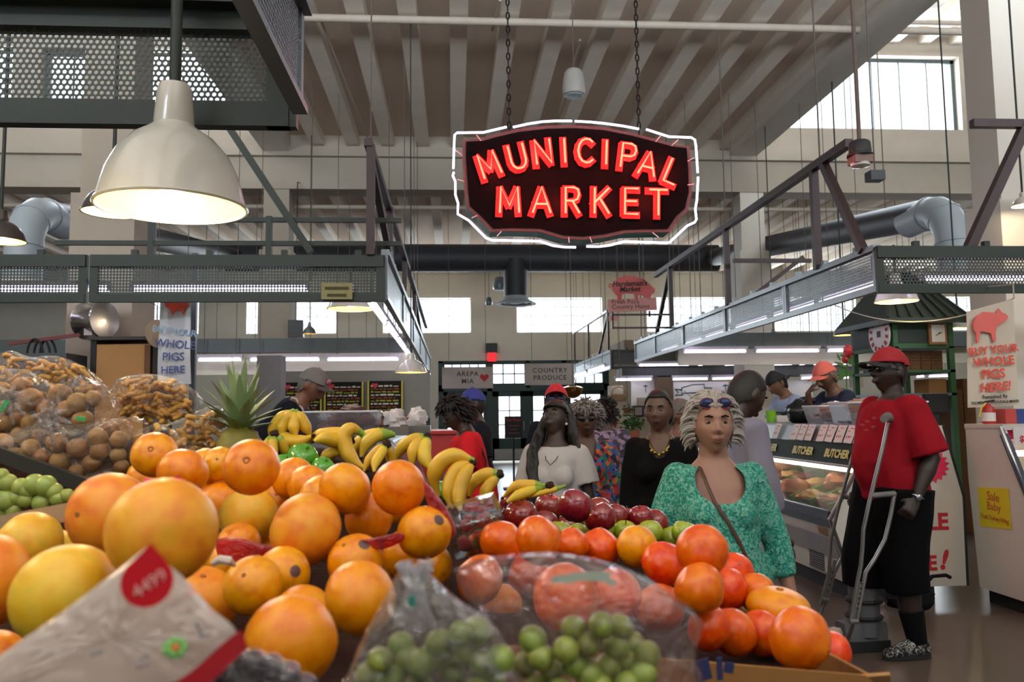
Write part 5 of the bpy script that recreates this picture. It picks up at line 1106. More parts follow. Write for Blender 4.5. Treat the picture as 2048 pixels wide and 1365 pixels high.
for dx in (-14, 0, 12): b.tube([at(84+dx+16*math.cos(k*math.pi/10), 712-34*math.sin(k*math.pi/10), SY+0.02*dx/10) for k in range(11)], 0.01, 6)
b.each('hoop', m_blackb, t)
b = MB(); a, c = at(-60, 720, SY+0.1), at(180, 702, SY+0.1); b.b2((a.x, SY-0.35, 0), (c.x, SY+0.05, a.z+0.02)); tag(b.build('low_cabinet', M('dark_cabinet', '35393d', 0.5), smooth=False), 'dark grey low cabinet behind the bagged produce, far left', 'cabinet')
t = thing('straw_plate', at(313, 668, SY-0.1), 'pale round straw plate hanging beside the left pig banner', 'plate')
b = MB(); b.lathe([(0, 0), (0.12, 0.0), (0.125, 0.015), (0.03, 0.03), (0, 0.03)], at(313, 668, SY-0.1), 24, mat=Matrix.Rotation(R(60), 3, 'Z') @ Matrix.Rotation(R(90), 3, 'X')); b.build('plate', M('straw', '9c8a72', 0.8), t)
b = MB(); p = at(313, 668, SY-0.1); b.tube([p, (p.x, p.y, 2.42), (p.x, 7.1, 2.43)], 0.004, 5); b.build('hanger', m_wire, t)
YB = 7.3; C5 = [at(*p, YB) for p in ((320, 585), (382, 585), (383, 769), (313, 763))]
lt = thing('banner', C5[3], 'glossy white banner with blue letters and red pig top, hung inside the left stall', 'banner')
def b5(u, v, d=0): p = C5[0].lerp(C5[1], u).lerp(C5[3].lerp(C5[2], u), v); return p+Vector((0, 0.02*math.sin(u*4+1)+0.01*math.sin(v*7)-d, 0))
b = MB(); b.grid(8, 16, lambda u, v: b5(u, v)); b.grid(8, 16, lambda u, v: b5(u, v, -0.004)); b.build('sheet', M('glossy_white', 'b9bac2', 0.18, coat=0.4), lt)
b = MB(); b.prism([(at(*p, YB).x, at(*p, YB).z) for p in ((330, 604), (378, 603), (379, 612), (373, 618), (368, 630), (364, 622), (352, 622), (347, 632), (342, 620), (334, 615))], 'y', YB-0.03, YB-0.022); b.build('pig_print', m_redl, lt, smooth=False)
m_blue = M('blue_ink', '2c3f80', 0.5); m_pblue = M('pale_blue_ink', '7fa0c4', 0.5)
for s_, sz, px_, py_, mm, ti in (('BUY YOUR', 0.08, 351, 664, m_pblue, -8), ('WHOLE', 0.1, 352, 690, m_blue, -5), ('PIGS', 0.1, 349, 715, m_blue, 0), ('HERE', 0.09, 348, 741, m_blue, 2)): wr(lt, s_, sz, px_, py_, YB, mm, ti, 0.001, dy=0.03, spacing=0.95)
b = MB()
for q in (C5[0], C5[1]): b.tube([q, (q.x, 7.1, 2.44)], 0.005, 5)
b.each('hanger', m_wire, lt)
b = MB(); b.bar(at(388, 640, 8.0), (at(388, 640, 8.0).x, 8.0, 0), 0.05); b.bar(at(388, 640, 8.0), (at(388, 640, 8.0).x, 8.0, 3.0), 0.05); tag(b.build('slotted_post', M('slotted_steel', '3d4142', 0.5, 0.4), smooth=False), 'slotted steel post right of the left pig banner', 'post')
# white plastic bag on the floor by the case, and a dark bag
p = atx(1768, 1205, 2.95); b = MB(); lump(b, (2.78, 5.55, 0.1), (0.11, 0.1, 0.11), 71, 0.45, 3); tag(b.build('plastic_bag', m_paperbag), 'crumpled clear plastic bag on the floor behind the crutches', 'bag')
b = MB(); lump(b, (3.2, 5.75, 0.11), (0.17, 0.1, 0.1), 77, 0.35, 3); b.tube([(3.25, 5.72, 0.15), (3.33, 5.68, 0.26), (3.42, 5.66, 0.27), (3.46, 5.68, 0.25)], 0.014, 6); tag(b.build('black_bag', M('black_cloth', '131316', 0.8)), 'black bag lying against the butcher case end', 'bag')

# ================================================================== PEOPLE
def ss(a, b_, x):
    t = max(0.0, min(1.0, (x-a)/(b_-a))); return t*t*(3-2*t)
def remesh(mb, name, mat, voxel, smooth=2, parent=None, wrinkle=0.0, wfr=9.0, cut=None, seed=0):
    """one continuous skin out of overlapping volumes"""
    tmp = mb.build('volume', mat, None, origin=(0, 0, 0), fixn=True)
    md = tmp.modifiers.new('r', 'REMESH'); md.mode = 'VOXEL'; md.voxel_size = voxel; md.use_smooth_shade = True
    if smooth: m2 = tmp.modifiers.new('s', 'SMOOTH'); m2.iterations = smooth; m2.factor = 0.5
    dg = bpy.context.evaluated_depsgraph_get(); dg.update()
    me = bpy.data.meshes.new_from_object(tmp.evaluated_get(dg)); me.name = name
    bpy.data.objects.remove(tmp)
    if wrinkle or cut:
        bm = bmesh.new(); bm.from_mesh(me); bm.normal_update()
        if wrinkle:
            o = Vector((seed*2.1, seed*0.7, seed))
            for v in bm.verts: v.co += v.normal*wrinkle*(mnoise.noise(Vector((v.co.x*wfr, v.co.y*wfr, v.co.z*wfr*0.6))+o))
        if cut:
            dead = [v for v in bm.verts if cut(v.co)]; bmesh.ops.delete(bm, geom=dead, context='VERTS')
            for _ in range(6):
                mv = {}
                for v in bm.verts:
                    nb = [e.other_vert(v).co for e in v.link_edges if e.is_boundary]
                    if len(nb) == 2: mv[v] = (nb[0]+nb[1])*0.25+v.co*0.5
                for v, c in mv.items(): v.co = c
        bm.to_mesh(me); bm.free()
    me.materials.clear(); me.materials.append(mat)
    me.polygons.foreach_set('use_smooth', [True]*len(me.polygons))
    ob = bpy.data.objects.new(name, me); COL.objects.link(ob)
    if parent is not None: ob.parent = parent
    WL[ob] = Vector((0, 0, 0)); return ob
def loft(mb, rows, fn=None, n=20, cap=0.5):
    """rows of (centre, half width, half depth): stacked ellipses with rounded ends"""
    rings = []
    def ring(c, a, b_): return [Vector((c[0]+a*math.cos(2*math.pi*j/n), c[1]+b_*math.sin(2*math.pi*j/n), c[2])) for j in range(n)]
    for c, a, b_ in rows: rings.append(ring(c, a, b_))
    if fn: rings = [[fn(p) for p in r] for r in rings]
    return mb.ring_loft(rings)
HC = Vector((0, -0.014, 1.598))
HS = 1.08     # head size
class Fig:
    def __init__(s, px, ytop, dep, yaw=0, H=None, g=1.0, belly=0.0, sh=1.0, hip=1.0, lean=0, side=0, twist=0, head=(0, 0, 0), skin='5a3a2a', label='', vox=0.0075, bust=0.0, legs=None, zf=0.0, loc=None, limb=1.0):
        top = atd(px, ytop, dep); s.k = (H or top.z-zf)/1.732; s.top = top
        s.loc = Vector((top.x, top.y, zf)) if loc is None else Vector(loc); s.yaw = R(yaw)
        s.g, s.belly, s.sh, s.hip, s.bust = g, belly, sh, hip, bust
        s.lean, s.side, s.twist = R(lean), R(side), R(twist); s.hd = [R(a) for a in head]
        if H is None: s.k = (top.z-zf)/s.bend(HC+Vector((0, 0, 0.132))).z
        s.limb = limb; s.skin = M('skin_'+skin, skin, 0.5, var=0.1, scale=12, sss=0.08); s.label = label; s.vox = vox
        # keep the head where the photograph has it: shift the feet back by the lean
        if loc is None:
            off = s.bend(HC, raw=True)*s.k; r = Matrix.Rotation(s.yaw, 3, 'Z'); o2 = r @ Vector((off.x, off.y, 0)); s.loc.x -= o2.x; s.loc.y -= o2.y
        s.legs = legs or {}
        s.joints()
    def bend(s, p, raw=False):
        p = Vector(p); w = ss(1.42, 1.48, p.z)
        if w > 0:
            c = Vector((0, 0.012, 1.465))
            p = c+Matrix.Rotation(s.hd[1]*w, 3, 'Z') @ Matrix.Rotation(s.hd[2]*w, 3, 'Y') @ Matrix.Rotation(s.hd[0]*w, 3, 'X') @ (p-c)
        z = p.z; w = ss(0.86, 1.28, z); c = Vector((0, 0, 0.95))
        return c+Matrix.Rotation(s.twist*w, 3, 'Z') @ Matrix.Rotation(s.side*w, 3, 'Y') @ Matrix.Rotation(s.lean*w, 3, 'X') @ (p-c)
    def joints(s, arms=None):
        s.J = {}
        for sd, nm in ((1, 'L'), (-1, 'R')):
            a = (arms or {}).get(nm, ((sd*0.14, 0.04, -1), (sd*0.05, -0.12, -1), None))
            S_ = s.bend((sd*0.158*s.sh, 0.008, 1.38)); u = Vector(a[0]).normalized(); f = Vector(a[1]).normalized(); h = Vector(a[2]).normalized() if a[2] else f
            E = S_+u*0.285; W_ = E+f*0.245; pn = Vector(a[3]).normalized() if len(a) > 3 else Vector((-sd, 0, 0))
            cu = a[4] if len(a) > 4 else 18
            l = s.legs.get(nm, ((sd*0.03, 0, -1), (0, 0.02, -1), 0))
            Hp = Vector((sd*0.09*s.hip*(0.6+0.4*s.g), 0, 0.93)); t = Vector(l[0]).normalized(); c = Vector(l[1]).normalized()
            K = Hp+t*0.43; A = K+c*0.42
            s.J[nm] = dict(S=S_, E=E, W=W_, h=h, pn=pn, cu=cu, Hp=Hp, K=K, A=A, ft=l[2], sd=sd)
    def torso_rows(s, infl=0.0, z0=0.8, z1=1.47, bell=0.0):
        T = [(0.78, 0.09, 0.07, 0.01), (0.84, 0.150*s.hip, 0.105, 0.015), (0.92, 0.166*s.hip, 0.118, 0.015), (1.0, 0.158*s.hip, 0.112, 0.008), (1.08, 0.138, 0.102, 0.0), (1.16, 0.138, 0.104, -0.005), (1.26, 0.150, 0.112, -0.006), (1.34, 0.155*s.sh, 0.108, 0.0), (1.39, 0.138*s.sh, 0.092, 0.006), (1.425, 0.10, 0.078, 0.01), (1.46, 0.068, 0.062, 0.012)]
        out = []
        for z, a, d, y in T:
            if z < z0-0.001 or z > z1+0.001: continue
            q = s.g if z < 1.34 else 1+(s.g-1)*0.5
            bl = s.belly*math.exp(-((z-1.08)/0.13)**2)
            tp = 1.0 if z < 1.42 else 0.4
            out.append((Vector((0, y-bl*0.5, z)), a*q+infl*tp+bell*max(0, 1.1-z), d*q+infl*tp+bl*0.5+bell*max(0, 1.1-z)))
        return out
    def xf(s, mb, st=0, hd=False):
        for i in range(st, len(mb.v)): mb.v[i] = s.bend(HC+(mb.v[i]-HC)*HS if hd else mb.v[i])*s.k
    def head_geo(s, mb):
        h0 = len(mb.v)
        def fn(p):
            x, y, z = p
            if z < 0: x *= 1-0.27*ss(0, -0.118, z)
            if y > 0 and z < -0.02: y *= 1-0.5*ss(-0.02, -0.11, z)
            for e in (-1, 1):
                gg = math.exp(-(((x-e*0.031)/0.017)**2+((z-0.012)/0.012)**2)); y += 0.010*gg*(1 if p.y < 0 else 0)
                gg = math.exp(-(((x-e*0.05)/0.02)**2+((z+0.022)/0.02)**2)); x += e*0.004*gg
            if p.y < 0:
                y -= 0.006*math.exp(-((x/0.024)**2+((z+0.056)/0.018)**2))
                y -= 0.010*math.exp(-((x/0.022)**2+((z+0.1)/0.018)**2))
                y -= 0.004*math.exp(-((x/0.05)**2+((z-0.034)/0.01)**2))
            return Vector((x, y, z))+HC
        st = len(mb.v); mb.ball((0, 0, 0), (0.075, 0.096, 0.119), 40, 30)
        for i in range(st, len(mb.v)): mb.v[i] = fn(mb.v[i])
        mb.tube([HC+Vector(q) for q in ((0, -0.086, 0.02), (0, -0.098, 0.0), (0, -0.109, -0.018), (0, -0.1, -0.03))], [0.006, 0.008, 0.0125, 0.008], 10)
        for e in (-1, 1):
            mb.ball(HC+Vector((e*0.012, -0.096, -0.023)), (0.009, 0.011, 0.008), 10, 8)
            mb.ball(HC+Vector((e*0.076, 0.012, -0.004)), (0.012, 0.02, 0.032), 10, 8)
        mb.tube([HC+Vector(q) for q in ((-0.022, -0.086, -0.049), (0, -0.099, -0.047), (0.022, -0.086, -0.049))], [0.004, 0.007, 0.004], 8)
        mb.tube([HC+Vector(q) for q in ((-0.019, -0.086, -0.061), (0, -0.098, -0.063), (0.019, -0.086, -0.061))], [0.004, 0.0075, 0.004], 8)
        for i in range(h0, len(mb.v)): mb.v[i] = HC+(mb.v[i]-HC)*HS
    def hand(s, mb, j):
        d = j['h']; pn = (j['pn']-d*j['pn'].dot(d)).normalized(); w = d.cross(pn).normalized(); W_ = j['W']
        n = 12
        def rg(c, a, b_): return [c+w*(a*math.cos(2*math.pi*q/n))+pn*(b_*math.sin(2*math.pi*q/n)) for q in range(n)]
        mb.ring_loft([rg(W_-d*0.02, 0.024, 0.02), rg(W_+d*0.01, 0.029, 0.018), rg(W_+d*0.045, 0.04, 0.016), rg(W_+d*0.085, 0.041, 0.014), rg(W_+d*0.097, 0.034, 0.009)])
        for q, (o, L) in enumerate(((-0.033, 0.062), (-0.011, 0.075), (0.011, 0.071), (0.032, 0.056))):
            p = W_+d*0.088+w*o; dr = (d+w*o*2.2).normalized(); pts = [p-d*0.015, p]; a = R(j['cu'])
            for t in range(3):
                c, sn = math.cos(a), math.sin(a); dr = (dr*c+pn*sn).normalized(); p = p+dr*L*(0.42, 0.32, 0.26)[t]; pts.append(p)
            mb.tube(pts, [0.0095, 0.0095, 0.009, 0.0082, 0.0068], 8)
        # thumb: on the side of the palm that lies forward (towards the index finger)
        e = 1 if w.dot(Vector((0, -1, 0.2))) > 0 else -1
        p = W_+d*0.025+w*e*0.028; mb.tube([p, p+(d*0.6+w*e*0.75+pn*0.3).normalized()*0.032, p+(d*0.75+w*e*0.5+pn*0.5).normalized()*0.062, p+(d*0.9+w*e*0.25+pn*0.55).normalized()*0.08], [0.013, 0.0115, 0.0095, 0.0075], 8)
    def body(s, hands=True):
        mb = MB(); loft(mb, s.torso_rows(-0.009))
        mb.tube([(0, 0.016, 1.39), (0, 0.008, 1.47), (0, -0.004, 1.55)], [0.08*(0.7+0.3*s.g), 0.06*(0.7+0.3*s.g), 0.056], 16)
        if s.bust:
            for e in (-1, 1): mb.ball((e*0.075, -0.09-0.012*s.g, 1.235), (0.06, 0.045*s.bust+0.01, 0.06), 14, 10)
        s.head_geo(mb); s.xf(mb); st = len(mb.v); f = (0.85+0.15*s.g+(s.g-1)*0.35)*s.limb
        for j in s.J.values():
            q = len(mb.v)
            mb.tube([j['S'].lerp(Vector((0, j['S'].y, j['S'].z)), 0.35), j['S'], j['S'].lerp(j['E'], 0.45), j['E'], j['E'].lerp(j['W'], 0.3), j['W']], [0.048*f, 0.052*f, 0.046*f, 0.037*f, 0.039*f, 0.026], 14)
            mb.ball(j['S'], 0.053*f, 14, 10); mb.ball(j['E'], 0.038*f, 12, 8)
            s.hand(mb, j)
            mb.tube([j['Hp']+Vector((0, 0, 0.04)), j['Hp'].lerp(j['K'], 0.35), j['K'], j['K'].lerp(j['A'], 0.3), j['A']], [0.092*f, 0.084*f, 0.056*f, 0.055*f, 0.036], 16); mb.ball(j['K'], 0.056*f, 12, 8)
            mb.tube([j['A']+Vector((0, 0.02, -0.02)), j['A']+Vector((0, -0.06, -0.045)), j['A']+Vector((0, -0.14, -0.055))], [0.038, 0.036, 0.026], 12)
            for i in range(q, len(mb.v)): mb.v[i] = mb.v[i]*s.k
        s.o = remesh(mb, 'person', s.skin, s.vox, 2)
        s.zf = s.loc.z; s.o.location = s.loc; s.o.rotation_euler = (0, 0, s.yaw); tag(s.o, s.label, 'person')
        # eyes and brows
        for e in (-1, 1):
            b = MB(); b.ball(HC+Vector((e*0.031, -0.0745, 0.011)), (0.0125, 0.0115, 0.0085), 12, 8); b.cur = 1; b.ball(HC+Vector((e*0.031, -0.0815, 0.011)), (0.0062, 0.0052, 0.0062), 10, 6); s.xf(b, hd=True); b.build('eye', [M('eye_white', '6f6862', 0.3), M('iris', '1c120d', 0.2)], s.o)
            b = MB(); b.tube([HC+Vector(q) for q in ((e*0.016, -0.093, 0.031), (e*0.031, -0.0935, 0.036), (e*0.047, -0.082, 0.032))], [0.0032, 0.0042, 0.0022], 6); s.xf(b, hd=True); b.build('eyebrow', M('brow', '1d1512', 0.9), s.o)
        b = MB(); b.tube([HC+Vector(q) for q in ((-0.021, -0.0915, -0.0545), (0, -0.1045, -0.055), (0.021, -0.0915, -0.0545))], [0.002, 0.0065, 0.002], 8); s.xf(b, hd=True); b.build('lips', M('lips_'+s.skin.name, '6b3a34' if s.skin.name > 'skin_7' else '3d2019', 0.45), s.o)
        return s.o
    def shirt(s, mat, hem=0.88, sleeve=0.62, infl=0.016, slk=0.018, neck=(0.085, 0.075, 0.06), scoop=None, bell=0.05, wrinkle=0.008, name='shirt', vox=0.011, flare=0.0, cuff=1.0):
        mb = MB(); rows = s.torso_rows(infl, 0.9, 1.44, bell)
        r0 = rows[0]; rows = [(Vector((0, r0[0].y, hem)), r0[1]+bell*(0.9-hem), r0[2]+bell*(0.9-hem))]+rows
        loft(mb, rows)
        if s.bust:
            for e in (-1, 1): mb.ball((e*0.075, -0.092-0.012*s.g, 1.232), (0.072, 0.05*s.bust+0.03, 0.075), 14, 10)
        s.xf(mb); f = (0.85+0.15*s.g+(s.g-1)*0.35)*s.limb
        for j in s.J.values():
            q = len(mb.v); pts = [j['S'].lerp(Vector((0, j['S'].y, j['S'].z)), 0.4), j['S']]; rr = [0.052*f+slk*0.3, 0.055*f+slk*0.5]
            if sleeve <= 1: pts += [j['S'].lerp(j['E'], sleeve*0.6), j['S'].lerp(j['E'], sleeve)]; rr += [0.052*f+slk*1.2, 0.048*f+slk*1.5]
            else: pts += [j['S'].lerp(j['E'], 0.5), j['E'], j['E'].lerp(j['W'], (sleeve-1)*0.5), j['E'].lerp(j['W'], sleeve-1)]; rr += [0.05*f+slk, 0.041*f+slk, 0.040*f+slk, (0.031*f+slk*0.9)*cuff]
            mb.tube(pts, rr, 14); mb.ball(j['S'], 0.055*f+slk*0.45, 12, 8)
            if sleeve > 1: mb.ball(j['E'], 0.04*f+slk, 12, 8)
            for i in range(q, len(mb.v)): mb.v[i] = mb.v[i]*s.k
        els = [(s.bend((0, 0.0, 1.46))*s.k, Vector(neck)*s.k)]
        for c, r in (scoop or []): els.append((s.bend(c)*s.k, Vector(r)*s.k))
        def cut(p): return any(sum(((p[i]-c[i])/r[i])**2 for i in range(3)) < 1 for c, r in els)
        return remesh(mb, name, mat, vox*s.k, 2, s.o, wrinkle, cut=cut, seed=len(bpy.data.objects))
    def trousers(s, mat, to=0.1, loose=0.02, name='trousers', waist=1.0):
        mb = MB(); rows = [r for r in s.torso_rows(0.012, 0.78, 1.01)]; loft(mb, rows); s.xf(mb); f = (0.85+0.15*s.g+(s.g-1)*0.35)*s.limb
        for j in s.J.values():
            q = len(mb.v); Z = lambda z: (j['Hp'].lerp(j['K'], (j['Hp'].z-z)/(j['Hp'].z-j['K'].z)) if z > j['K'].z else j['K'].lerp(j['A'], (j['K'].z-z)/(j['K'].z-j['A'].z)))
            zs = [0.93]+[z for z in (0.8, 0.65, 0.5, 0.35, 0.2) if z > to+0.03]+[to]
            rad = lambda z: (0.095 if z > 0.85 else 0.088 if z > 0.7 else 0.072 if z > 0.6 else 0.062 if z > 0.45 else 0.056)*f+loose
            mb.tube([Z(z) for z in zs], [rad(z) for z in zs], 16)
            for i in range(q, len(mb.v)): mb.v[i] = mb.v[i]*s.k
        return remesh(mb, name, mat, 0.012*s.k, 2, s.o, 0.006, seed=3)
    def skirt(s, mat, to=0.45, name='skirt'):
        mb = MB(); rows = s.torso_rows(0.015, 0.84, 1.01); r0 = rows[0]
        loft(mb, [(Vector((0, 0.01, to)), r0[1]+0.06, r0[2]+0.08), (Vector((0, 0.01, 0.65)), r0[1]+0.035, r0[2]+0.05)]+rows); s.xf(mb)
        return remesh(mb, name, mat, 0.014*s.k, 2, s.o, 0.012, 7)
    def shoes(s, mat, sole=None, only=None):
        for nm, j in s.J.items():
            if only and nm not in only: continue
            a = R(j['ft']); A = j['A']; rot = Matrix.Rotation(a, 3, 'Z')
            def P(x, y, z): v = rot @ Vector((x, y, 0)); return Vector((A.x+v.x, A.y+v.y, A.z-0.08+z))
            mb = MB(); n = 16; rings = []
            for y, hw, hh, zc in ((0.075, 0.02, 0.03, 0.05), (0.06, 0.034, 0.05, 0.055), (0.0, 0.04, 0.055, 0.06), (-0.06, 0.042, 0.045, 0.05), (-0.12, 0.049, 0.034, 0.038), (-0.17, 0.044, 0.026, 0.032), (-0.2, 0.024, 0.016, 0.026)):
                rings.append([P(hw*math.cos(2*math.pi*q/n), y, max(0.012, zc+hh*math.sin(2*math.pi*q/n))) for q in range(n)])
            mb.ring_loft(rings)
            mb.tube([P(0, 0.01, 0.08), P(0, 0.01, 0.12)], [0.045, 0.042], 14)
            for i in range(len(mb.v)): mb.v[i] = mb.v[i]*s.k
            o = mb.build('shoe', mat, s.o)
            def so(q, z):
                t = 2*math.pi*q/20; sn = math.sin(t); return P(0.047*math.cos(t), (0.085 if sn > 0 else 0.215)*sn, z)
            mb = MB(); mb.ring_loft([[so(q, z) for q in range(20)] for z in (0.0, 0.022)])
            for i in range(len(mb.v)): mb.v[i] = mb.v[i]*s.k
            mb.build('sole', sole or m_blackb, o)
    def shell(s, off, line, name, mat, amp=0.0, fr=30, sz=(1, 1, 1), parent=None, th=0.012, n=44, m=34, seed=0):
        """cap or hair: a shell over the skull above a hairline function"""
        mb = MB(); vs = []; o = Vector((seed, seed*2, 0))
        mb.ball((0, 0, 0), ((0.075+off)*sz[0], (0.096+off)*sz[1], (0.119+off)*sz[2]), n, m)
        pts = mb.v; keep = [line(p) for p in pts]
        for p in pts:
            if amp: p *= 1+amp*(0.5+mnoise.noise(p*fr+o))
        inner = [p*(1-th/max(p.length, 0.01)) for p in pts]
        N = len(pts); mb2 = MB(); fs = []
        from collections import Counter
        edges = Counter()
        for f in mb.f:
            if all(keep[i] for i in f):
                fs.append(f); fs.append(tuple(N+i for i in reversed(f)))
                for a, b_ in zip(f, f[1:]+f[:1]): edges[(a, b_)] += 1
        for (a, b_) in list(edges):
            if (b_, a) not in edges: fs.append((b_, a, N+a, N+b_))
        mb2.add([p+HC for p in pts]+[p+HC for p in inner], fs)
        used = sorted({i for f in mb2.f for i in f}); ix = {i: q for q, i in enumerate(used)}
        mb3 = MB(); mb3.add([mb2.v[i] for i in used], [tuple(ix[i] for i in f) for f in mb2.f]); s.xf(mb3, hd=True)
        return mb3.build(name, mat, parent or s.o, ang=80)
    def cap(s, mat, bmat=None, back=False, off=0.016, low=0.03, logo=None):
        c = s.shell(off, lambda p: p.z > low-0.25*max(0, p.y)*0.5, 'cap', mat, sz=(1.02, 1.03, 1.02), th=0.006)
        sg = 1 if back else -1; mb = MB(); ns = 14; rows = []
        for dz in (0.0, 0.006):
            for rr in (0.0, 0.35, 0.7, 1.0):
                row = []
                for i in range(ns):
                    a = math.pi*(i/(ns-1)); x = 0.088*math.cos(a); y = sg*(0.055+0.06*math.sin(a)*0.9); yo = sg*(0.07*rr*math.sin(a)**0.6 if 0 < i < ns-1 else 0)
                    row.append(HC+Vector((x*(1-0.06*rr), y+yo, low+0.012-dz-0.022*(x/0.088)**2-0.012*rr)))
                rows.append(row)
        vs = [v for r in rows for v in r]; fs = []
        for h in (0, 4):
            for r_ in range(3):
                for i in range(ns-1): a = (h+r_)*ns+i; fs.append((a, a+1, a+1+ns, a+ns))
        for i in range(ns-1): fs.append((3*ns+i, 3*ns+i+1, 7*ns+i+1, 7*ns+i)); fs.append((i, i+1, 4*ns+i+1, 4*ns+i))
        mb.add(vs, fs); s.xf(mb, hd=True); mb.build('brim', bmat or mat, c, ang=60)
        b = MB(); b.ball(HC+Vector((0, 0, (0.119+off)*1.02)), (0.009, 0.009, 0.006), 10, 6); s.xf(b, hd=True); b.build('button', mat, c)
        if logo:
            b = MB(); b.ball(HC+Vector((0, -0.108, low+0.045)), (0.03, 0.014, 0.022), 14, 8); s.xf(b, hd=True); b.build('badge', logo, c)
        return c
    def hair(s, mat, line=None, off=0.014, amp=0.06, fr=40, seed=1, sz=(1, 1, 1)):
        line = line or (lambda p: p.z > (0.055 if p.y < -0.05 else 0.055-1.35*(p.y+0.05)) and p.z > -0.085)
        return s.shell(off, line, 'hair', mat, amp, fr, sz, th=0.012, seed=seed)
    def strands(s, mat, n=160, L=0.1, r=0.006, out=0.3, curl=0.0, line=None, down=1.0, seed=1, name='hair', sweep=0.0):
        """hair as many short tapering wisps rooted on the scalp"""
        line = line or (lambda p: p.z > (0.06 if p.y < -0.05 else 0.06-1.35*(p.y+0.05)) and p.z > -0.085)
        rnd = random.Random(seed); mb = MB(); made = 0
        while made < n:
            d = Vector((rnd.gauss(0, 1), rnd.gauss(0, 1), rnd.gauss(0.2, 1))).normalized(); p = Vector((d.x*0.079, d.y*0.1, d.z*0.123))
            if not line(p): continue
            made += 1; side = Vector((d.x, d.y*0.6+0.15, 0)); pts = [p*0.97]; dr = (d*0.6+side*0.8+Vector((d.x*0.8, 1.3, 0.5))*sweep*(1 if p.y < 0.02 else 0.2)).normalized(); q = p.copy(); ph = rnd.uniform(0, 6.28)
            for k in range(5):
                dr = (dr+Vector((0, 0, -1))*0.42*down*(k+0.5)/2+side*out*0.3+Vector((math.cos(ph+k*1.9), math.sin(ph+k*1.7), math.sin(ph*2+k*2.1)))*curl).normalized()
                q = q+dr*L/5; e = (q.x/0.082)**2+(q.y/0.104)**2+(q.z/0.126)**2
                if e < 1: q = q/math.sqrt(e)
                pts.append(q.copy())
            mb.tube([HC+x for x in pts], [r, r*1.1, r, r*0.85, r*0.6, r*0.2], 5)
        s.xf(mb, hd=True); return mb.build(name, mat, s.o)
    def locks(s, mat, paths, r=0.018, name='hair_lock'):
        """long hair hanging as locks, points in rest-pose metres"""
        mb = MB()
        for p in paths:
            mb.tube([Vector(q) for q in p], [r*0.7]+[r]*(len(p)-2)+[r*0.35], 8, flat=0.6)
        s.xf(mb); return remesh(mb, name, mat, 0.008*s.k, 1, s.o, 0.006, 40)
    def glasses(s, mat, lens, up=False, w=0.022):
        z = 0.085 if up else 0.01; y = -0.075 if up else -0.098; g = None; mb = MB()
        for e in (-1, 1):
            mb.tube([HC+Vector((e*(0.033+w*math.cos(a)), y-0.003*0+0.012*abs(math.cos(a))*0.5, z+w*0.75*math.sin(a))) for a in [k*math.pi/8 for k in range(17)]], 0.0025, 6)
            mb.tube([HC+Vector((e*0.055, y+0.006, z+0.004)), HC+Vector((e*0.08, y+0.03, z+0.004)), HC+Vector((e*0.083, 0.012, z+(0.0 if not up else -0.03)))], 0.003, 6)
        mb.tube([HC+Vector((-0.012, y, z+0.004)), HC+Vector((0.012, y, z+0.004))], 0.0025, 6); s.xf(mb, hd=True); g = mb.build('glasses', mat, s.o)
        for e in (-1, 1):
            b = MB(); b.ball(HC+Vector((e*0.033, y+0.003, z)), (w, 0.003, w*0.75), 14, 6); s.xf(b, hd=True); b.build('lens', lens, g)
        return g
    def pt(s, p, bend=True): return (s.bend(p) if bend else Vector(p))*s.k
    def world(s, p): return s.loc+Matrix.Rotation(s.yaw, 3, 'Z') @ Vector(p)

from mathutils.bvhtree import BVHTree
def drape(ob, pts, back=False, gap=0.006):
    """lay a strap on the cloth: points (x, z) are pushed onto its front or back"""
    tree = BVHTree.FromPolygons([v.co for v in ob.data.vertices], [tuple(p.vertices) for p in ob.data.polygons]); out = []
    for x, z in pts:
        h = tree.ray_cast(Vector((x, 0.7 if back else -0.7, z)), Vector((0, -1 if back else 1, 0)))[0]
        if h is not None: out.append(h+Vector((0, gap if back else -gap, 0)))
    return out
m_hairk = M('black_hair', '14100e', 0.6, var=0.3, scale=40); m_hairg = M('grey_hair', 'a39d98', 0.6, var=0.25, scale=40); m_haird = M('salt_hair', '5c5652', 0.65, var=0.35, scale=50)
m_denim = M('dark_trousers', '17181c', 0.85); m_shoe = M('dark_shoe', '1b1918', 0.6); m_darklens = M('dark_lens', '0a0a0c', 0.08)
m_clearlens = GLASS('spectacle_lens', (235, 238, 240), gloss=0.25); m_frame = M('spectacle_frame', '1a1818', 0.3)

# --- woman in the green blouse
f = Fig(1424, 790, 3.05, yaw=-4, g=1.12, belly=0.05, hip=1.04, bust=0.8, head=(-2, -3, 0), skin='97705f', vox=0.0062, label='woman in green patterned blouse with grey hair and crossbody strap')
f.joints({'L': ((0.36, 0.02, -1), (0.2, -0.14, -1), (0.12, -0.1, -1), (-0.5, 0.8, 0)), 'R': ((-0.3, 0.05, -1), (-0.02, -0.1, -1), None)})
f.body()
gs = f.shirt(SPOTS('green_print', ['14524a', '1f7a6a', '2c9482', '86ad9c', '237f6e'], 60, stops=[0.32, 0.44, 0.52, 0.6, 0.68], detail=5), hem=0.70, sleeve=1.62, infl=0.02, slk=0.016, neck=(0.11, 0.1, 0.05), scoop=[((0, -0.11, 1.39), (0.1, 0.09, 0.12))], bell=0.12)
f.trousers(m_denim); f.shoes(m_shoe)
hl = lambda p: p.z > (0.07 if p.y < -0.06 else 0.07-2.6*(p.y+0.06)) and p.z > -0.06
f.hair(m_hairg, lambda p: hl(p) and p.z > -0.02, 0.006, 0.03, 30)
f.strands(m_hairg, 380, 0.066, 0.006, 0.35, 0.22, hl, 0.75, sweep=0.8)
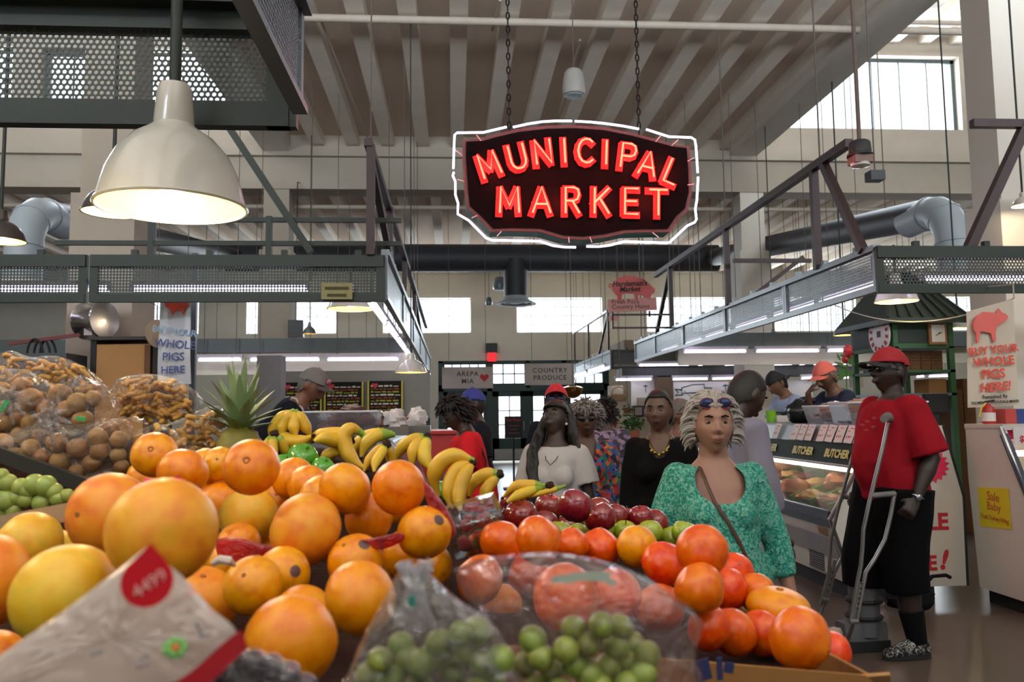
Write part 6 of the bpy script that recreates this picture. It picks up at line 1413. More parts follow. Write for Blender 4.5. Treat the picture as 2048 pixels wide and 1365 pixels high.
f.glasses(M('red_frame', '7d1f33', 0.3), M('mirror_lens', '2b3152', 0.06, 0.6), up=True, w=0.028)
b = MB(); b.tube([f.pt((-0.07, 0.03, 1.445)), f.pt((-0.072, -0.06, 1.42)), f.pt((-0.062, -0.118, 1.36)), f.pt((-0.04, -0.15, 1.29))]+drape(gs, [(x*f.k, z*f.k) for x, z in ((-0.01, 1.24), (0.02, 1.19), (0.05, 1.13), (0.08, 1.06), (0.11, 0.99), (0.135, 0.92), (0.155, 0.85), (0.17, 0.78))]), 0.008*f.k, 8, flat=0.5); b.build('bag_strap', M('brown_leather', '4a2a1c', 0.5), f.o)
bag = thing('shoulder_bag', f.world((0.19, -0.09, 0.62)), 'small dark handbag at the hip of the green-bloused woman', 'bag')
b = MB(); c = f.world((0.19, -0.10, 0.70)); b.ball(c, (0.085, 0.05, 0.085), 20, 14, fn=lambda d: 1/max(abs(d.x), abs(d.y), abs(d.z))**0.55); b.build('bag_body', M('black_leather', '15110f', 0.45), bag); b = MB(); b.box(f.world((0.16, -0.16, 0.74)), (0.05, 0.012, 0.03)); b.build('clasp', M('bronze', '6b4a2a', 0.35, 0.8), bag, smooth=False)

# --- woman in black
f = Fig(1316, 781, 4.6, yaw=-18, g=1.08, bust=0.9, head=(2, -8, 0), skin='5e4336', label='woman in black jacket with short dark hair and gold necklace')
f.body(); f.shirt(M('black_jacket', '0c0b0d', 0.85), hem=0.68, sleeve=1.9, infl=0.024, slk=0.022, scoop=[((0, -0.1, 1.41), (0.06, 0.09, 0.1))], bell=0.1, name='jacket'); f.trousers(m_denim); f.shoes(m_shoe)
f.hair(m_hairk, lambda p: p.z > (0.08 if p.y < -0.05 else 0.08-1.9*(p.y+0.05)) and p.z > -0.085, 0.008, 0.03)
b = MB(); b.tube([f.pt(q) for q in ((-0.07, -0.02, 1.44), (-0.055, -0.10, 1.38), (0, -0.138, 1.33), (0.055, -0.10, 1.38), (0.07, -0.02, 1.44))], 0.009, 8); [b.ball(f.pt((x, -0.135-0.02*(1-abs(x)/0.05), 1.335+abs(x)*0.55)), 0.011, 8, 6) for x in (-0.045, -0.025, 0, 0.025, 0.045)]; b.build('necklace', M('old_gold', 'a08a4c', 0.3, 0.9), f.o)
b = MB(); [lump(b, f.pt((x, -0.172, z)), (0.022, 0.012, 0.035), i, 0.5, 3, 10, 8) for i, (x, z) in enumerate(((0.06, 1.19), (0.085, 1.15), (0.04, 1.14), (0.07, 1.08), (0.05, 1.04)))]; b.build('shirt_print', M('tan_print', '9a7350', 0.7, var=0.4, scale=20), f.o)
# --- woman with glasses behind her
f = Fig(1360, 799, 6.1, yaw=40, g=1.1, bust=0.9, head=(0, 15, 0), skin='6e4b39', label='woman with glasses half hidden between the black jacket and the green blouse', vox=0.009)
f.body(); f.shirt(M('grey_top', '4a4a50', 0.85), hem=0.8); f.trousers(m_denim); f.shoes(m_shoe); f.hair(m_haird, off=0.01, amp=0.03); f.glasses(m_frame, m_clearlens)
# --- man in the grey shirt leaning to the case
f = Fig(1491, 745, 4.1, yaw=105, g=1.12, lean=13, head=(16, 8, 0), skin='3a2720', label='man in loose grey shirt turned to the butcher case', sh=1.08)
f.joints({'L': ((0.1, -0.1, -1), (0, -0.35, -1), None), 'R': ((-0.12, -0.12, -1), (0.0, -0.4, -1), None)})
f.body(); f.shirt(M('grey_shirt', '7c7887', 0.8, var=0.15, scale=5), hem=0.74, sleeve=1.45, infl=0.03, slk=0.03, bell=0.2, wrinkle=0.025); f.trousers(m_denim, loose=0.03); f.shoes(m_shoe); f.hair(m_hairk, off=0.004, amp=0.01)
# --- vendors behind the butcher case
f = Fig(1553, 746, 9.4, yaw=-80, zf=0.12, g=1.05, lean=24, head=(4, 0, 0), skin='7d5a46', label='vendor in pale blue shirt with backward black cap behind the butcher case', vox=0.009)
f.joints({'L': ((0.1, -0.45, -1), (0, -1, -0.3), None), 'R': ((-0.1, -0.45, -1), (0, -1, -0.3), None)})
f.body(); f.shirt(M('pale_blue_shirt', '98a5c4', 0.8), hem=0.85, sleeve=0.8, infl=0.025); f.trousers(m_denim); f.shoes(m_shoe); f.hair(m_hairk, off=0.006); f.cap(m_blackb, back=True)
PB = f.o
f = Fig(1650, 727, 8.2, yaw=-76, zf=0.15, g=1.1, lean=30, head=(-10, 4, 0), skin='5f4233', label='vendor in coral cap and navy shirt with hand at his mouth', vox=0.008)
HM = f.bend(HC+Vector((0, -0.115, -0.065)))
def reach(f, nm, target, pole, palm, curl, hd=None):
    """bend one arm so that the wrist lands on a target (rest-pose metres, local frame)"""
    sd = 1 if nm == 'L' else -1; S_ = f.bend((sd*0.158*f.sh, 0.008, 1.38)); T = Vector(target); d = T-S_; L = min(d.length, 0.529); d.normalize(); T = S_+d*L
    a = (0.285**2-0.245**2+L*L)/(2*L); h = math.sqrt(max(0, 0.285**2-a*a)); pl = Vector(pole); pl = (pl-d*pl.dot(d)).normalized(); E = S_+d*a+pl*h
    return (tuple(E-S_), tuple(T-E), hd or tuple(T-E), palm, curl)
f.joints({'R': reach(f, 'R', HM+Vector((-0.03, -0.10, -0.05)), (0, -0.6, -1), (0.3, 1, 0), 38, (0.25, 0.55, 0.75)), 'L': ((0.15, -0.5, -1), (0, -1, -0.5), None)})
f.body(); f.shirt(M('navy_shirt', '262c40', 0.85), hem=0.85, sleeve=0.75, infl=0.02); f.trousers(m_denim); f.shoes(m_shoe); f.hair(m_haird, off=0.006); f.cap(M('coral_cap', 'd0645a', 0.75, var=0.08))
f_ = bpy.data.objects
def duckboard(o, label):
    x, y, z = o.location; b = MB()
    for q in range(5): b.b2((x-0.3+0.13*q, y-0.6, z-0.03), (x-0.2+0.13*q, y+0.6, z))
    for q in (-0.5, 0, 0.5): b.b2((x-0.32, y+q-0.04, 0), (x+0.34, y+q+0.04, z-0.03))
    tag(b.build('duckboard', M('grey_boards', '5b5650', 0.8), smooth=False), label, 'platform')
duckboard(f.o, 'slatted duckboard under the coral-capped vendor behind the butcher case')
duckboard(PB, 'slatted duckboard under the pale blue vendor')
# --- man on crutches
f = Fig(1768, 702, 5.0, yaw=-84, g=1.2, belly=0.08, sh=1.12, lean=-2, head=(-2, 4, 0), skin='2e211c', label='large man in red shirt, red cap and black shorts on crutches', vox=0.0068, hip=0.9,
        legs={'L': ((0.03, -0.06, -1), (0.02, 0.1, -1), 0), 'R': ((-0.05, -0.34, -1), (0, -0.05, -1), 0)}, loc=(2.62, 4.83, 0), H=1.79, limb=1.18)
f.joints({'L': ((0.2, 0.22, -1), (0.06, -0.5, -0.95), (0, -0.6, -0.8), (-0.8, 0, -0.5), 45), 'R': ((-0.26, 0.1, -1), (-0.05, -0.5, -1), (0, -0.5, -0.8), (0.8, 0, -0.4), 45)})
f.body(); m_redt = M('red_tshirt', '8e1420', 0.85, var=0.08)
rs = f.shirt(m_redt, hem=0.86, sleeve=0.92, infl=0.03, slk=0.03, bell=0.02, wrinkle=0.014)
f.trousers(M('black_shorts', '08080a', 0.9), to=0.36, loose=0.045, name='shorts')
f.hair(m_hairk, off=0.004, amp=0.01); f.cap(M('red_cap', '9c121f', 0.75), M('dark_brim', '1a1416', 0.7), low=0.04); f.glasses(m_frame, m_darklens)
f.shoes(SPOTS('black_white_sneaker', ['0c0c0c', '0f0f10', 'a8a6a2', '121212'], 26, stops=[0.3, 0.5, 0.56, 0.62]), only='L')
for nm, z1 in (('L', 0.26),):
    j = f.J[nm]; b = MB(); b.tube([(j['A']+Vector((0, 0.01, 0)))*f.k, j['A'].lerp(j['K'], 0.42)*f.k], [0.052*f.k, 0.068*f.k], 14); b.build('sock', M('black_sock', '0d0d0e', 0.9), f.o)
# walking boot on the far leg
j = f.J['R']; A = j['A']; boot = MB(); b = boot
b.tube([(A+Vector((0, 0.0, -0.02)))*f.k, A.lerp(j['K'], 0.5)*f.k, A.lerp(j['K'], 0.78)*f.k], [0.085*f.k, 0.088*f.k, 0.096*f.k], 16); bo = b.build('walking_boot', M('boot_grey', '57585c', 0.6, var=0.2), f.o)
b = MB(); b.ring_loft([[(A+Vector((x, y, z-A.z)))*f.k for x, y in ((-0.07, 0.12), (0.07, 0.12), (0.075, -0.1), (0.06, -0.19), (-0.06, -0.19), (-0.075, -0.1))] for z in (0.0, 0.045, 0.06)]); b.build('boot_sole', m_blackb, bo, smooth=False)
b = MB(); b.ring_loft([[(A+Vector((x, y, z-A.z)))*f.k for x, y in ((-0.06*k_, 0.11), (0.06*k_, 0.11), (0.065*k_, -0.08), (0.05*k_, -0.15), (-0.05*k_, -0.15), (-0.065*k_, -0.08))] for z, k_ in ((0.06, 1.0), (0.11, 1.05), (0.16, 0.9))]); b.build('boot_shell', M('boot_grey', '57585c'), bo)
for q in (0.2, 0.42, 0.64):
    b = MB(); c = A.lerp(j['K'], q)*f.k; b.tube([c+Vector((0.094*f.k*math.cos(a), 0.094*f.k*math.sin(a), 0)) for a in [k_*math.pi/10 for k_ in range(21)]], 0.012*f.k, 6); b.build('boot_strap', m_blackb, bo)
b = MB(); lump(b, (A+Vector((0, -0.2, 0.0)))*f.k, (0.045, 0.06, 0.03), 3, 0.25); b.build('bandage', M('bandage', 'b9aca0', 0.9), bo)
b = MB(); w = f.J['L']['W']; d = (w-f.J['L']['E']).normalized(); c = w*f.k-d*0.01; u = d.orthogonal().normalized(); v = d.cross(u); b.tube([c+(u*math.cos(a)+v*math.sin(a))*0.034 for a in [k_*math.pi/8 for k_ in range(17)]], 0.006, 6); b.ball(c+Vector((0.034, -0.01, 0.0)), (0.008, 0.02, 0.02), 12, 8); b.build('watch', m_chrome, f.o)
b = MB(); [lump(b, q_, (0.026, 0.003, 0.009), i, 0.6, 4, 10, 6) for i, q_ in enumerate(drape(rs, [(x*f.k, z*f.k) for x, z in ((0.05, 1.33), (0.0, 1.31), (0.06, 1.28), (0.02, 1.26), (-0.04, 1.29))], gap=0.001))]; b.build('shirt_print', M('faded_print', 'a8484c', 0.9), f.o)
m_alu = M('crutch_metal', '9b9a98', 0.3, 0.85, var=0.08); m_rub = M('grey_rubber', '6a6866', 0.7)
def crutch(top, grip, tip, label, bow):
    """underarm crutch: pad, two bowed uprights, hand grip, extension with punched holes, tip"""
    top, grip, tip = Vector(top), Vector(grip), Vector(tip); ax = (tip-top); L = ax.length; ax.normalize()
    sd = Vector((1, 0, 0)); sd = (sd-ax*sd.dot(ax)).normalized()
    t = thing('crutch', tip, label, 'crutch')
    def P(u, s_): return top+ax*(u*L)+sd*s_
    for e in (-1, 1):
        b = MB(); b.tube([P(0.0, e*0.085*bow), P(0.2, e*0.09*bow), P(0.42, e*0.095*bow), P(0.55, e*0.085*bow), P(0.66, e*0.03), P(0.7, e*0.018), P(0.86, e*0.018)], 0.0105, 10); b.build('upright', m_alu, t)
    b = MB(); b.tube([P(-0.005, -0.1*bow), P(-0.02, 0), P(-0.005, 0.1*bow)], [0.02, 0.024, 0.02], 12); b.build('underarm_pad', m_rub, t)
    u = (grip-top).dot(ax)/L; b = MB(); b.tube([P(u, -0.09*bow), P(u, 0.09*bow)], 0.015, 12); b.build('hand_grip', m_rub, t)
    b = MB(); b.tube([P(0.64, 0), P(0.975, 0)], 0.0115, 10); b.build('extension', m_alu, t)
    for k_ in range(5): 
        b = MB(); b.ball(P(0.7+0.03*k_, 0)+Vector((0, -0.011, 0)), (0.005, 0.003, 0.005), 8, 6); b.build('pin_hole', m_blackb, t)
    b = MB(); b.tube([P(0.83, -0.022), P(0.83, 0.022)], 0.02, 8); b.build('clamp', m_rub, t)
    b = MB(); b.tube([P(0.96, 0), P(1.0, 0)], [0.018, 0.023], 12); b.build('tip', m_rub, t)
    return t
hL = f.world((f.J['L']['W']+f.J['L']['h']*0.06)*f.k); hR = f.world((f.J['R']['W']+f.J['R']['h']*0.06)*f.k)
d = ray(1690, 1303); tipL = CAMLOC+d*(-CAM_H/d.z); tipL.z = 0.0
t = thing('crutch', tipL, 'near crutch held in the left hand of the man in red', 'crutch')
DC = 4.62
def cp(px, py, dd=0.0): return atd(px, py, DC+dd+(py-1150)*-0.0002)
b = MB(); b.tube([cp(1776, 846), cp(1766, 895), cp(1750, 960), cp(1738, 1010), cp(1727, 1060), cp(1725, 1095), cp(1722, 1130), cp(1715, 1165), cp(1703, 1240)], 0.0115, 10); b.build('upright', m_alu, t)
b = MB(); b.tube([cp(1790, 985), cp(1782, 1030), cp(1770, 1080), cp(1750, 1118), cp(1732, 1145), cp(1726, 1175), cp(1714, 1240)], 0.0115, 10); b.build('upright', m_alu, t)
b = MB(); b.tube([cp(1768, 838, -0.1), cp(1776, 834), cp(1780, 838, 0.1)], [0.022, 0.027, 0.022], 12); b.build('underarm_pad', m_rub, t)
b = MB(); b.tube([cp(1742, 992), cp(1790, 988)], 0.016, 12); b.build('hand_grip', m_rub, t)
b = MB(); b.tube([cp(1721, 1165), cp(1708, 1240), tipL+Vector((0, 0, 0.01))], 0.0125, 10); b.build('extension', m_alu, t)
for k_ in range(6):
    b = MB(); b.ball(cp(1723-1.6*k_, 1168+10*k_, -0.013), (0.005, 0.003, 0.005), 8, 6); b.build('pin_hole', m_blackb, t)
b = MB(); b.tube([cp(1699, 1243), cp(1716, 1243)], 0.018, 8); b.build('clamp', m_rub, t)
b = MB(); b.tube([tipL+Vector((0, 0, 0.05)), tipL], [0.018, 0.023], 12); b.build('tip', m_rub, t)
tipR = Vector((2.3, 5.28, 0)); tpR = Vector((2.62, 5.06, 1.33)); crutch(tpR, hR, tipR, 'far crutch behind the man in red, beside the grey boot', 0.7)
# --- woman in white, looking up
f = Fig(1112, 806, 4.85, yaw=-22, g=1.0, bust=0.55, head=(-24, -12, -6), skin='33221b', label='young woman in white tee with long black hair looking up')
f.joints({'L': ((0.22, 0.02, -1), (0.1, -0.1, -1), None), 'R': ((-0.22, 0.02, -1), (-0.1, -0.1, -1), None)})
f.body(); f.shirt(M('white_tee', 'b3aeac', 0.85, var=0.05), hem=0.8, sleeve=0.72, infl=0.026, slk=0.028, bell=0.1, wrinkle=0.012, neck=(0.1, 0.095, 0.06)); f.trousers(m_denim); f.shoes(m_shoe)
f.hair(m_hairk, lambda p: p.z > (0.06 if p.y < -0.05 else 0.06-1.5*(p.y+0.05)) and p.z > -0.09, 0.016, 0.05)
f.locks(m_hairk, [[(x*0.8, 0.03, 1.71), (x*1.05, 0.085-abs(x)*0.3, 1.62), (x*1.2, 0.095-abs(x)*0.3, 1.5), (x*1.3, 0.1-abs(x)*0.2, 1.38), (x*1.2, 0.11, 1.22)] for x in (-0.085, -0.06, -0.03, 0, 0.03, 0.06, 0.085)]
        +[[(-0.055, -0.03, 1.70), (-0.09, -0.02, 1.62), (-0.105-0.012*i, -0.02-0.01*i, 1.5), (-0.125-0.014*i, -0.07-0.02*i, 1.4), (-0.118-0.014*i, -0.14-0.01*i, 1.3), (-0.10-0.014*i, -0.165, 1.16), (-0.095-0.01*i, -0.162, 1.05)] for i in (-1, 0, 1, 2)]
        +[[(0.055, -0.02, 1.70), (0.092, -0.005, 1.62), (0.112+0.012*i, 0.01, 1.5), (0.14+0.014*i, 0.01-0.02*i, 1.4), (0.145+0.012*i, 0.02, 1.28)] for i in (-1, 0, 1, 2)], 0.027)
b = MB(); b.ball(f.pt(HC+Vector((0.079, -0.0, -0.035))), 0.009, 10, 8); b.build('earring', M('pearl', 'd8d4cc', 0.25), f.o)
b = MB(); b.tube([f.pt(q) for q in ((-0.06, -0.06, 1.42), (-0.035, -0.135, 1.345), (0, -0.152, 1.31), (0.035, -0.135, 1.345), (0.06, -0.06, 1.42))], 0.0025, 6); b.build('necklace', M('dark_cord', '2a1c18', 0.5), f.o)
# --- woman in the floral blouse
f = Fig(1172, 806, 5.4, yaw=-12, g=1.15, bust=1.1, hip=1.08, head=(0, 4, 0), skin='54382c', label='older woman in bright floral blouse with curly grey hair and glasses')
f.body(); f.shirt(SPOTS('floral_print', ['12203a', 'a02a22', '1f5a60', '13192c', 'b0602a', '2a4f8a', '8c1f30', '1a6a4a'], 42, kind='cells'), hem=0.62, sleeve=1.6, infl=0.024, slk=0.024, scoop=[((0, -0.1, 1.39), (0.07, 0.09, 0.13))], bell=0.16, neck=(0.095, 0.085, 0.06)); f.trousers(m_denim); f.shoes(m_shoe)
m_cg = M('curly_grey', '7a736e', 0.7, var=0.4, scale=60); f.hair(m_cg, lambda p: p.z > (0.06 if p.y < -0.05 else 0.06-1.5*(p.y+0.05)) and p.z > -0.07, 0.008, 0.03); f.strands(m_cg, 260, 0.085, 0.008, 0.9, 0.75, None, 0.25, 4); f.glasses(m_frame, m_darklens)
# --- man with the red cap behind
f = Fig(1112, 772, 6.3, yaw=-8, g=1.08, head=(-12, 0, 0), skin='3a2921', label='man in red cap and navy jacket behind the woman in white', vox=0.009)
f.body(); f.shirt(M('navy_jacket', '15171f', 0.8), hem=0.8, sleeve=1.9, infl=0.026, slk=0.026, name='jacket'); f.trousers(m_denim); f.shoes(m_shoe); f.hair(m_hairk, off=0.005); f.cap(M('scarlet_cap', 'b3202a', 0.75), low=0.045); f.glasses(m_frame, M('mirror_lens', '2b3152'))
# --- person in the purple print, from behind
f = Fig(1212, 801, 7.4, yaw=168, g=1.2, head=(4, 0, 0), skin='3e2a22', label='person in purple patterned shirt seen from behind', vox=0.009)
f.body(); f.shirt(SPOTS('purple_print', ['2c2636', '6f5f78', '3a3246', '8a7888', '2a2434'], 30, kind='cells'), hem=0.8, sleeve=0.9, infl=0.026, slk=0.024); f.trousers(m_denim); f.shoes(m_shoe); f.hair(m_hairk, lambda p: p.z > -0.085 and (p.y > -0.04 or p.z > 0.05), 0.01, 0.05); f.strands(m_hairk, 150, 0.06, 0.01, 0.6, 0.5, lambda p: p.z > -0.08 and p.y > -0.03, 0.3, 6)
# --- woman in the red tee at the left case
f = Fig(912, 801, 6.2, yaw=-84, g=1.2, bust=1.2, lean=10, head=(12, 0, 0), skin='3c281f', label='woman in red tee with glasses bending to the left case')
f.joints({'L': ((0.2, -0.08, -1), (0.0, -0.35, -1), None), 'R': ((-0.15, -0.3, -1), (0, -0.7, -0.7), None)})
f.body(); f.shirt(M('bright_red_tee', 'c41f26', 0.8, var=0.06), hem=0.8, sleeve=0.85, infl=0.024, slk=0.024, bell=0.08); f.trousers(m_denim); f.shoes(m_shoe)
m_tw = M('short_twists', '171210', 0.75, var=0.3, scale=50); f.hair(m_tw, lambda p: p.z > (0.05 if p.y < -0.06 else 0.05-1.3*(p.y+0.06)) and p.z > -0.095, 0.008, 0.03); f.strands(m_tw, 190, 0.08, 0.010, 0.6, 0.3, None, 0.6, 5); f.glasses(m_frame, m_clearlens)
b = MB(); b.tube([f.pt(q) for q in ((0.10, 0.0, 1.43), (0.13, 0.09, 1.33), (0.17, 0.11, 1.2), (0.2, 0.06, 1.02), (0.2, 0.03, 0.9))], 0.012, 8, flat=0.5); b.build('bag_strap', m_blackb, f.o)
# --- man with the blue cap
f = Fig(946, 780, 7.2, yaw=-82, g=1.05, head=(4, 0, 0), skin='4c3428', label='man in blue cap and black tee behind the woman in red', vox=0.008)
f.joints({'L': ((0.15, 0.05, -1), (0, -0.6, -1), None), 'R': ((-0.15, 0.05, -1), (0, -0.6, -1), None)})
f.body(); f.shirt(M('charcoal_tee', '1b1c22', 0.85), hem=0.78, sleeve=0.95, infl=0.03, slk=0.03, bell=0.1); f.trousers(m_denim, loose=0.03); f.shoes(m_shoe); f.hair(m_hairk, off=0.005); f.cap(M('royal_cap', '22307f', 0.7)); f.glasses(m_frame, m_clearlens)
# --- vendor at the left case
f = Fig(624, 741, 6.75, yaw=80, g=1.15, lean=38, head=(-14, 0, 0), zf=0.15, skin='714837', label='vendor in grey and black cap and dark apron behind the left case', vox=0.008)
f.joints({'L': ((0.12, -0.4, -1), (0, -1, -0.4), None), 'R': ((-0.12, -0.4, -1), (0, -1, -0.4), None)})
f.body(); f.shirt(M('navy_top', '14161f', 0.85), hem=0.8, sleeve=0.9, infl=0.024, slk=0.022); f.trousers(m_denim); f.shoes(m_shoe); f.hair(m_haird, off=0.004)
f.cap(M('grey_cap', '6d6a68', 0.8), M('grey_brim', '4a4848', 0.8), logo=M('cap_badge', 'a06a72', 0.7, var=0.5, scale=60), low=0.028)
for e in (-1, 1):
    b = MB(); b.tube([f.pt(q) for q in ((e*0.05, 0.075, 1.44), (e*0.075, 0.03, 1.462), (e*0.07, -0.06, 1.425), (e*0.055, -0.135, 1.33), (e*0.05, -0.15, 1.2))], 0.014, 8, flat=0.35); b.build('apron_strap', M('white_strap', 'b9b4b0', 0.8), f.o)
duckboard(f.o, 'slatted duckboard under the capped vendor behind the left case')

# ================================================================== PRODUCE
def FR(name, stops, scale=3.0, rough=0.42, bump=0.12, bscale=120, coat=0.0, rnd=0.012, vert=None, detail=3, sss=0.08):
    """fruit skin: colour wandering between stops, pores, small differences fruit to fruit"""
    if name in MATS: return MATS[name]
    m = bpy.data.materials.new(name); m.use_nodes = True; nt = m.node_tree; b = nt.nodes['Principled BSDF']; L = nt.links
    tc = nt.nodes.new('ShaderNodeTexCoord'); oi = nt.nodes.new('ShaderNodeObjectInfo')
    va = nt.nodes.new('ShaderNodeVectorMath'); va.operation = 'ADD'; L.new(tc.outputs['Object'], va.inputs[0])
    sc = nt.nodes.new('ShaderNodeMath'); sc.operation = 'MULTIPLY'; sc.inputs[1].default_value = 37.0; L.new(oi.outputs['Random'], sc.inputs[0]); L.new(sc.outputs[0], va.inputs[1])
    nz = nt.nodes.new('ShaderNodeTexNoise'); nz.inputs['Scale'].default_value = scale; nz.inputs['Detail'].default_value = detail; L.new(va.outputs[0], nz.inputs['Vector'])
    c = ramp(nt, nz.outputs['Fac'], stops)
    hs = nt.nodes.new('ShaderNodeHueSaturation'); mr = nt.nodes.new('ShaderNodeMapRange'); mr.inputs['To Min'].default_value = 0.5-rnd; mr.inputs['To Max'].default_value = 0.5+rnd
    L.new(oi.outputs['Random'], mr.inputs['Value']); L.new(mr.outputs[0], hs.inputs['Hue']); L.new(c, hs.inputs['Color']); L.new(hs.outputs[0], b.inputs['Base Color'])
    b.inputs['Roughness'].default_value = rough; b.inputs['Coat Weight'].default_value = coat; b.inputs['Specular IOR Level'].default_value = 0.5
    if sss: b.inputs['Subsurface Weight'].default_value = sss*0.5; b.inputs['Subsurface Radius'].default_value = (0.02, 0.008, 0.002); b.inputs['Subsurface Scale'].default_value = 0.2
    n2 = nt.nodes.new('ShaderNodeTexNoise'); n2.inputs['Scale'].default_value = bscale; n2.inputs['Detail'].default_value = 1; L.new(tc.outputs['Object'], n2.inputs['Vector'])
    bp = nt.nodes.new('ShaderNodeBump'); bp.inputs['Strength'].default_value = bump; bp.inputs['Distance'].default_value = 0.004; L.new(n2.outputs['Fac'], bp.inputs['Height']); L.new(bp.outputs[0], b.inputs['Normal'])
    MATS[name] = m; return m
SKIN = {'g': FR('grapefruit_skin', [(0.3, 'dc7a1c'), (0.5, 'e6921c'), (0.7, 'e6a024')], 2.2, 0.42, 0.08, detail=1), 'y': FR('yellow_grapefruit_skin', [(0.3, 'dfa01c'), (0.55, 'e6b22a'), (0.75, 'd8b034')], 2.2, 0.4, 0.08, detail=1),
        'o': FR('orange_skin', [(0.3, 'd67400'), (0.5, 'e69200'), (0.72, 'eca00a')], 2.5, 0.28), 'n': FR('navel_skin', [(0.3, 'd87000'), (0.5, 'e68a00'), (0.72, 'ea980a')], 2.5, 0.28),
        't': FR('tangelo_skin', [(0.3, 'cc4200'), (0.5, 'dc5800'), (0.72, 'e2700a')], 2.5, 0.28, 0.06), 'r': FR('red_apple_skin', [(0.25, '4d0a10'), (0.5, '7c1216'), (0.68, '97231a'), (0.85, 'b8642c')], 22, 0.18, 0.02, coat=0.5, detail=4),
        'a': FR('green_apple_skin', [(0.3, '7d8f1c'), (0.6, '9dab2c'), (0.8, 'b0b23c')], 14, 0.22, 0.02, coat=0.4), 'p': FR('green_pepper_skin', [(0.3, '2f7a12'), (0.6, '4c9a1c'), (0.8, '67ab2a')], 10, 0.15, 0.02, coat=0.6)}
m_navel = M('navel_mark', '9a5a14', 0.7, var=0.3); m_stem = M('fruit_stem', '5a4a26', 0.8)
m_stick = M('fruit_sticker', '5a3c36', 0.4, var=0.7, scale=160); m_stickw = M('pale_sticker', 'c9b7a4', 0.45, var=0.3, scale=90)
PROTO = {}
def fruit_mesh(kind):
    b = MB()
    if kind in 'gyo': b.ball((0, 0, 0), (1, 1, 0.95), 36, 24, fn=lambda d: 1-0.05*math.exp(-((1-abs(d.z))/0.03))+0.015*mnoise.noise(d*2))
    elif kind == 'n': b.ball((0, 0, 0), (1, 1, 0.9), 36, 24, fn=lambda d: 1-0.07*math.exp(-((1-d.z)/0.02))+0.03*mnoise.noise(d*1.6+Vector((3, 1, 2))))
    elif kind == 't': b.ball((0, 0, 0), (1, 1, 0.88), 36, 24, fn=lambda d: 1+0.10*math.exp(-((1-d.z)/0.06))-0.05*math.exp(-((1+d.z)/0.03))+0.03*mnoise.noise(d*2.2))
    elif kind in 'ra': b.ball((0, 0, 0), (1, 1, 0.98), 36, 28, fn=lambda d: 1-0.30*math.exp(-((1-d.z)/0.09))-0.16*math.exp(-((1+d.z)/0.08))+0.05*d.z+(0.02*math.cos(5*math.atan2(d.y, d.x)) if d.z < 0 else 0))
    else: b.ball((0, 0, 0), (1, 1, 1.0), 44, 26, fn=lambda d: 1-0.2*math.exp(-((1-d.z)/0.1))+0.05*math.cos(4*math.atan2(d.y, d.x))*max(0, 1-d.z*d.z))
    return b
def make_fruit(kind):
    """one fruit of each kind, radius 1, with its small parts"""
    nm = {'g': 'grapefruit', 'y': 'grapefruit', 'o': 'orange', 'n': 'orange', 't': 'tangelo', 'r': 'red_apple', 'a': 'green_apple', 'p': 'green_pepper'}[kind]
    o = fruit_mesh(kind).build(nm, SKIN[kind], None, origin=(0, 0, 0), ang=80)
    b = MB()
    if kind in 'gyot':
        b.lathe([(0, 0.0), (0.06, 0.01), (0.085, -0.02), (0.05, -0.06)], (0, 0, {'g': 0.92, 'y': 0.92, 'o': 0.92, 't': 0.985}[kind]), 8); b.build('calyx', m_navel, o)
    elif kind == 'n':
        b.tube([(0.1*math.cos(a)*(1+0.2*math.sin(3*a)), 0.1*math.sin(a), 0.855) for a in [k*math.pi/8 for k in range(17)]], 0.022, 6); b.build('navel', m_navel, o)
    else:
        b.tube([(0, 0, 0.62), (0.03, 0, 0.85), (0.1, 0.02, 1.02)], [0.05, 0.045, 0.06] if kind != 'p' else [0.12, 0.1, 0.11], 8); b.build('stem', m_stem if kind != 'p' else SKIN['p'], o)
    return o
def place(o, loc, r, rot, label, cat, group):
    c = dup(o); c.location = loc; c.scale = (r, r, r); c.rotation_euler = rot; tag(c, label, cat, group); return c
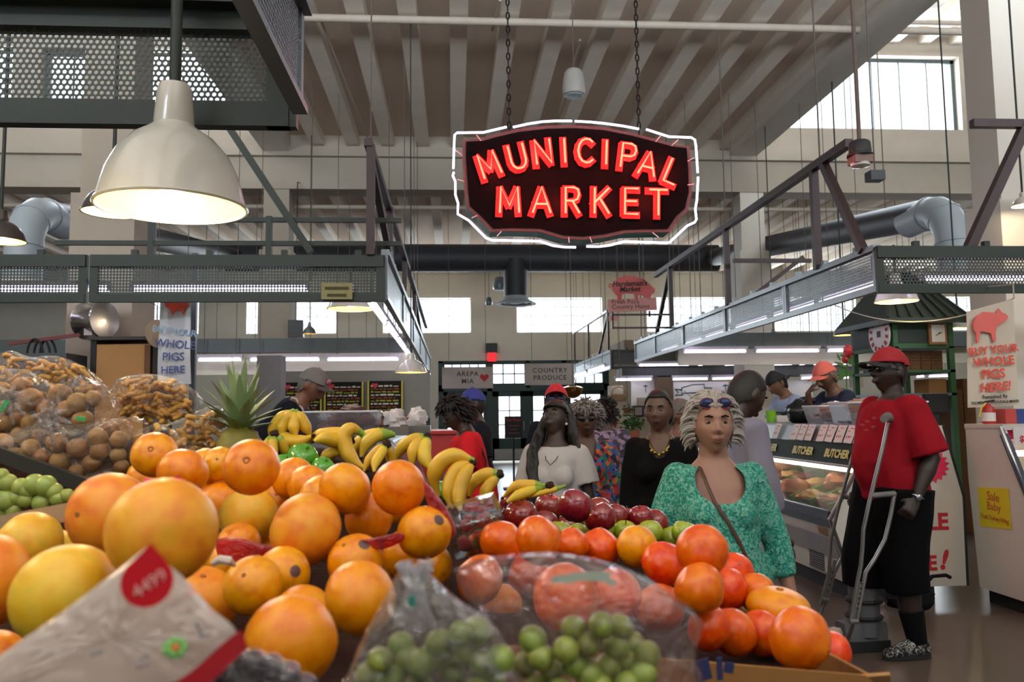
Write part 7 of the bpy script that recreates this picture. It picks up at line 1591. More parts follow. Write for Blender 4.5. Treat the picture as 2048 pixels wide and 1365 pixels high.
FRUIT = [
    ('g', -0.4472, 1.1256, 1.2972, 0.0540, 'golden grapefruit at the rear of the front pair, left of the blushed one'),
    ('g', -0.2937, 0.8709, 1.3070, 0.0540, 'biggest blushed grapefruit, right over the red price drop'),
    ('y', -0.3908, 0.8838, 1.2437, 0.0520, 'large yellow grapefruit left of the white bag'),
    ('g', -0.5216, 0.9701, 1.2431, 0.0540, 'orange grapefruit cut by the left picture edge'),
    ('y', -0.6779, 1.3957, 1.2245, 0.0511, 'yellow grapefruit top behind the left edge grapefruits, farther'),
    ('y', -0.6839, 1.4881, 1.1822, 0.0528, 'yellow grapefruit between the left edge one and the golden one'),
    ('o', -0.5725, 1.1016, 1.1189, 0.0410, 'orange in the lower left picture corner'),
    ('g', -0.3623, 1.2317, 1.1583, 0.0540, 'grapefruit behind the upper right edge of the white bag'),
    ('o', -0.2701, 1.1576, 1.1957, 0.0396, 'pale orange with white net end on top, right of the bag corner'),
    ('o', -0.2453, 1.2311, 1.1958, 0.0402, 'orange with dark round sticker under the big pale grapefruit'),
    ('n', -0.1532, 0.8075, 1.2105, 0.0430, 'large bright orange nearest the camera, bottom middle'),
    ('o', -0.1951, 1.1028, 1.1646, 0.0410, 'orange mostly hidden behind the large bright bottom orange'),
    ('n', -0.1090, 0.9934, 1.2107, 0.0430, 'golden orange left of the clear grape bag'),
    ('g', -0.2262, 1.3047, 1.2490, 0.0559, 'big pale orange grapefruit in the middle of the orange heap'),
    ('y', -0.3713, 1.5526, 1.2437, 0.0526, 'greenish yellow grapefruit with dark spot, left of the big pale one'),
    ('o', -0.1421, 1.4184, 1.2516, 0.0419, 'small round orange under the topmost orange'),
    ('n', -0.0864, 1.3170, 1.3089, 0.0430, 'topmost orange on the right end of the heap'),
    ('n', -0.1752, 1.3647, 1.3049, 0.0427, 'reddish netted orange left of the topmost orange'),
    ('o', -0.2288, 1.4805, 1.2786, 0.0410, 'orange with pale sticker behind the big pale grapefruit'),
    ('o', -0.0441, 1.2590, 1.2468, 0.0410, 'orange with dark sticker at the right end of the heap below the topmost'),
    ('o', -0.0775, 1.3631, 1.1983, 0.0410, 'orange below the stickered right end orange'),
    ('o', -0.1444, 1.2474, 1.2088, 0.0410, 'orange with dark sticker above the golden front orange'),
    ('n', -0.3106, 1.3066, 1.3450, 0.0430, 'large pale-bloomed orange at the rear of the heap before the bananas'),
    ('o', -0.4417, 1.6101, 1.2587, 0.0414, 'golden orange left of the greenish yellow grapefruit'),
    ('o', -0.3048, 1.6173, 1.3042, 0.0410, 'yellow-orange one just before the green peppers'),
    ('o', -0.4900, 1.7362, 1.2905, 0.0396, 'shaded orange between two rear rows, left of the bloomed orange'),
    ('n', -0.4655, 1.4726, 1.3272, 0.0430, 'bright orange in the rear row beside the pink net'),
    ('n', -0.5417, 1.5544, 1.3561, 0.0408, 'orange with star-shaped navel at the rear left of the heap'),
    ('o', -0.6019, 1.6839, 1.3063, 0.0363, 'orange below the star-naveled one'),
    ('o', -0.4852, 1.6760, 1.3282, 0.0344, 'rear orange half hidden behind the bright rear one'),
    ('o', -0.4447, 1.6261, 1.3343, 0.0324, 'small rear orange left of the bloomed orange'),
    ('o', -0.4922, 1.6657, 1.2615, 0.0350, 'orange peeking left of the golden one'),
    ('o', -0.3407, 1.6721, 1.2599, 0.0412, 'orange peeking between the bloomed orange and the pale grapefruit'),
    ('o', -0.2644, 1.5522, 1.2939, 0.0393, 'orange behind the pale grapefruit, right of the yellow-orange one'),
    ('o', -0.1295, 1.6489, 1.2485, 0.0410, 'orange peeking under the topmost orange'),
    ('o', -0.0443, 1.5435, 1.1483, 0.0410, 'dark shaded orange at the right foot of the heap'),
    ('o', -0.3703, 1.4740, 1.2023, 0.0395, 'netted orange below the greenish yellow grapefruit'),
    ('o', -0.3424, 1.5967, 1.1682, 0.0419, 'netted orange under the pale grapefruit, left'),
    ('o', -0.3924, 1.7282, 1.2803, 0.0406, 'orange under the bloomed orange'),
    ('o', -0.3634, 1.3982, 1.1835, 0.0406, 'netted orange left of the pale one with white net end'),
    ('t', 0.3862, 1.2918, 1.2051, 0.0406, 'big red-orange tangelo topmost on the right pile'),
    ('t', 0.3606, 1.4286, 1.1620, 0.0400, 'red-orange tangelo left of the topmost tangelo'),
    ('t', 0.3622, 1.2329, 1.1597, 0.0394, 'orange tangelo below the topmost of the right pile'),
    ('t', 0.4742, 1.4508, 1.1107, 0.0394, 'shaded tangelo right behind the second row one'),
    ('t', 0.5218, 1.5401, 1.1249, 0.0345, 'orange tangelo behind the topmost, near the green blouse'),
    ('t', 0.5388, 1.4812, 1.0975, 0.0349, 'ribbed red tangelo at the rear right of the pile'),
    ('n', 0.5472, 1.4017, 1.0906, 0.0433, 'wide flattened tangelo above the nearest right one'),
    ('t', 0.4534, 1.0915, 1.1215, 0.0422, 'nearest round tangelo at the right corner of the carton'),
    ('t', 0.4969, 1.3455, 1.0619, 0.0389, 'tangelo left of the nearest right one'),
    ('t', 0.4357, 1.3060, 1.0753, 0.0377, 'tangelo low in the front row beside the clear bag edge'),
    ('t', 0.3832, 1.2638, 1.0950, 0.0349, 'tangelo seen just past the right edge of the clear bag'),
    ('t', 0.5901, 1.3003, 1.0415, 0.0330, 'tangelo peeking at the far right carton corner'),
    ('o', 0.3282, 1.4960, 1.1811, 0.0378, 'yellow-orange one in the middle of the rear tangelo row'),
    ('t', 0.2666, 1.5396, 1.1721, 0.0397, 'pointed tangelo above the crown of the clear bag'),
    ('t', 0.2093, 1.5011, 1.1865, 0.0323, 'small tangelo between the big rear pair and the pointed one'),
    ('t', 0.1337, 1.3396, 1.2192, 0.0400, 'right one of the big rear pair of tangelos'),
    ('t', 0.0829, 1.4771, 1.1965, 0.0404, 'left one of the big rear pair of tangelos'),
    ('t', 0.0486, 1.5365, 1.1777, 0.0319, 'tangelo low at the left end of the rear row'),
    ('t', 0.1359, 1.0372, 1.1946, 0.0420, 'large tangelo blurred behind the plastic, middle of the clear bag'),
    ('t', 0.2478, 1.2871, 1.1427, 0.0400, 'tangelo blurred behind the plastic, right of the large one'),
    ('o', 0.0892, 1.6126, 1.0580, 0.0410, 'yellowish orange seen through the plastic'),
    ('t', 0.0408, 1.3517, 1.1581, 0.0400, 'tangelo blurred behind the left shoulder of the clear bag'),
    ('t', 0.3345, 1.3629, 1.1021, 0.0400, 'tangelo seen through the right end of the clear bag'),
    ('t', 0.1289, 1.4376, 1.1477, 0.0393, 'tangelo seen through the plastic below the rear pair'),
    ('r', 0.2620, 1.8057, 1.2200, 0.0380, 'largest red apple on top of the apple heap'),
    ('r', 0.2398, 2.1217, 1.1838, 0.0369, 'dark red apple left of the largest one'),
    ('r', 0.1492, 1.8693, 1.1933, 0.0380, 'wide red apple in front of the bananas beside the clamshell'),
    ('r', 0.1459, 2.0732, 1.1959, 0.0335, 'red apple behind the wide one'),
    ('r', 0.3635, 2.0949, 1.1743, 0.0366, 'red apple right behind the largest one'),
    ('r', 0.3352, 1.9136, 1.1796, 0.0380, 'red apple below right of the largest one'),
    ('r', 0.4399, 2.1026, 1.1494, 0.0355, 'red apple second from the right end'),
    ('r', 0.3967, 2.0377, 1.1681, 0.0319, 'red apple third from the right end'),
    ('r', 0.5029, 2.0771, 1.1439, 0.0351, 'red apple at the right end of the heap'),
    ('r', 0.4587, 2.0370, 1.1644, 0.0308, 'red apple behind the second from the right'),
    ('r', 0.2834, 2.0816, 1.1381, 0.0312, 'shaded red apple under the largest one'),
    ('r', 0.2240, 2.0644, 1.1514, 0.0334, 'shaded red apple between the wide one and the largest one'),
    ('a', 0.2517, 2.0104, 1.1340, 0.0325, 'green apple at the left end of the green row'),
    ('a', 0.3449, 2.0295, 1.1317, 0.0305, 'green apple with stem hollow, third of the green row'),
    ('a', 0.3528, 1.9757, 1.1506, 0.0285, 'green apple behind the one with the stem hollow'),
    ('a', 0.4076, 1.9868, 1.1350, 0.0311, 'green apple fourth of the green row'),
    ('a', 0.4681, 1.9861, 1.1350, 0.0312, 'green apple fifth of the green row'),
    ('a', 0.5328, 2.0253, 1.1137, 0.0330, 'green apple before the green blouse, right end of the row'),
    ('a', 0.5465, 1.9699, 1.1355, 0.0298, 'green apple half hidden behind the right end one'),
    ('a', 0.2903, 1.9680, 1.1367, 0.0271, 'green apple between the left end and the stem hollow one'),
    ('p', -0.3425, 1.9215, 1.3269, 0.0363, 'green pepper on top between oranges and bananas'),
    ('p', -0.2919, 1.8924, 1.3055, 0.0268, 'smaller green pepper right below the top one'),
    ('p', -0.3739, 1.8726, 1.3168, 0.0243, 'green pepper half hidden left of the top one'),
    ('p', -0.0289, 1.8795, 1.2498, 0.0246, 'green pepper beside the upright bananas'),
]
GRP = {'g': 'grapefruits at the front of the stand', 'y': 'grapefruits at the front of the stand', 'o': 'oranges heaped on the stand', 'n': 'oranges heaped on the stand', 't': 'tangelos in the carton', 'r': 'red apples on the stand', 'a': 'green apples on the stand', 'p': 'green peppers on the stand'}
ITEMS = []     # (x, y, z, r) of everything that lies on the stand
rnd = random.Random(11)
for k, x, y, z, r, lab in FRUIT:
    if k not in PROTO: PROTO[k] = make_fruit(k)
    view = (CAMLOC-Vector((x, y, z))).normalized()
    if 'star-shaped navel' in lab or 'bloomed' in lab: q = (view+Vector((-0.2, 0, 0.3))).to_track_quat('Z', 'Y').to_euler()
    elif 'dark spot' in lab: q = (view+Vector((0.1, 0, -0.5))).to_track_quat('Z', 'Y').to_euler()
    elif k in 'ra': q = (rnd.uniform(-0.5, 0.5), rnd.uniform(-0.5, 0.5), rnd.uniform(0, 6.28))
    elif k == 'p': q = (0.5, 0.4, 0)
    elif 'flattened' in lab: q = (0.15, 0.1, 0)
    elif 'pointed' in lab: q = (0.1, 0.1, 0)
    else: q = (rnd.uniform(0.5, 2.6), rnd.uniform(-1, 1), rnd.uniform(0, 6.28))
    o = place(PROTO[k], (x, y, z), r, q, lab, {'g': 'grapefruit', 'y': 'grapefruit', 'o': 'orange', 'n': 'orange', 't': 'tangelo', 'r': 'apple', 'a': 'apple', 'p': 'pepper'}[k], GRP[k])
    if 'flattened' in lab: o.scale = (r*1.25, r*1.1, r*0.82)
    ITEMS.append((x, y, z, r))
    sk = {'sticker under': (0.4, 0.1), 'pale sticker': (0.1, 0.85), 'sticker at the right': (0.6, 0.5), 'sticker above': (0.35, 0.75), 'round sticker': (0.55, -0.25)}
    for key, (du, dv) in sk.items():
        if key in lab:
            R3 = view; sx = Vector((1, 0, 0)); d = (R3*0.75+sx*du+Vector((0, 0, 1))*dv).normalized(); mtx = d.to_track_quat('Z', 'Y').to_matrix(); b = MB()
            b.ball((0, 0, 0), 1.004, 24, 60); keep = [i for i, v in enumerate(b.v) if v.z > 0.978]
            inv = {i: n for n, i in enumerate(keep)}; fs = [tuple(inv[i] for i in f) for f in b.f if all(i in inv for i in f)]
            me = bpy.data.meshes.new('sticker'); me.from_pydata([tuple(o.rotation_euler.to_matrix().inverted() @ (mtx @ b.v[i])*1.0) for i in keep], [], fs); me.materials.append(m_stickw if 'pale' in key else m_stick)
            so = bpy.data.objects.new('sticker', me); COL.objects.link(so); so.parent = o; so.scale = (1.004, 1.004, 0.96 if k == 'o' else 0.91); break
for o in PROTO.values():
    for c in list(o.children): bpy.data.objects.remove(c)
    bpy.data.objects.remove(o)

# ---- bananas
m_ban = FR('banana_skin', [(0.3, 'b8901c'), (0.5, 'd3aa26'), (0.72, 'dcb838')], 9, 0.45, 0.03, 30, rnd=0.008, sss=0.05); m_bgreen = M('banana_neck', '7f9a2a', 0.5, var=0.2, scale=20); m_btip = M('banana_tip', '33231a', 0.8)
def crv(P, n=14):
    """smooth path through points"""
    out = []
    for i in range(len(P)-1):
        p0 = P[max(i-1, 0)]; p1 = P[i]; p2 = P[i+1]; p3 = P[min(i+2, len(P)-1)]
        for k in range(n//2):
            t = k/(n//2); out.append(0.5*((2*p1)+(p2-p0)*t+(2*p0-5*p1+4*p2-p3)*t*t+(-p0+3*p1-3*p2+p3)*t**3))
    out.append(P[-1].copy()); return out
def bunch(label, dep, bananas, green=0.12):
    base = None; t = None; crowns = []
    for pts, rpx, dz in bananas:
        P = crv([atd(x, y, dep+dz*(i/(len(pts)-1))) for i, (x, y) in enumerate(pts)]); n = len(P); r = rpx*dep/FPX
        if t is None: t = thing('banana_bunch', P[0]-Vector((0, 0, 0.02)), label, 'bananas', 'banana bunches on the stand')
        rr = []
        for i in range(n):
            u = i/(n-1); rr.append(r*(0.42+0.58*ss(0.0, 0.3, u) if u < 0.6 else 1-0.78*ss(0.62, 1.0, u)))
        mb = MB(); mb.tube(P, rr, 10); o = mb.build('banana', m_ban, t, ang=60)
        k = max(2, int(n*green)); mb = MB(); mb.tube([P[0]+(P[0]-P[1]).normalized()*0.004]+P[:k+1], [rr[0]*1.06]+[q*1.05 for q in rr[:k]]+[rr[k]*0.96], 10); mb.build('neck', m_bgreen, o)
        mb = MB(); mb.tube([P[-2].lerp(P[-1], 0.6), P[-1]+(P[-1]-P[-2]).normalized()*0.006], [rr[-1]*1.3, rr[-1]*0.9], 8); mb.build('tip', m_btip, o)
        crowns.append(P[0]); st = max(1, n//6)
        for i in range(0, n, st): ITEMS.append((P[i].x, P[i].y, P[i].z, r))
    c = sum(crowns, Vector())/len(crowns); mb = MB(); lump(mb, c, (0.011, 0.012, 0.01), 5, 0.3, 3, 10, 8); mb.build('crown', m_btip, t)
bunch('upright banana bunch before the capped vendor, highest of the bananas', 2.0, [([(586, 824), (562, 838), (548, 862), (545, 888)], 13, 0.0), ([(588, 824), (573, 838), (564, 858), (566, 880)], 12, -0.02), ([(589, 824), (588, 842), (588, 858), (592, 876)], 12, -0.03), ([(592, 824), (602, 838), (612, 856), (622, 874)], 12, 0.0), ([(553, 864), (574, 880), (602, 884), (626, 872)], 14, -0.06)])
bunch('small green-necked banana bunch left below the upright one', 1.9, [([(547, 870), (538, 884), (527, 897), (520, 912)], 9, 0.0), ([(548, 870), (546, 886), (547, 905), (556, 922)], 10, -0.03), ([(551, 870), (562, 884), (569, 902), (566, 918)], 10, 0.02)], 0.3)
bunch('banana bunch with the large hooked banana in the middle', 1.95, [([(724, 868), (704, 858), (689, 872), (694, 902), (711, 925), (734, 940)], 15, -0.04), ([(704, 872), (672, 868), (640, 872), (616, 884)], 14, 0.02), ([(690, 884), (670, 884), (648, 878), (626, 884)], 13, -0.05), ([(684, 908), (666, 905), (652, 912), (640, 924)], 11, -0.02)])
bunch('banana bunch with dark brown stalk right of the hooked banana', 2.1, [([(786, 870), (756, 872), (733, 888), (722, 916)], 13, -0.05), ([(782, 866), (754, 866), (728, 872), (708, 882)], 10, 0.03), ([(740, 872), (720, 882), (708, 900), (706, 918)], 11, 0.0)], 0.28)
bunch('small banana bunch just left of the topmost orange', 1.85, [([(771, 890), (755, 903), (738, 922), (728, 944)], 10, -0.03), ([(772, 890), (762, 908), (751, 926), (748, 946)], 10, -0.06), ([(775, 890), (779, 905), (782, 922), (790, 938)], 9, 0.02)], 0.2)
bunch('three bananas with green neck in front of the left glass case', 1.95, [([(852, 874), (828, 880), (804, 896), (790, 926)], 13, 0.0), ([(853, 876), (837, 888), (826, 906), (824, 934)], 13, -0.04), ([(856, 876), (849, 894), (850, 918), (864, 942)], 14, -0.06)], 0.22)
bunch('three plump speckled bananas in front of the woman in red', 1.75, [([(944, 922), (910, 912), (881, 926), (868, 956), (878, 994)], 17, 0.0), ([(943, 926), (917, 936), (901, 962), (897, 992), (906, 1020)], 14, -0.05), ([(944, 929), (932, 944), (921, 972), (917, 1002), (922, 1024)], 15, -0.08)], 0.1)
bunch('two bananas with stalk pointing right beside the speckled ones', 1.8, [([(998, 948), (972, 950), (950, 964), (938, 994)], 14, 0.0), ([(998, 952), (982, 966), (970, 984), (962, 1008)], 12, -0.03)], 0.22)
bunch('bananas lying low in front of the woman in white', 1.9, [([(1086, 972), (1060, 972), (1032, 974), (1006, 996)], 12, 0.0), ([(1085, 975), (1058, 984), (1036, 992), (1012, 1006)], 11, -0.05), ([(1128, 973), (1102, 982), (1078, 988), (1056, 996)], 6, -0.02)], 0.25)

# ---- pineapple
c = atd(478, 912, 1.98); t = thing('pineapple', c-Vector((0, 0, 0.07)), 'pineapple with spiky green crown beside the peanut bag', 'pineapple')
b = MB(); b.ball(c, (0.058, 0.058, 0.075), 28, 20, fn=lambda d: 1+0.06*math.sin(9*math.atan2(d.y, d.x)+11*d.z)*math.sin(9*math.atan2(d.y, d.x)*-1+11*d.z)); b.build('fruit_body', M('pineapple_skin', '6f6a22', 0.6, var=0.5, scale=60), t, ang=80)
ITEMS.append((c.x, c.y, c.z, 0.07)); b = MB(); cb = c+Vector((0, 0, 0.06)); rp = random.Random(3)
for k in range(34):
    u = k/34; az = k*2.4; tilt = 0.08+1.0*(1-u)**0.9; L = 0.085+0.06*u+rp.uniform(-0.01, 0.01); d = Vector((math.cos(az)*math.sin(tilt), math.sin(az)*math.sin(tilt), math.cos(tilt))); s_ = d.cross(Vector((0, 0, 1))).normalized(); nn = s_.cross(d)
    p0 = cb+Vector((0, 0, 0.035*u))+Vector((d.x, d.y, 0))*0.012; rows = []
    for q in range(5):
        v = q/4; p = p0+d*L*v+Vector((d.x, d.y, 0))*0.025*v*v-Vector((0, 0, 1))*0.02*v*v*(1-u); w = 0.0155*(1-v)**0.6+0.0004; rows.append((p-s_*w, p-nn*w*0.35, p+s_*w, p+nn*w*0.2))
    b.ring_loft([list(r_) for r_ in rows])
b.build('crown', M('pineapple_leaf', '7d9468', 0.55, var=0.25, scale=20), t)

# ---- plastic bags and what is in them
m_film = GLASS('clear_film', (250, 248, 246), gloss=0.02, rough=0.06, bump=0.8, bscale=40, haze=0.015, hazecol=(225, 225, 230))
m_film2 = GLASS('grape_film', (240, 240, 242), gloss=0.07, rough=0.12, bump=1.0, bscale=18, haze=0.13, hazecol=(215, 212, 215))
m_film3 = GLASS('cloudy_film', (235, 232, 228), gloss=0.05, rough=0.25, bump=0.5, bscale=12, haze=0.8, hazecol=(232, 222, 214))
def pouch(name, label, cat, outline, dep, thick, mat, group=None, crumple=0.006, seed=0, parts=None, tilt=0.0):
    """a plump film bag: two wrinkled skins that meet along the outline"""
    P = crv([atd(x, y, dep+tilt*(y-outline[0][1])) for x, y in outline+[outline[0]]], 10)[:-1]; n = len(P); c = sum(P, Vector())/n
    nrm = (CAMLOC-c).normalized(); t = thing(name, min(P, key=lambda p: p.z), label, cat, group)
    rj = random.Random(seed); vs = []; fs = []; K = 12; o = Vector((seed*3.1, seed, seed*2))
    for side in (1, -1):
        for k in range(K):
            u = k/K
            for p in P:
                q = p.lerp(c, u); q = q+nrm*side*thick*math.sqrt(max(0, 1-(1-u)**2.4)); q += nrm*side*(crumple*mnoise.noise(q*28+o)*(0.3+u)+crumple*1.2*abs(mnoise.noise(q*13+o))-crumple*0.9*abs(mnoise.noise(q*55+o))+rj.uniform(-0.0012, 0.0012)); vs.append(q)
        vs.append(c+nrm*side*thick)
        base = len(vs)-1-n*K
        for k in range(K-1):
            for i in range(n): a = base+k*n+i; b2 = base+k*n+(i+1) % n; fs.append((a, b2, b2+n, a+n))
        for i in range(n): fs.append((base+(K-1)*n+i, base+(K-1)*n+(i+1) % n, base+K*n))
    b = MB(); b.add(vs, fs); b.build('film', mat, t, merge=True, ang=12); return t, c, nrm
def inside(pt, poly):
    x, y = pt; r = False
    for i in range(len(poly)):
        x1, y1 = poly[i]; x2, y2 = poly[i-1]
        if (y1 > y) != (y2 > y) and x < (x2-x1)*(y-y1)/(y2-y1)+x1: r = not r
    return r
# potatoes
m_pot = FR('potato_skin', [(0.3, '775630'), (0.55, '97703e'), (0.75, 'a9844e')], 30, 0.55, 0.2, 60, rnd=0.01, sss=0.0)
b = MB(); b.ball((0, 0, 0), (1, 0.95, 0.9), 20, 14, fn=lambda d: 1+0.1*mnoise.noise(d*1.5)); PP = b.build('potato', m_pot, None, origin=(0, 0, 0))
zones = (([(-60, 740), (130, 740), (130, 870), (-60, 880)], 'knotted bag at far left', 1.95), ([(100, 740), (260, 740), (250, 860), (100, 870)], 'second knotted bag', 1.88), ([(-60, 840), (300, 840), (300, 1000), (-60, 1000)], 'low front bag', 1.8))
for zx, zy, d in ((20, 370, 130), (65, 490, 140), (215, 430, 180), (150, 330, 130), (40, 600, 150), (220, 600, 145), (330, 500, 140), (430, 390, 160), (560, 450, 150), (590, 580, 155), (400, 590, 140), (670, 420, 120), (20, 740, 140), (150, 690, 150), (290, 690, 130), (100, 830, 130), (220, 790, 150), (410, 740, 150), (560, 780, 160), (700, 700, 150), (720, 800, 150), (430, 880, 150), (300, 850, 140), (660, 890, 140), (550, 960, 130), (850, 720, 130), (870, 910, 110), (800, 640, 130), (850, 830, 120), (-60, 420, 150), (-80, 560, 150), (-70, 700, 150), (-60, 830, 140), (480, 500, 140), (130, 560, 120), (10, 860, 120)):
    px, py = zx/3.59, 680+zy/3.59
    for poly, nm, dep in zones:
        if inside((px, py), poly): break
    p = atd(px, py, dep); r = d/3.59*dep/FPX/2; o = place(PP, p, r, (rnd.uniform(0, 6), rnd.uniform(0, 6), 0), 'brown potato inside the '+nm, 'potato', 'potatoes in the '+nm); ITEMS.append((p.x, p.y, p.z, r))
bpy.data.objects.remove(PP)
# peanuts
m_nut = FR('peanut_shell', [(0.3, 'a87832'), (0.55, 'cc9a44'), (0.75, 'deb264')], 40, 0.65, 0.5, 200, rnd=0.01, sss=0.0)
b = MB(); b.tube([(-1.02, 0, 0), (-0.95, 0, 0), (-0.75, 0, 0), (-0.45, 0, 0), (0, 0, 0.03), (0.4, 0, 0), (0.7, 0, 0), (0.9, 0, 0), (0.97, 0, 0)], [0.02, 0.18, 0.36, 0.43, 0.33, 0.4, 0.34, 0.17, 0.02], 10); NT = b.build('peanut', m_nut, None, origin=(0, 0, 0), ang=80)
NB = (([(218, 795), (232, 760), (290, 748), (345, 757), (395, 785), (405, 815), (362, 846), (300, 850), (240, 830)], 2.1, 'large plump peanut bag', 110, 0.05), ([(345, 865), (385, 828), (440, 812), (446, 850), (430, 910), (385, 910)], 2.0, 'upright peanut bag beside the pineapple', 55, 0.04), ([(262, 868), (320, 848), (380, 885), (405, 918), (340, 930), (268, 905)], 1.9, 'low peanut bag behind the star-naveled orange', 40, 0.035), ([(-40, 730), (15, 702), (60, 714), (110, 712), (165, 732), (208, 768), (200, 800), (100, 800), (-40, 795)], 2.15, 'rear peanut bag over the potatoes at far left', 95, 0.05))
for poly, dep, nm, cnt, th in NB:
    xs = [p[0] for p in poly]; ys = [p[1] for p in poly]; cx, cy_ = sum(xs)/len(xs), sum(ys)/len(ys); n = 0
    while n < cnt:
        px, py = rnd.uniform(min(xs), max(xs)), rnd.uniform(min(ys), max(ys)); q = (cx+(px-cx)*1.1, cy_+(py-cy_)*1.1)
        if not inside(q, poly): continue
        p = atd(px, py, dep-th*0.75+rnd.uniform(0, 0.05)); o = place(NT, p, 0.0165, (rnd.uniform(-0.6, 0.6), rnd.uniform(-0.8, 0.8), rnd.uniform(0, 6.28)), 'peanut in its shell inside the '+nm, 'peanut', 'peanuts in the '+nm); n += 1
        if n % 3 == 0: ITEMS.append((p.x, p.y, p.z, 0.015))
bpy.data.objects.remove(NT)
for i, (poly, dep, nm, cnt, th) in enumerate(NB): pouch('peanut_bag', 'clear plastic '+nm.replace('peanut bag', 'bag of peanuts'), 'bag', poly, dep, th+0.012, m_film, 'bags of peanuts', 0.008, i)
for i, (poly, dep, lab) in enumerate((([(-60, 770), (10, 738), (70, 748), (112, 778), (132, 822), (104, 866), (40, 884), (-60, 880)], 1.95, 'clear knotted bag of potatoes at far left, green tie'), ([(92, 808), (128, 766), (165, 752), (218, 775), (244, 812), (218, 852), (160, 874), (106, 852)], 1.88, 'clear knotted bag of potatoes with white gathered neck'), ([(-20, 886), (60, 852), (150, 850), (245, 838), (270, 868), (266, 922), (200, 960), (130, 955), (50, 935), (-20, 925)], 1.8, 'clear low bag of potatoes in front of the knotted bags'))):
    t, c, nn = pouch('potato_bag', lab, 'bag', poly, dep, 0.075, m_film, 'bags of potatoes', 0.012, i+7)
    if i < 2:
        k = (atd(26, 800, 1.86), atd(105, 838, 1.79))[i]; b = MB()
        for q in range(9):
            a = 2*math.pi*q/9; b.tube([k, k+Vector((0.02*math.cos(a), -0.015, 0.02*math.sin(a))), k+Vector((0.045*math.cos(a), -0.01, 0.045*math.sin(a)-0.01))], [0.004, 0.008, 0.002], 5)
        b.build('gathered_neck', m_film2, t)
        b = MB(); p = (atd(9, 812, 1.84), atd(162, 838, 1.79))[i]; b.box(p, (0.02, 0.003, 0.008) if i else (0.01, 0.003, 0.026), mat=Matrix.Rotation(R(10 if i else 30), 3, 'Y')); b.build('tie', M('green_tie', '2f9a52', 0.5), t, smooth=False)
# small green fruit at the left edge
m_plum = FR('green_plum_skin', [(0.3, '7d9640'), (0.6, '97a44c'), (0.8, 'a3965c')], 16, 0.35, 0.05, 60)
b = MB(); b.ball((0, 0, 0), (1, 1, 1.05), 20, 14, fn=lambda d: 1-0.1*math.exp(-((1-d.z)/0.06))); GP = b.build('green_plum', m_plum, None, origin=(0, 0, 0))
for zx, zy, d in ((60, 1030, 130), (150, 1060, 130), (250, 1040, 150), (330, 1050, 150), (55, 1150, 170), (190, 1150, 120), (300, 1170, 130), (10, 980, 110), (15, 1235, 110), (420, 1140, 120), (390, 1090, 120), (480, 1120, 100), (120, 1130, 120), (-70, 1050, 150), (-60, 1160, 150), (100, 1220, 120), (200, 1080, 120)):
    p = atd(zx/3.59, 680+zy/3.59, 1.58); r = d/3.59*1.58/FPX/2; place(GP, p, r, (rnd.uniform(-0.8, 0.8), rnd.uniform(-0.8, 0.8), 0), 'small round green fruit in the tray at the left edge', 'fruit', 'green fruit in the left tray'); ITEMS.append((p.x, p.y, p.z, r))
bpy.data.objects.remove(GP)
# grapes in two clear bags near the lens
m_grape = FR('grape_skin', [(0.3, '66782c'), (0.55, '82903c'), (0.8, '98a058')], 30, 0.3, 0.02, 40, rnd=0.012, sss=0.25)
b = MB(); b.ball((0, 0, 0), (1, 1, 1.12), 20, 14); b.cur = 1; b.tube([(0, 0, 1.08), (0, 0, 1.25)], 0.07, 6); GG = b.build('grape', [m_grape, m_stem], None, origin=(0, 0, 0))
GL = [(760, 1322), (802, 1292), (842, 1330), (880, 1288), (928, 1302), (955, 1262), (905, 1348), (782, 1362), (838, 1372), (962, 1326), (985, 1362), (738, 1352), (868, 1312), (820, 1322), (922, 1268), (952, 1384), (895, 1395), (760, 1395), (1000, 1320)]
GRt = [(1066, 1281), (1147, 1258), (1178, 1290), (1203, 1252), (1240, 1255), (1262, 1288), (1258, 1325), (1215, 1336), (1082, 1316), (1285, 1350), (1105, 1345), (1178, 1348), (1132, 1302), (1150, 1330), (1232, 1296), (1295, 1312), (1050, 1330), (1200, 1375), (1120, 1385), (1255, 1370), (1070, 1372)]
for lst, dep, nm in ((GL, 0.62, 'left clear bag with the twisted neck'), (GRt, 0.66, 'right wide clear bag')):
    for px, py in lst:
        p = atd(px, py, dep+rnd.uniform(-0.01, 0.025)); r = rnd.uniform(0.0095, 0.0112); place(GG, p, r, (rnd.uniform(0, 3), rnd.uniform(0, 3), 0), 'green grape inside the '+nm, 'grape', 'grapes in the '+nm); ITEMS.append((p.x, p.y, p.z, r))
t, c, nn = pouch('grape_bag', 'clear bag of green grapes with twisted white neck, bottom middle', 'bag', [(700, 1340), (722, 1285), (770, 1195), (800, 1142), (832, 1132), (862, 1150), (905, 1190), (960, 1228), (1005, 1270), (1030, 1340), (1040, 1420), (690, 1430)], 0.63, 0.035, m_film2, 'bags of grapes', 0.006, 3)
b = MB(); k = atd(830, 1155, 0.615)
for q in range(9): a = -1.2+q*0.3; b.tube([k+Vector((0.012*math.sin(a*1.6), 0.004*math.cos(q*2), 0.010+0.003*math.sin(q*3))), k+Vector((0.003*a, -0.002, -0.006)), k+Vector((0.007*a, -0.005, -0.02)), k+Vector((0.013*a, -0.008, -0.036))], [0.0035, 0.003, 0.0022, 0.0004], 5)
b.build('gathered_neck', GLASS('neck_film', (240, 240, 242), gloss=0.06, rough=0.12, bump=0.8, bscale=40, haze=0.4, hazecol=(225, 222, 225)), t)
b = MB(); b.box(atd(824, 1203, 0.59), (0.005, 0.002, 0.007)); b.build('tie', M('teal_tie', '1f7a68', 0.5), t, smooth=False)
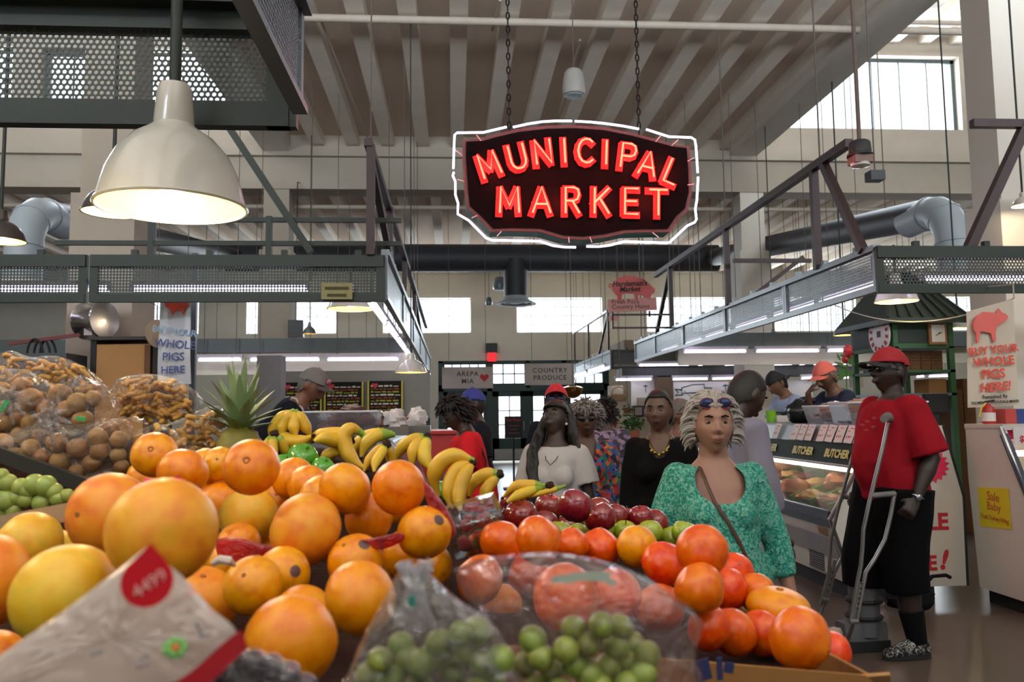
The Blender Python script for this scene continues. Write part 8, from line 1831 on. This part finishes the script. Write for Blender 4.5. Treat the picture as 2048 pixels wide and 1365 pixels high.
t, c, nn = pouch('grape_bag', 'wide clear domed bag of green grapes before the tangelos', 'bag', [(905, 1140), (980, 1114), (1100, 1106), (1200, 1120), (1290, 1155), (1352, 1196), (1402, 1242), (1392, 1310), (1380, 1420), (1010, 1430), (985, 1280), (935, 1200)], 0.70, 0.05, GLASS('dome_film', (246, 240, 242), gloss=0.06, rough=0.1, bump=1.0, bscale=11, haze=0.06, hazecol=(220, 205, 212)), 'bags of grapes', 0.004, 5)
bpy.data.objects.remove(GG)
dome = t
b = MB(); pp_ = [(1100, 1166), (1106, 1152), (1135, 1150), (1150, 1146), (1222, 1144), (1220, 1158), (1234, 1164), (1228, 1174), (1204, 1164), (1160, 1162), (1138, 1168)]
b.add([atd(x, y, 0.645) for x, y in pp_], [tuple(range(len(pp_)))]); b.build('print_patch', M('pale_green_ink', 'a9b8a8', 0.6), dome, smooth=False)
# the cloudy white bag with the red price drop, dark grapes and a red strip
wb, wc, wn_ = pouch('white_bag', 'cloudy white plastic bag with red price drop, bottom left', 'bag', [(292, 1096), (360, 1150), (420, 1215), (474, 1268), (440, 1330), (400, 1440), (-120, 1460), (-140, 1420), (0, 1312), (120, 1228), (220, 1152)], 0.545, 0.02, m_film3, None, 0.003, 9)
dn = (CAMLOC-wc).normalized(); D0 = atd(295, 1160, 0.51)
ux = _R; uy = dn.cross(ux).normalized(); ux = uy.cross(dn); S1 = 0.51/FPX
def dp(x, y, z=0.0): return D0+ux*((x-295)*S1)-uy*((y-1160)*S1)*-1*-1+dn*z
drop = [(292, 1090)]+[(295+49*math.sin(a), 1164-50*math.cos(a)) for a in [R(40+k*20) for k in range(15)]]
b = MB(); n = len(drop); b.add([dp(*p, 0.0) for p in drop]+[dp(*p, 0.0012) for p in drop], [tuple(range(n)), tuple(range(2*n-1, n-1, -1))]+[(i, (i+1) % n, n+(i+1) % n, n+i) for i in range(n)]); b.build('price_drop', M('price_red', 'a60a16', 0.6, var=0.05, spec=0.15), wb, smooth=False)
mt = Matrix((ux, uy, dn)).transposed().to_4x4(); mt.translation = dp(300, 1168, 0.0022); b = MB(); text_geo(b, '4499', 36*S1, mt @ Matrix.Rotation(R(38), 4, 'Z'), extrude=0.0003, spacing=0.95); b.build('lettering', M('faded_white_ink', 'd08a86', 0.6), wb, smooth=False)
b = MB(); p = atd(350, 1297, 0.518); 
for q in range(7): a = 2*math.pi*q/7; b.ball(p+ux*(0.005*math.cos(a))+uy*(0.004*math.sin(a)), (0.003, 0.002, 0.003), 8, 6)
b.build('green_mark', M('label_green', '6fae5a', 0.6), wb)
b = MB(); b.ball(p+dn*0.001, (0.003, 0.0015, 0.003), 8, 6); b.build('orange_mark', M('label_orange', 'd07a3a', 0.6), wb)
for (x0, y0, x1, y1, w) in ((398, 1240, 412, 1268, 5), (412, 1268, 428, 1262, 4), (300, 1312, 318, 1304, 3), (296, 1326, 322, 1316, 3), (214, 1302, 236, 1294, 3)):
    b = MB(); b.bar(dp(x0, y0, 0.0), dp(x1, y1, 0.0), w*S1, 0.0015); b.build('grey_mark', M('grey_mark', '7d7880', 0.6), wb, smooth=False)
m_dgr = FR('dark_grape_skin', [(0.3, '17131c'), (0.6, '2c2430'), (0.8, '4a3f48')], 20, 0.2, 0.02, 40, sss=0.0, coat=0.4)
b = MB(); b.ball((0, 0, 0), (1, 1, 1.15), 20, 14); b.cur = 1; b.tube([(0, 0, 1.1), (0, 0, 1.3)], 0.07, 6); DG = b.build('dark_grape', [m_dgr, m_stem], None, origin=(0, 0, 0))
for px, py in ((470, 1318), (505, 1330), (540, 1338), (575, 1352), (460, 1352), (498, 1368), (535, 1376), (610, 1378), (430, 1375), (570, 1390), (390, 1392)):
    p = atd(px, py, 0.53+rnd.uniform(-0.01, 0.015)); r = rnd.uniform(0.009, 0.0105); place(DG, p, r, (rnd.uniform(0, 3), rnd.uniform(0, 3), 0), 'dark grape at the bottom edge beside the white bag', 'grape', 'dark grapes by the white bag'); ITEMS.append((p.x, p.y, p.z, r))
bpy.data.objects.remove(DG)
b = MB(); b.grid(14, 6, lambda u, v: atd(318+165*u+14*v, 1380-112*u+8*math.sin(u*5)+52*v-14*u*v, 0.505)); b.grid(14, 6, lambda u, v: atd(318+165*u+14*v, 1380-112*u+8*math.sin(u*5)+52*v-14*u*v, 0.507)); tag(b.build('red_strip', M('red_plastic', 'a51c28', 0.35)), 'red plastic strip along the edge of the white bag', 'strip')
pouch('dark_grape_bag', 'clear bag of dark grapes at the bottom edge', 'bag', [(400, 1350), (460, 1300), (530, 1308), (600, 1340), (650, 1400), (640, 1440), (380, 1440)], 0.525, 0.022, m_film, None, 0.004, 12)
# red net and its pink knots
m_net = GLASS('red_net', (235, 120, 110), gloss=0.03, rough=0.4, bump=0.5, bscale=60, haze=0.45, hazecol=(205, 40, 48))
for i, (poly, dep, th, lab) in enumerate((([(430, 1080), (470, 1076), (530, 1090), (560, 1100), (548, 1128), (490, 1134), (440, 1118)], 1.26, 0.01, 'red net stretched over the oranges left of the big pale one'), ([(690, 1082), (740, 1078), (800, 1066), (806, 1080), (770, 1098), (700, 1100)], 1.2, 0.008, 'red net over the oranges right of the big pale one'), ([(846, 960), (870, 985), (900, 1030), (912, 1066), (896, 1078), (876, 1040), (852, 1000)], 1.24, 0.012, 'bright red net end hanging at the right side of the orange heap'))):
    pouch('net_bag', lab, 'net', poly, dep, th, m_net, None, 0.004, i+20)
b = MB()
for q in range(5): p = atd(312+q*13, 968-3*(q % 2), 1.33); lump(b, p, (0.009, 0.007, 0.008), q, 0.5, 4, 10, 8)
ITEMS.append((*atd(330, 968, 1.33), 0.012)); b.tube([atd(290, 962, 1.34), atd(318, 966, 1.325), atd(345, 968, 1.33), atd(366, 964, 1.34)], 0.005, 6); tag(b.build('net_knot', M('pink_net', 'cf1c48', 0.55, bump=0.6, bscale=80)), 'pink knotted net end behind the biggest grapefruit', 'net')
b = MB(); b.tube([atd(424, 1128, 1.05), atd(440, 1120, 1.05), atd(458, 1122, 1.05), atd(470, 1132, 1.06)], [0.003, 0.006, 0.006, 0.002], 8); tag(b.build('net_end', M('white_net', 'cbbcb0', 0.6)), 'white net end on the pale orange right of the white bag', 'net')

# ---- clamshell of strawberries
c = atd(952, 1056, 1.5); t = thing('berry_clamshell', c-Vector((0, 0, 0.045)), 'clear clamshell of strawberries between the oranges and the apples', 'box')
rot = Matrix.Rotation(R(-6), 3, 'Z') @ Matrix.Rotation(R(-14), 3, 'Y')
def cb_(x, y, z): return c+rot @ Vector((x, y, z))
def frus(x0, x1, z0, z1):
    b = MB(); a = [cb_(sx*x0, sy*0.05*x0/0.05, z0) for sx, sy in ((-1, -1), (1, -1), (1, 1), (-1, 1))]; d = [cb_(sx*x1, sy*0.05*x1/0.05, z1) for sx, sy in ((-1, -1), (1, -1), (1, 1), (-1, 1))]
    for i in range(4): b.quad(a[i], a[(i+1) % 4], d[(i+1) % 4], d[i], 0.0015)
    b.quad(*a, 0.0015); return b
m_clam = GLASS('clamshell_plastic', (242, 244, 244), gloss=0.05, rough=0.05, bump=0.1, bscale=40, haze=0.015)
frus(0.043, 0.05, -0.04, 0.015).build('tray', m_clam, t, smooth=False); frus(0.044, 0.05, 0.05, 0.018).build('lid', m_clam, t, smooth=False)
b = MB(); b.tube([cb_(x, y, 0.016) for x, y in ((-0.053, -0.053), (0.053, -0.053), (0.053, 0.053), (-0.053, 0.053), (-0.053, -0.053))], 0.003, 6); b.build('rim', m_clam, t)
ITEMS.append((c.x, c.y, c.z-0.01, 0.03))
m_straw = FR('strawberry_skin', [(0.3, '8a0f14'), (0.6, 'b3181c'), (0.8, 'c22a24')], 40, 0.25, 0.6, 300, sss=0.1)
b = MB(); b.ball((0, 0, 0), (0.8, 0.8, 1), 18, 14, fn=lambda d: 1 if d.z > 0 else 1-0.0*d.z); b.v = [Vector((v.x*(1 if v.z > -0.2 else 1+0.7*(v.z+0.2)), v.y*(1 if v.z > -0.2 else 1+0.7*(v.z+0.2)), v.z)) for v in b.v]; SB = b.build('strawberry', m_straw, None, origin=(0, 0, 0))
b = MB()
for q in range(6): a = q*math.pi/3; b.add([(0, 0, 0.98), (0.6*math.cos(a-0.3), 0.6*math.sin(a-0.3), 1.0), (0.85*math.cos(a), 0.85*math.sin(a), 0.85), (0.6*math.cos(a+0.3), 0.6*math.sin(a+0.3), 1.0)], [(0, 1, 2, 3)])
b.build('calyx', m_leafg, SB, origin=(0, 0, 0))
for x, y, z in ((-0.025, -0.025, -0.02), (0.005, -0.028, -0.022), (0.03, -0.022, -0.02), (-0.028, 0.008, -0.02), (0.0, 0.01, -0.02), (0.028, 0.012, -0.02), (-0.015, -0.02, 0.01), (0.016, -0.016, 0.012), (-0.01, 0.015, 0.012), (0.02, 0.02, 0.01)):
    place(SB, cb_(x, y, z), 0.0155, (rnd.uniform(0.8, 2.4), rnd.uniform(-1, 1), rnd.uniform(0, 6)), 'strawberry inside the clear clamshell', 'strawberry', 'strawberries in the clamshell')
for q in list(SB.children): bpy.data.objects.remove(q)
bpy.data.objects.remove(SB)

# ---- the stand under it all
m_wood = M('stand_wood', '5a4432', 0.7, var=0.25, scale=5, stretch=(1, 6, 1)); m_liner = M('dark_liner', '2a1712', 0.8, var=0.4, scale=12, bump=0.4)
X0, X1, Y0_, Y1_ = -1.55, 0.64, 0.4, 2.5
st = thing('produce_stand', ((X0+X1)/2, 1.4, 0), 'wooden produce stand under the heaps of fruit in the foreground', 'stand')
b = MB(); b.b2((X0, Y0_, 0.84), (X1, Y1_, 0.9)); b.build('stand_top', m_wood, st, smooth=False)
b = MB()
for x in (X0+0.06, X1-0.06):
    for y in (Y0_+0.06, Y1_-0.06): b.b2((x-0.04, y-0.04, 0), (x+0.04, y+0.04, 0.84))
b.each('leg', m_wood, st, smooth=False)
b = MB(); b.b2((X1-0.02, Y0_, 0.3), (X1, Y1_, 0.97)); b.build('side_board', m_wood, st, smooth=False); b = MB(); b.b2((X0, Y1_-0.02, 0.3), (X1, Y1_, 0.97)); b.build('back_board', m_wood, st, smooth=False)
NX, NY = 90, 86
cells = {}
for it in ITEMS: cells.setdefault((int(it[0]/0.1), int(it[1]/0.1)), []).append(it)
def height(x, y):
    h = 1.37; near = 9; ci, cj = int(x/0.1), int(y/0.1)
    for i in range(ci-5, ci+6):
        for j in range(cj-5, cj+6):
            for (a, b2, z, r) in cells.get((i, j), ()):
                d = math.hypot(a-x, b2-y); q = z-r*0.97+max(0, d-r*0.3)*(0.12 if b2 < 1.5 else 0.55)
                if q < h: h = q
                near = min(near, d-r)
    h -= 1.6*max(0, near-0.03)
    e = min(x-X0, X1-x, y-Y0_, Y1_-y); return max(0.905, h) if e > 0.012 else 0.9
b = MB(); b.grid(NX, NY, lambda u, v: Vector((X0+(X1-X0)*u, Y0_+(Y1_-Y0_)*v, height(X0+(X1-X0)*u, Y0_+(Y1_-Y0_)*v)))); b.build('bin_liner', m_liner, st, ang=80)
# tray edges and the tangelo carton
b = MB(); b.bar(atd(-60, 888, 1.78), atd(200, 982, 1.66), 0.012, 0.03); tag(b.build('tray_edge', m_blackb, smooth=False), 'black tray rim under the low bag of potatoes', 'tray')
b = MB(); b.bar(atd(-60, 1062, 1.36), atd(150, 1022, 1.36), 0.012, 0.03); tag(b.build('tray_edge', M('pale_wood', '9a8264', 0.7), smooth=False), 'pale wooden tray rim in front of the small green fruit', 'tray')
cx0, cx1, cy0, cy1, cz0, cz1 = 0.0, 0.6, 1.0, 1.72, 0.905, 1.1
m_carton = M('worn_carton', '8a6238', 0.85, var=0.2, scale=8)
t = thing('tangelo_carton', (0.3, 1.35, cz0), 'open brown carton holding the tangelos, blue print on its front', 'box')
A_ = atd(1378, 1296, 0.97); B_ = atd(1742, 1352, 1.06); cz1 = (A_.z+B_.z)/2
b = MB(); b.quad((0.05, A_.y, cz0), (B_.x, B_.y, cz0), (B_.x, B_.y, B_.z), (0.05, A_.y, A_.z+0.01), 0.006); b.build('front_wall', m_carton, t, smooth=False)
b = MB(); b.quad((B_.x, B_.y, cz0), (B_.x+0.02, cy1, cz0), (B_.x+0.02, cy1, 1.04), (B_.x, B_.y, B_.z), 0.006); b.build('side_wall', m_carton, t, smooth=False)
b = MB(); b.quad((B_.x-0.02, B_.y, B_.z), (B_.x+0.02, B_.y-0.01, B_.z+0.005), (B_.x+0.035, B_.y+0.02, B_.z-0.035), (B_.x-0.005, B_.y+0.02, B_.z-0.03), 0.005); b.build('flap', m_cardb, t, smooth=False)
fx = Vector((B_.x-0.05, B_.y-A_.y, 0)).normalized()
for i, (u, w, h_) in enumerate(((0.012, 0.02, 0.024), (0.034, 0.007, 0.026), (0.046, 0.012, 0.012))):
    p = A_+fx*u+Vector((0.002, -0.006, -0.025)); b = MB(); b.box(p, (w, 0.002, h_), mat=Matrix.Rotation(math.atan2(fx.y, fx.x), 3, 'Z') @ Matrix.Rotation(R(12*i-12), 3, 'Y')); b.build('blue_print', M('navy_print', '1c2450', 0.7), t, smooth=False)
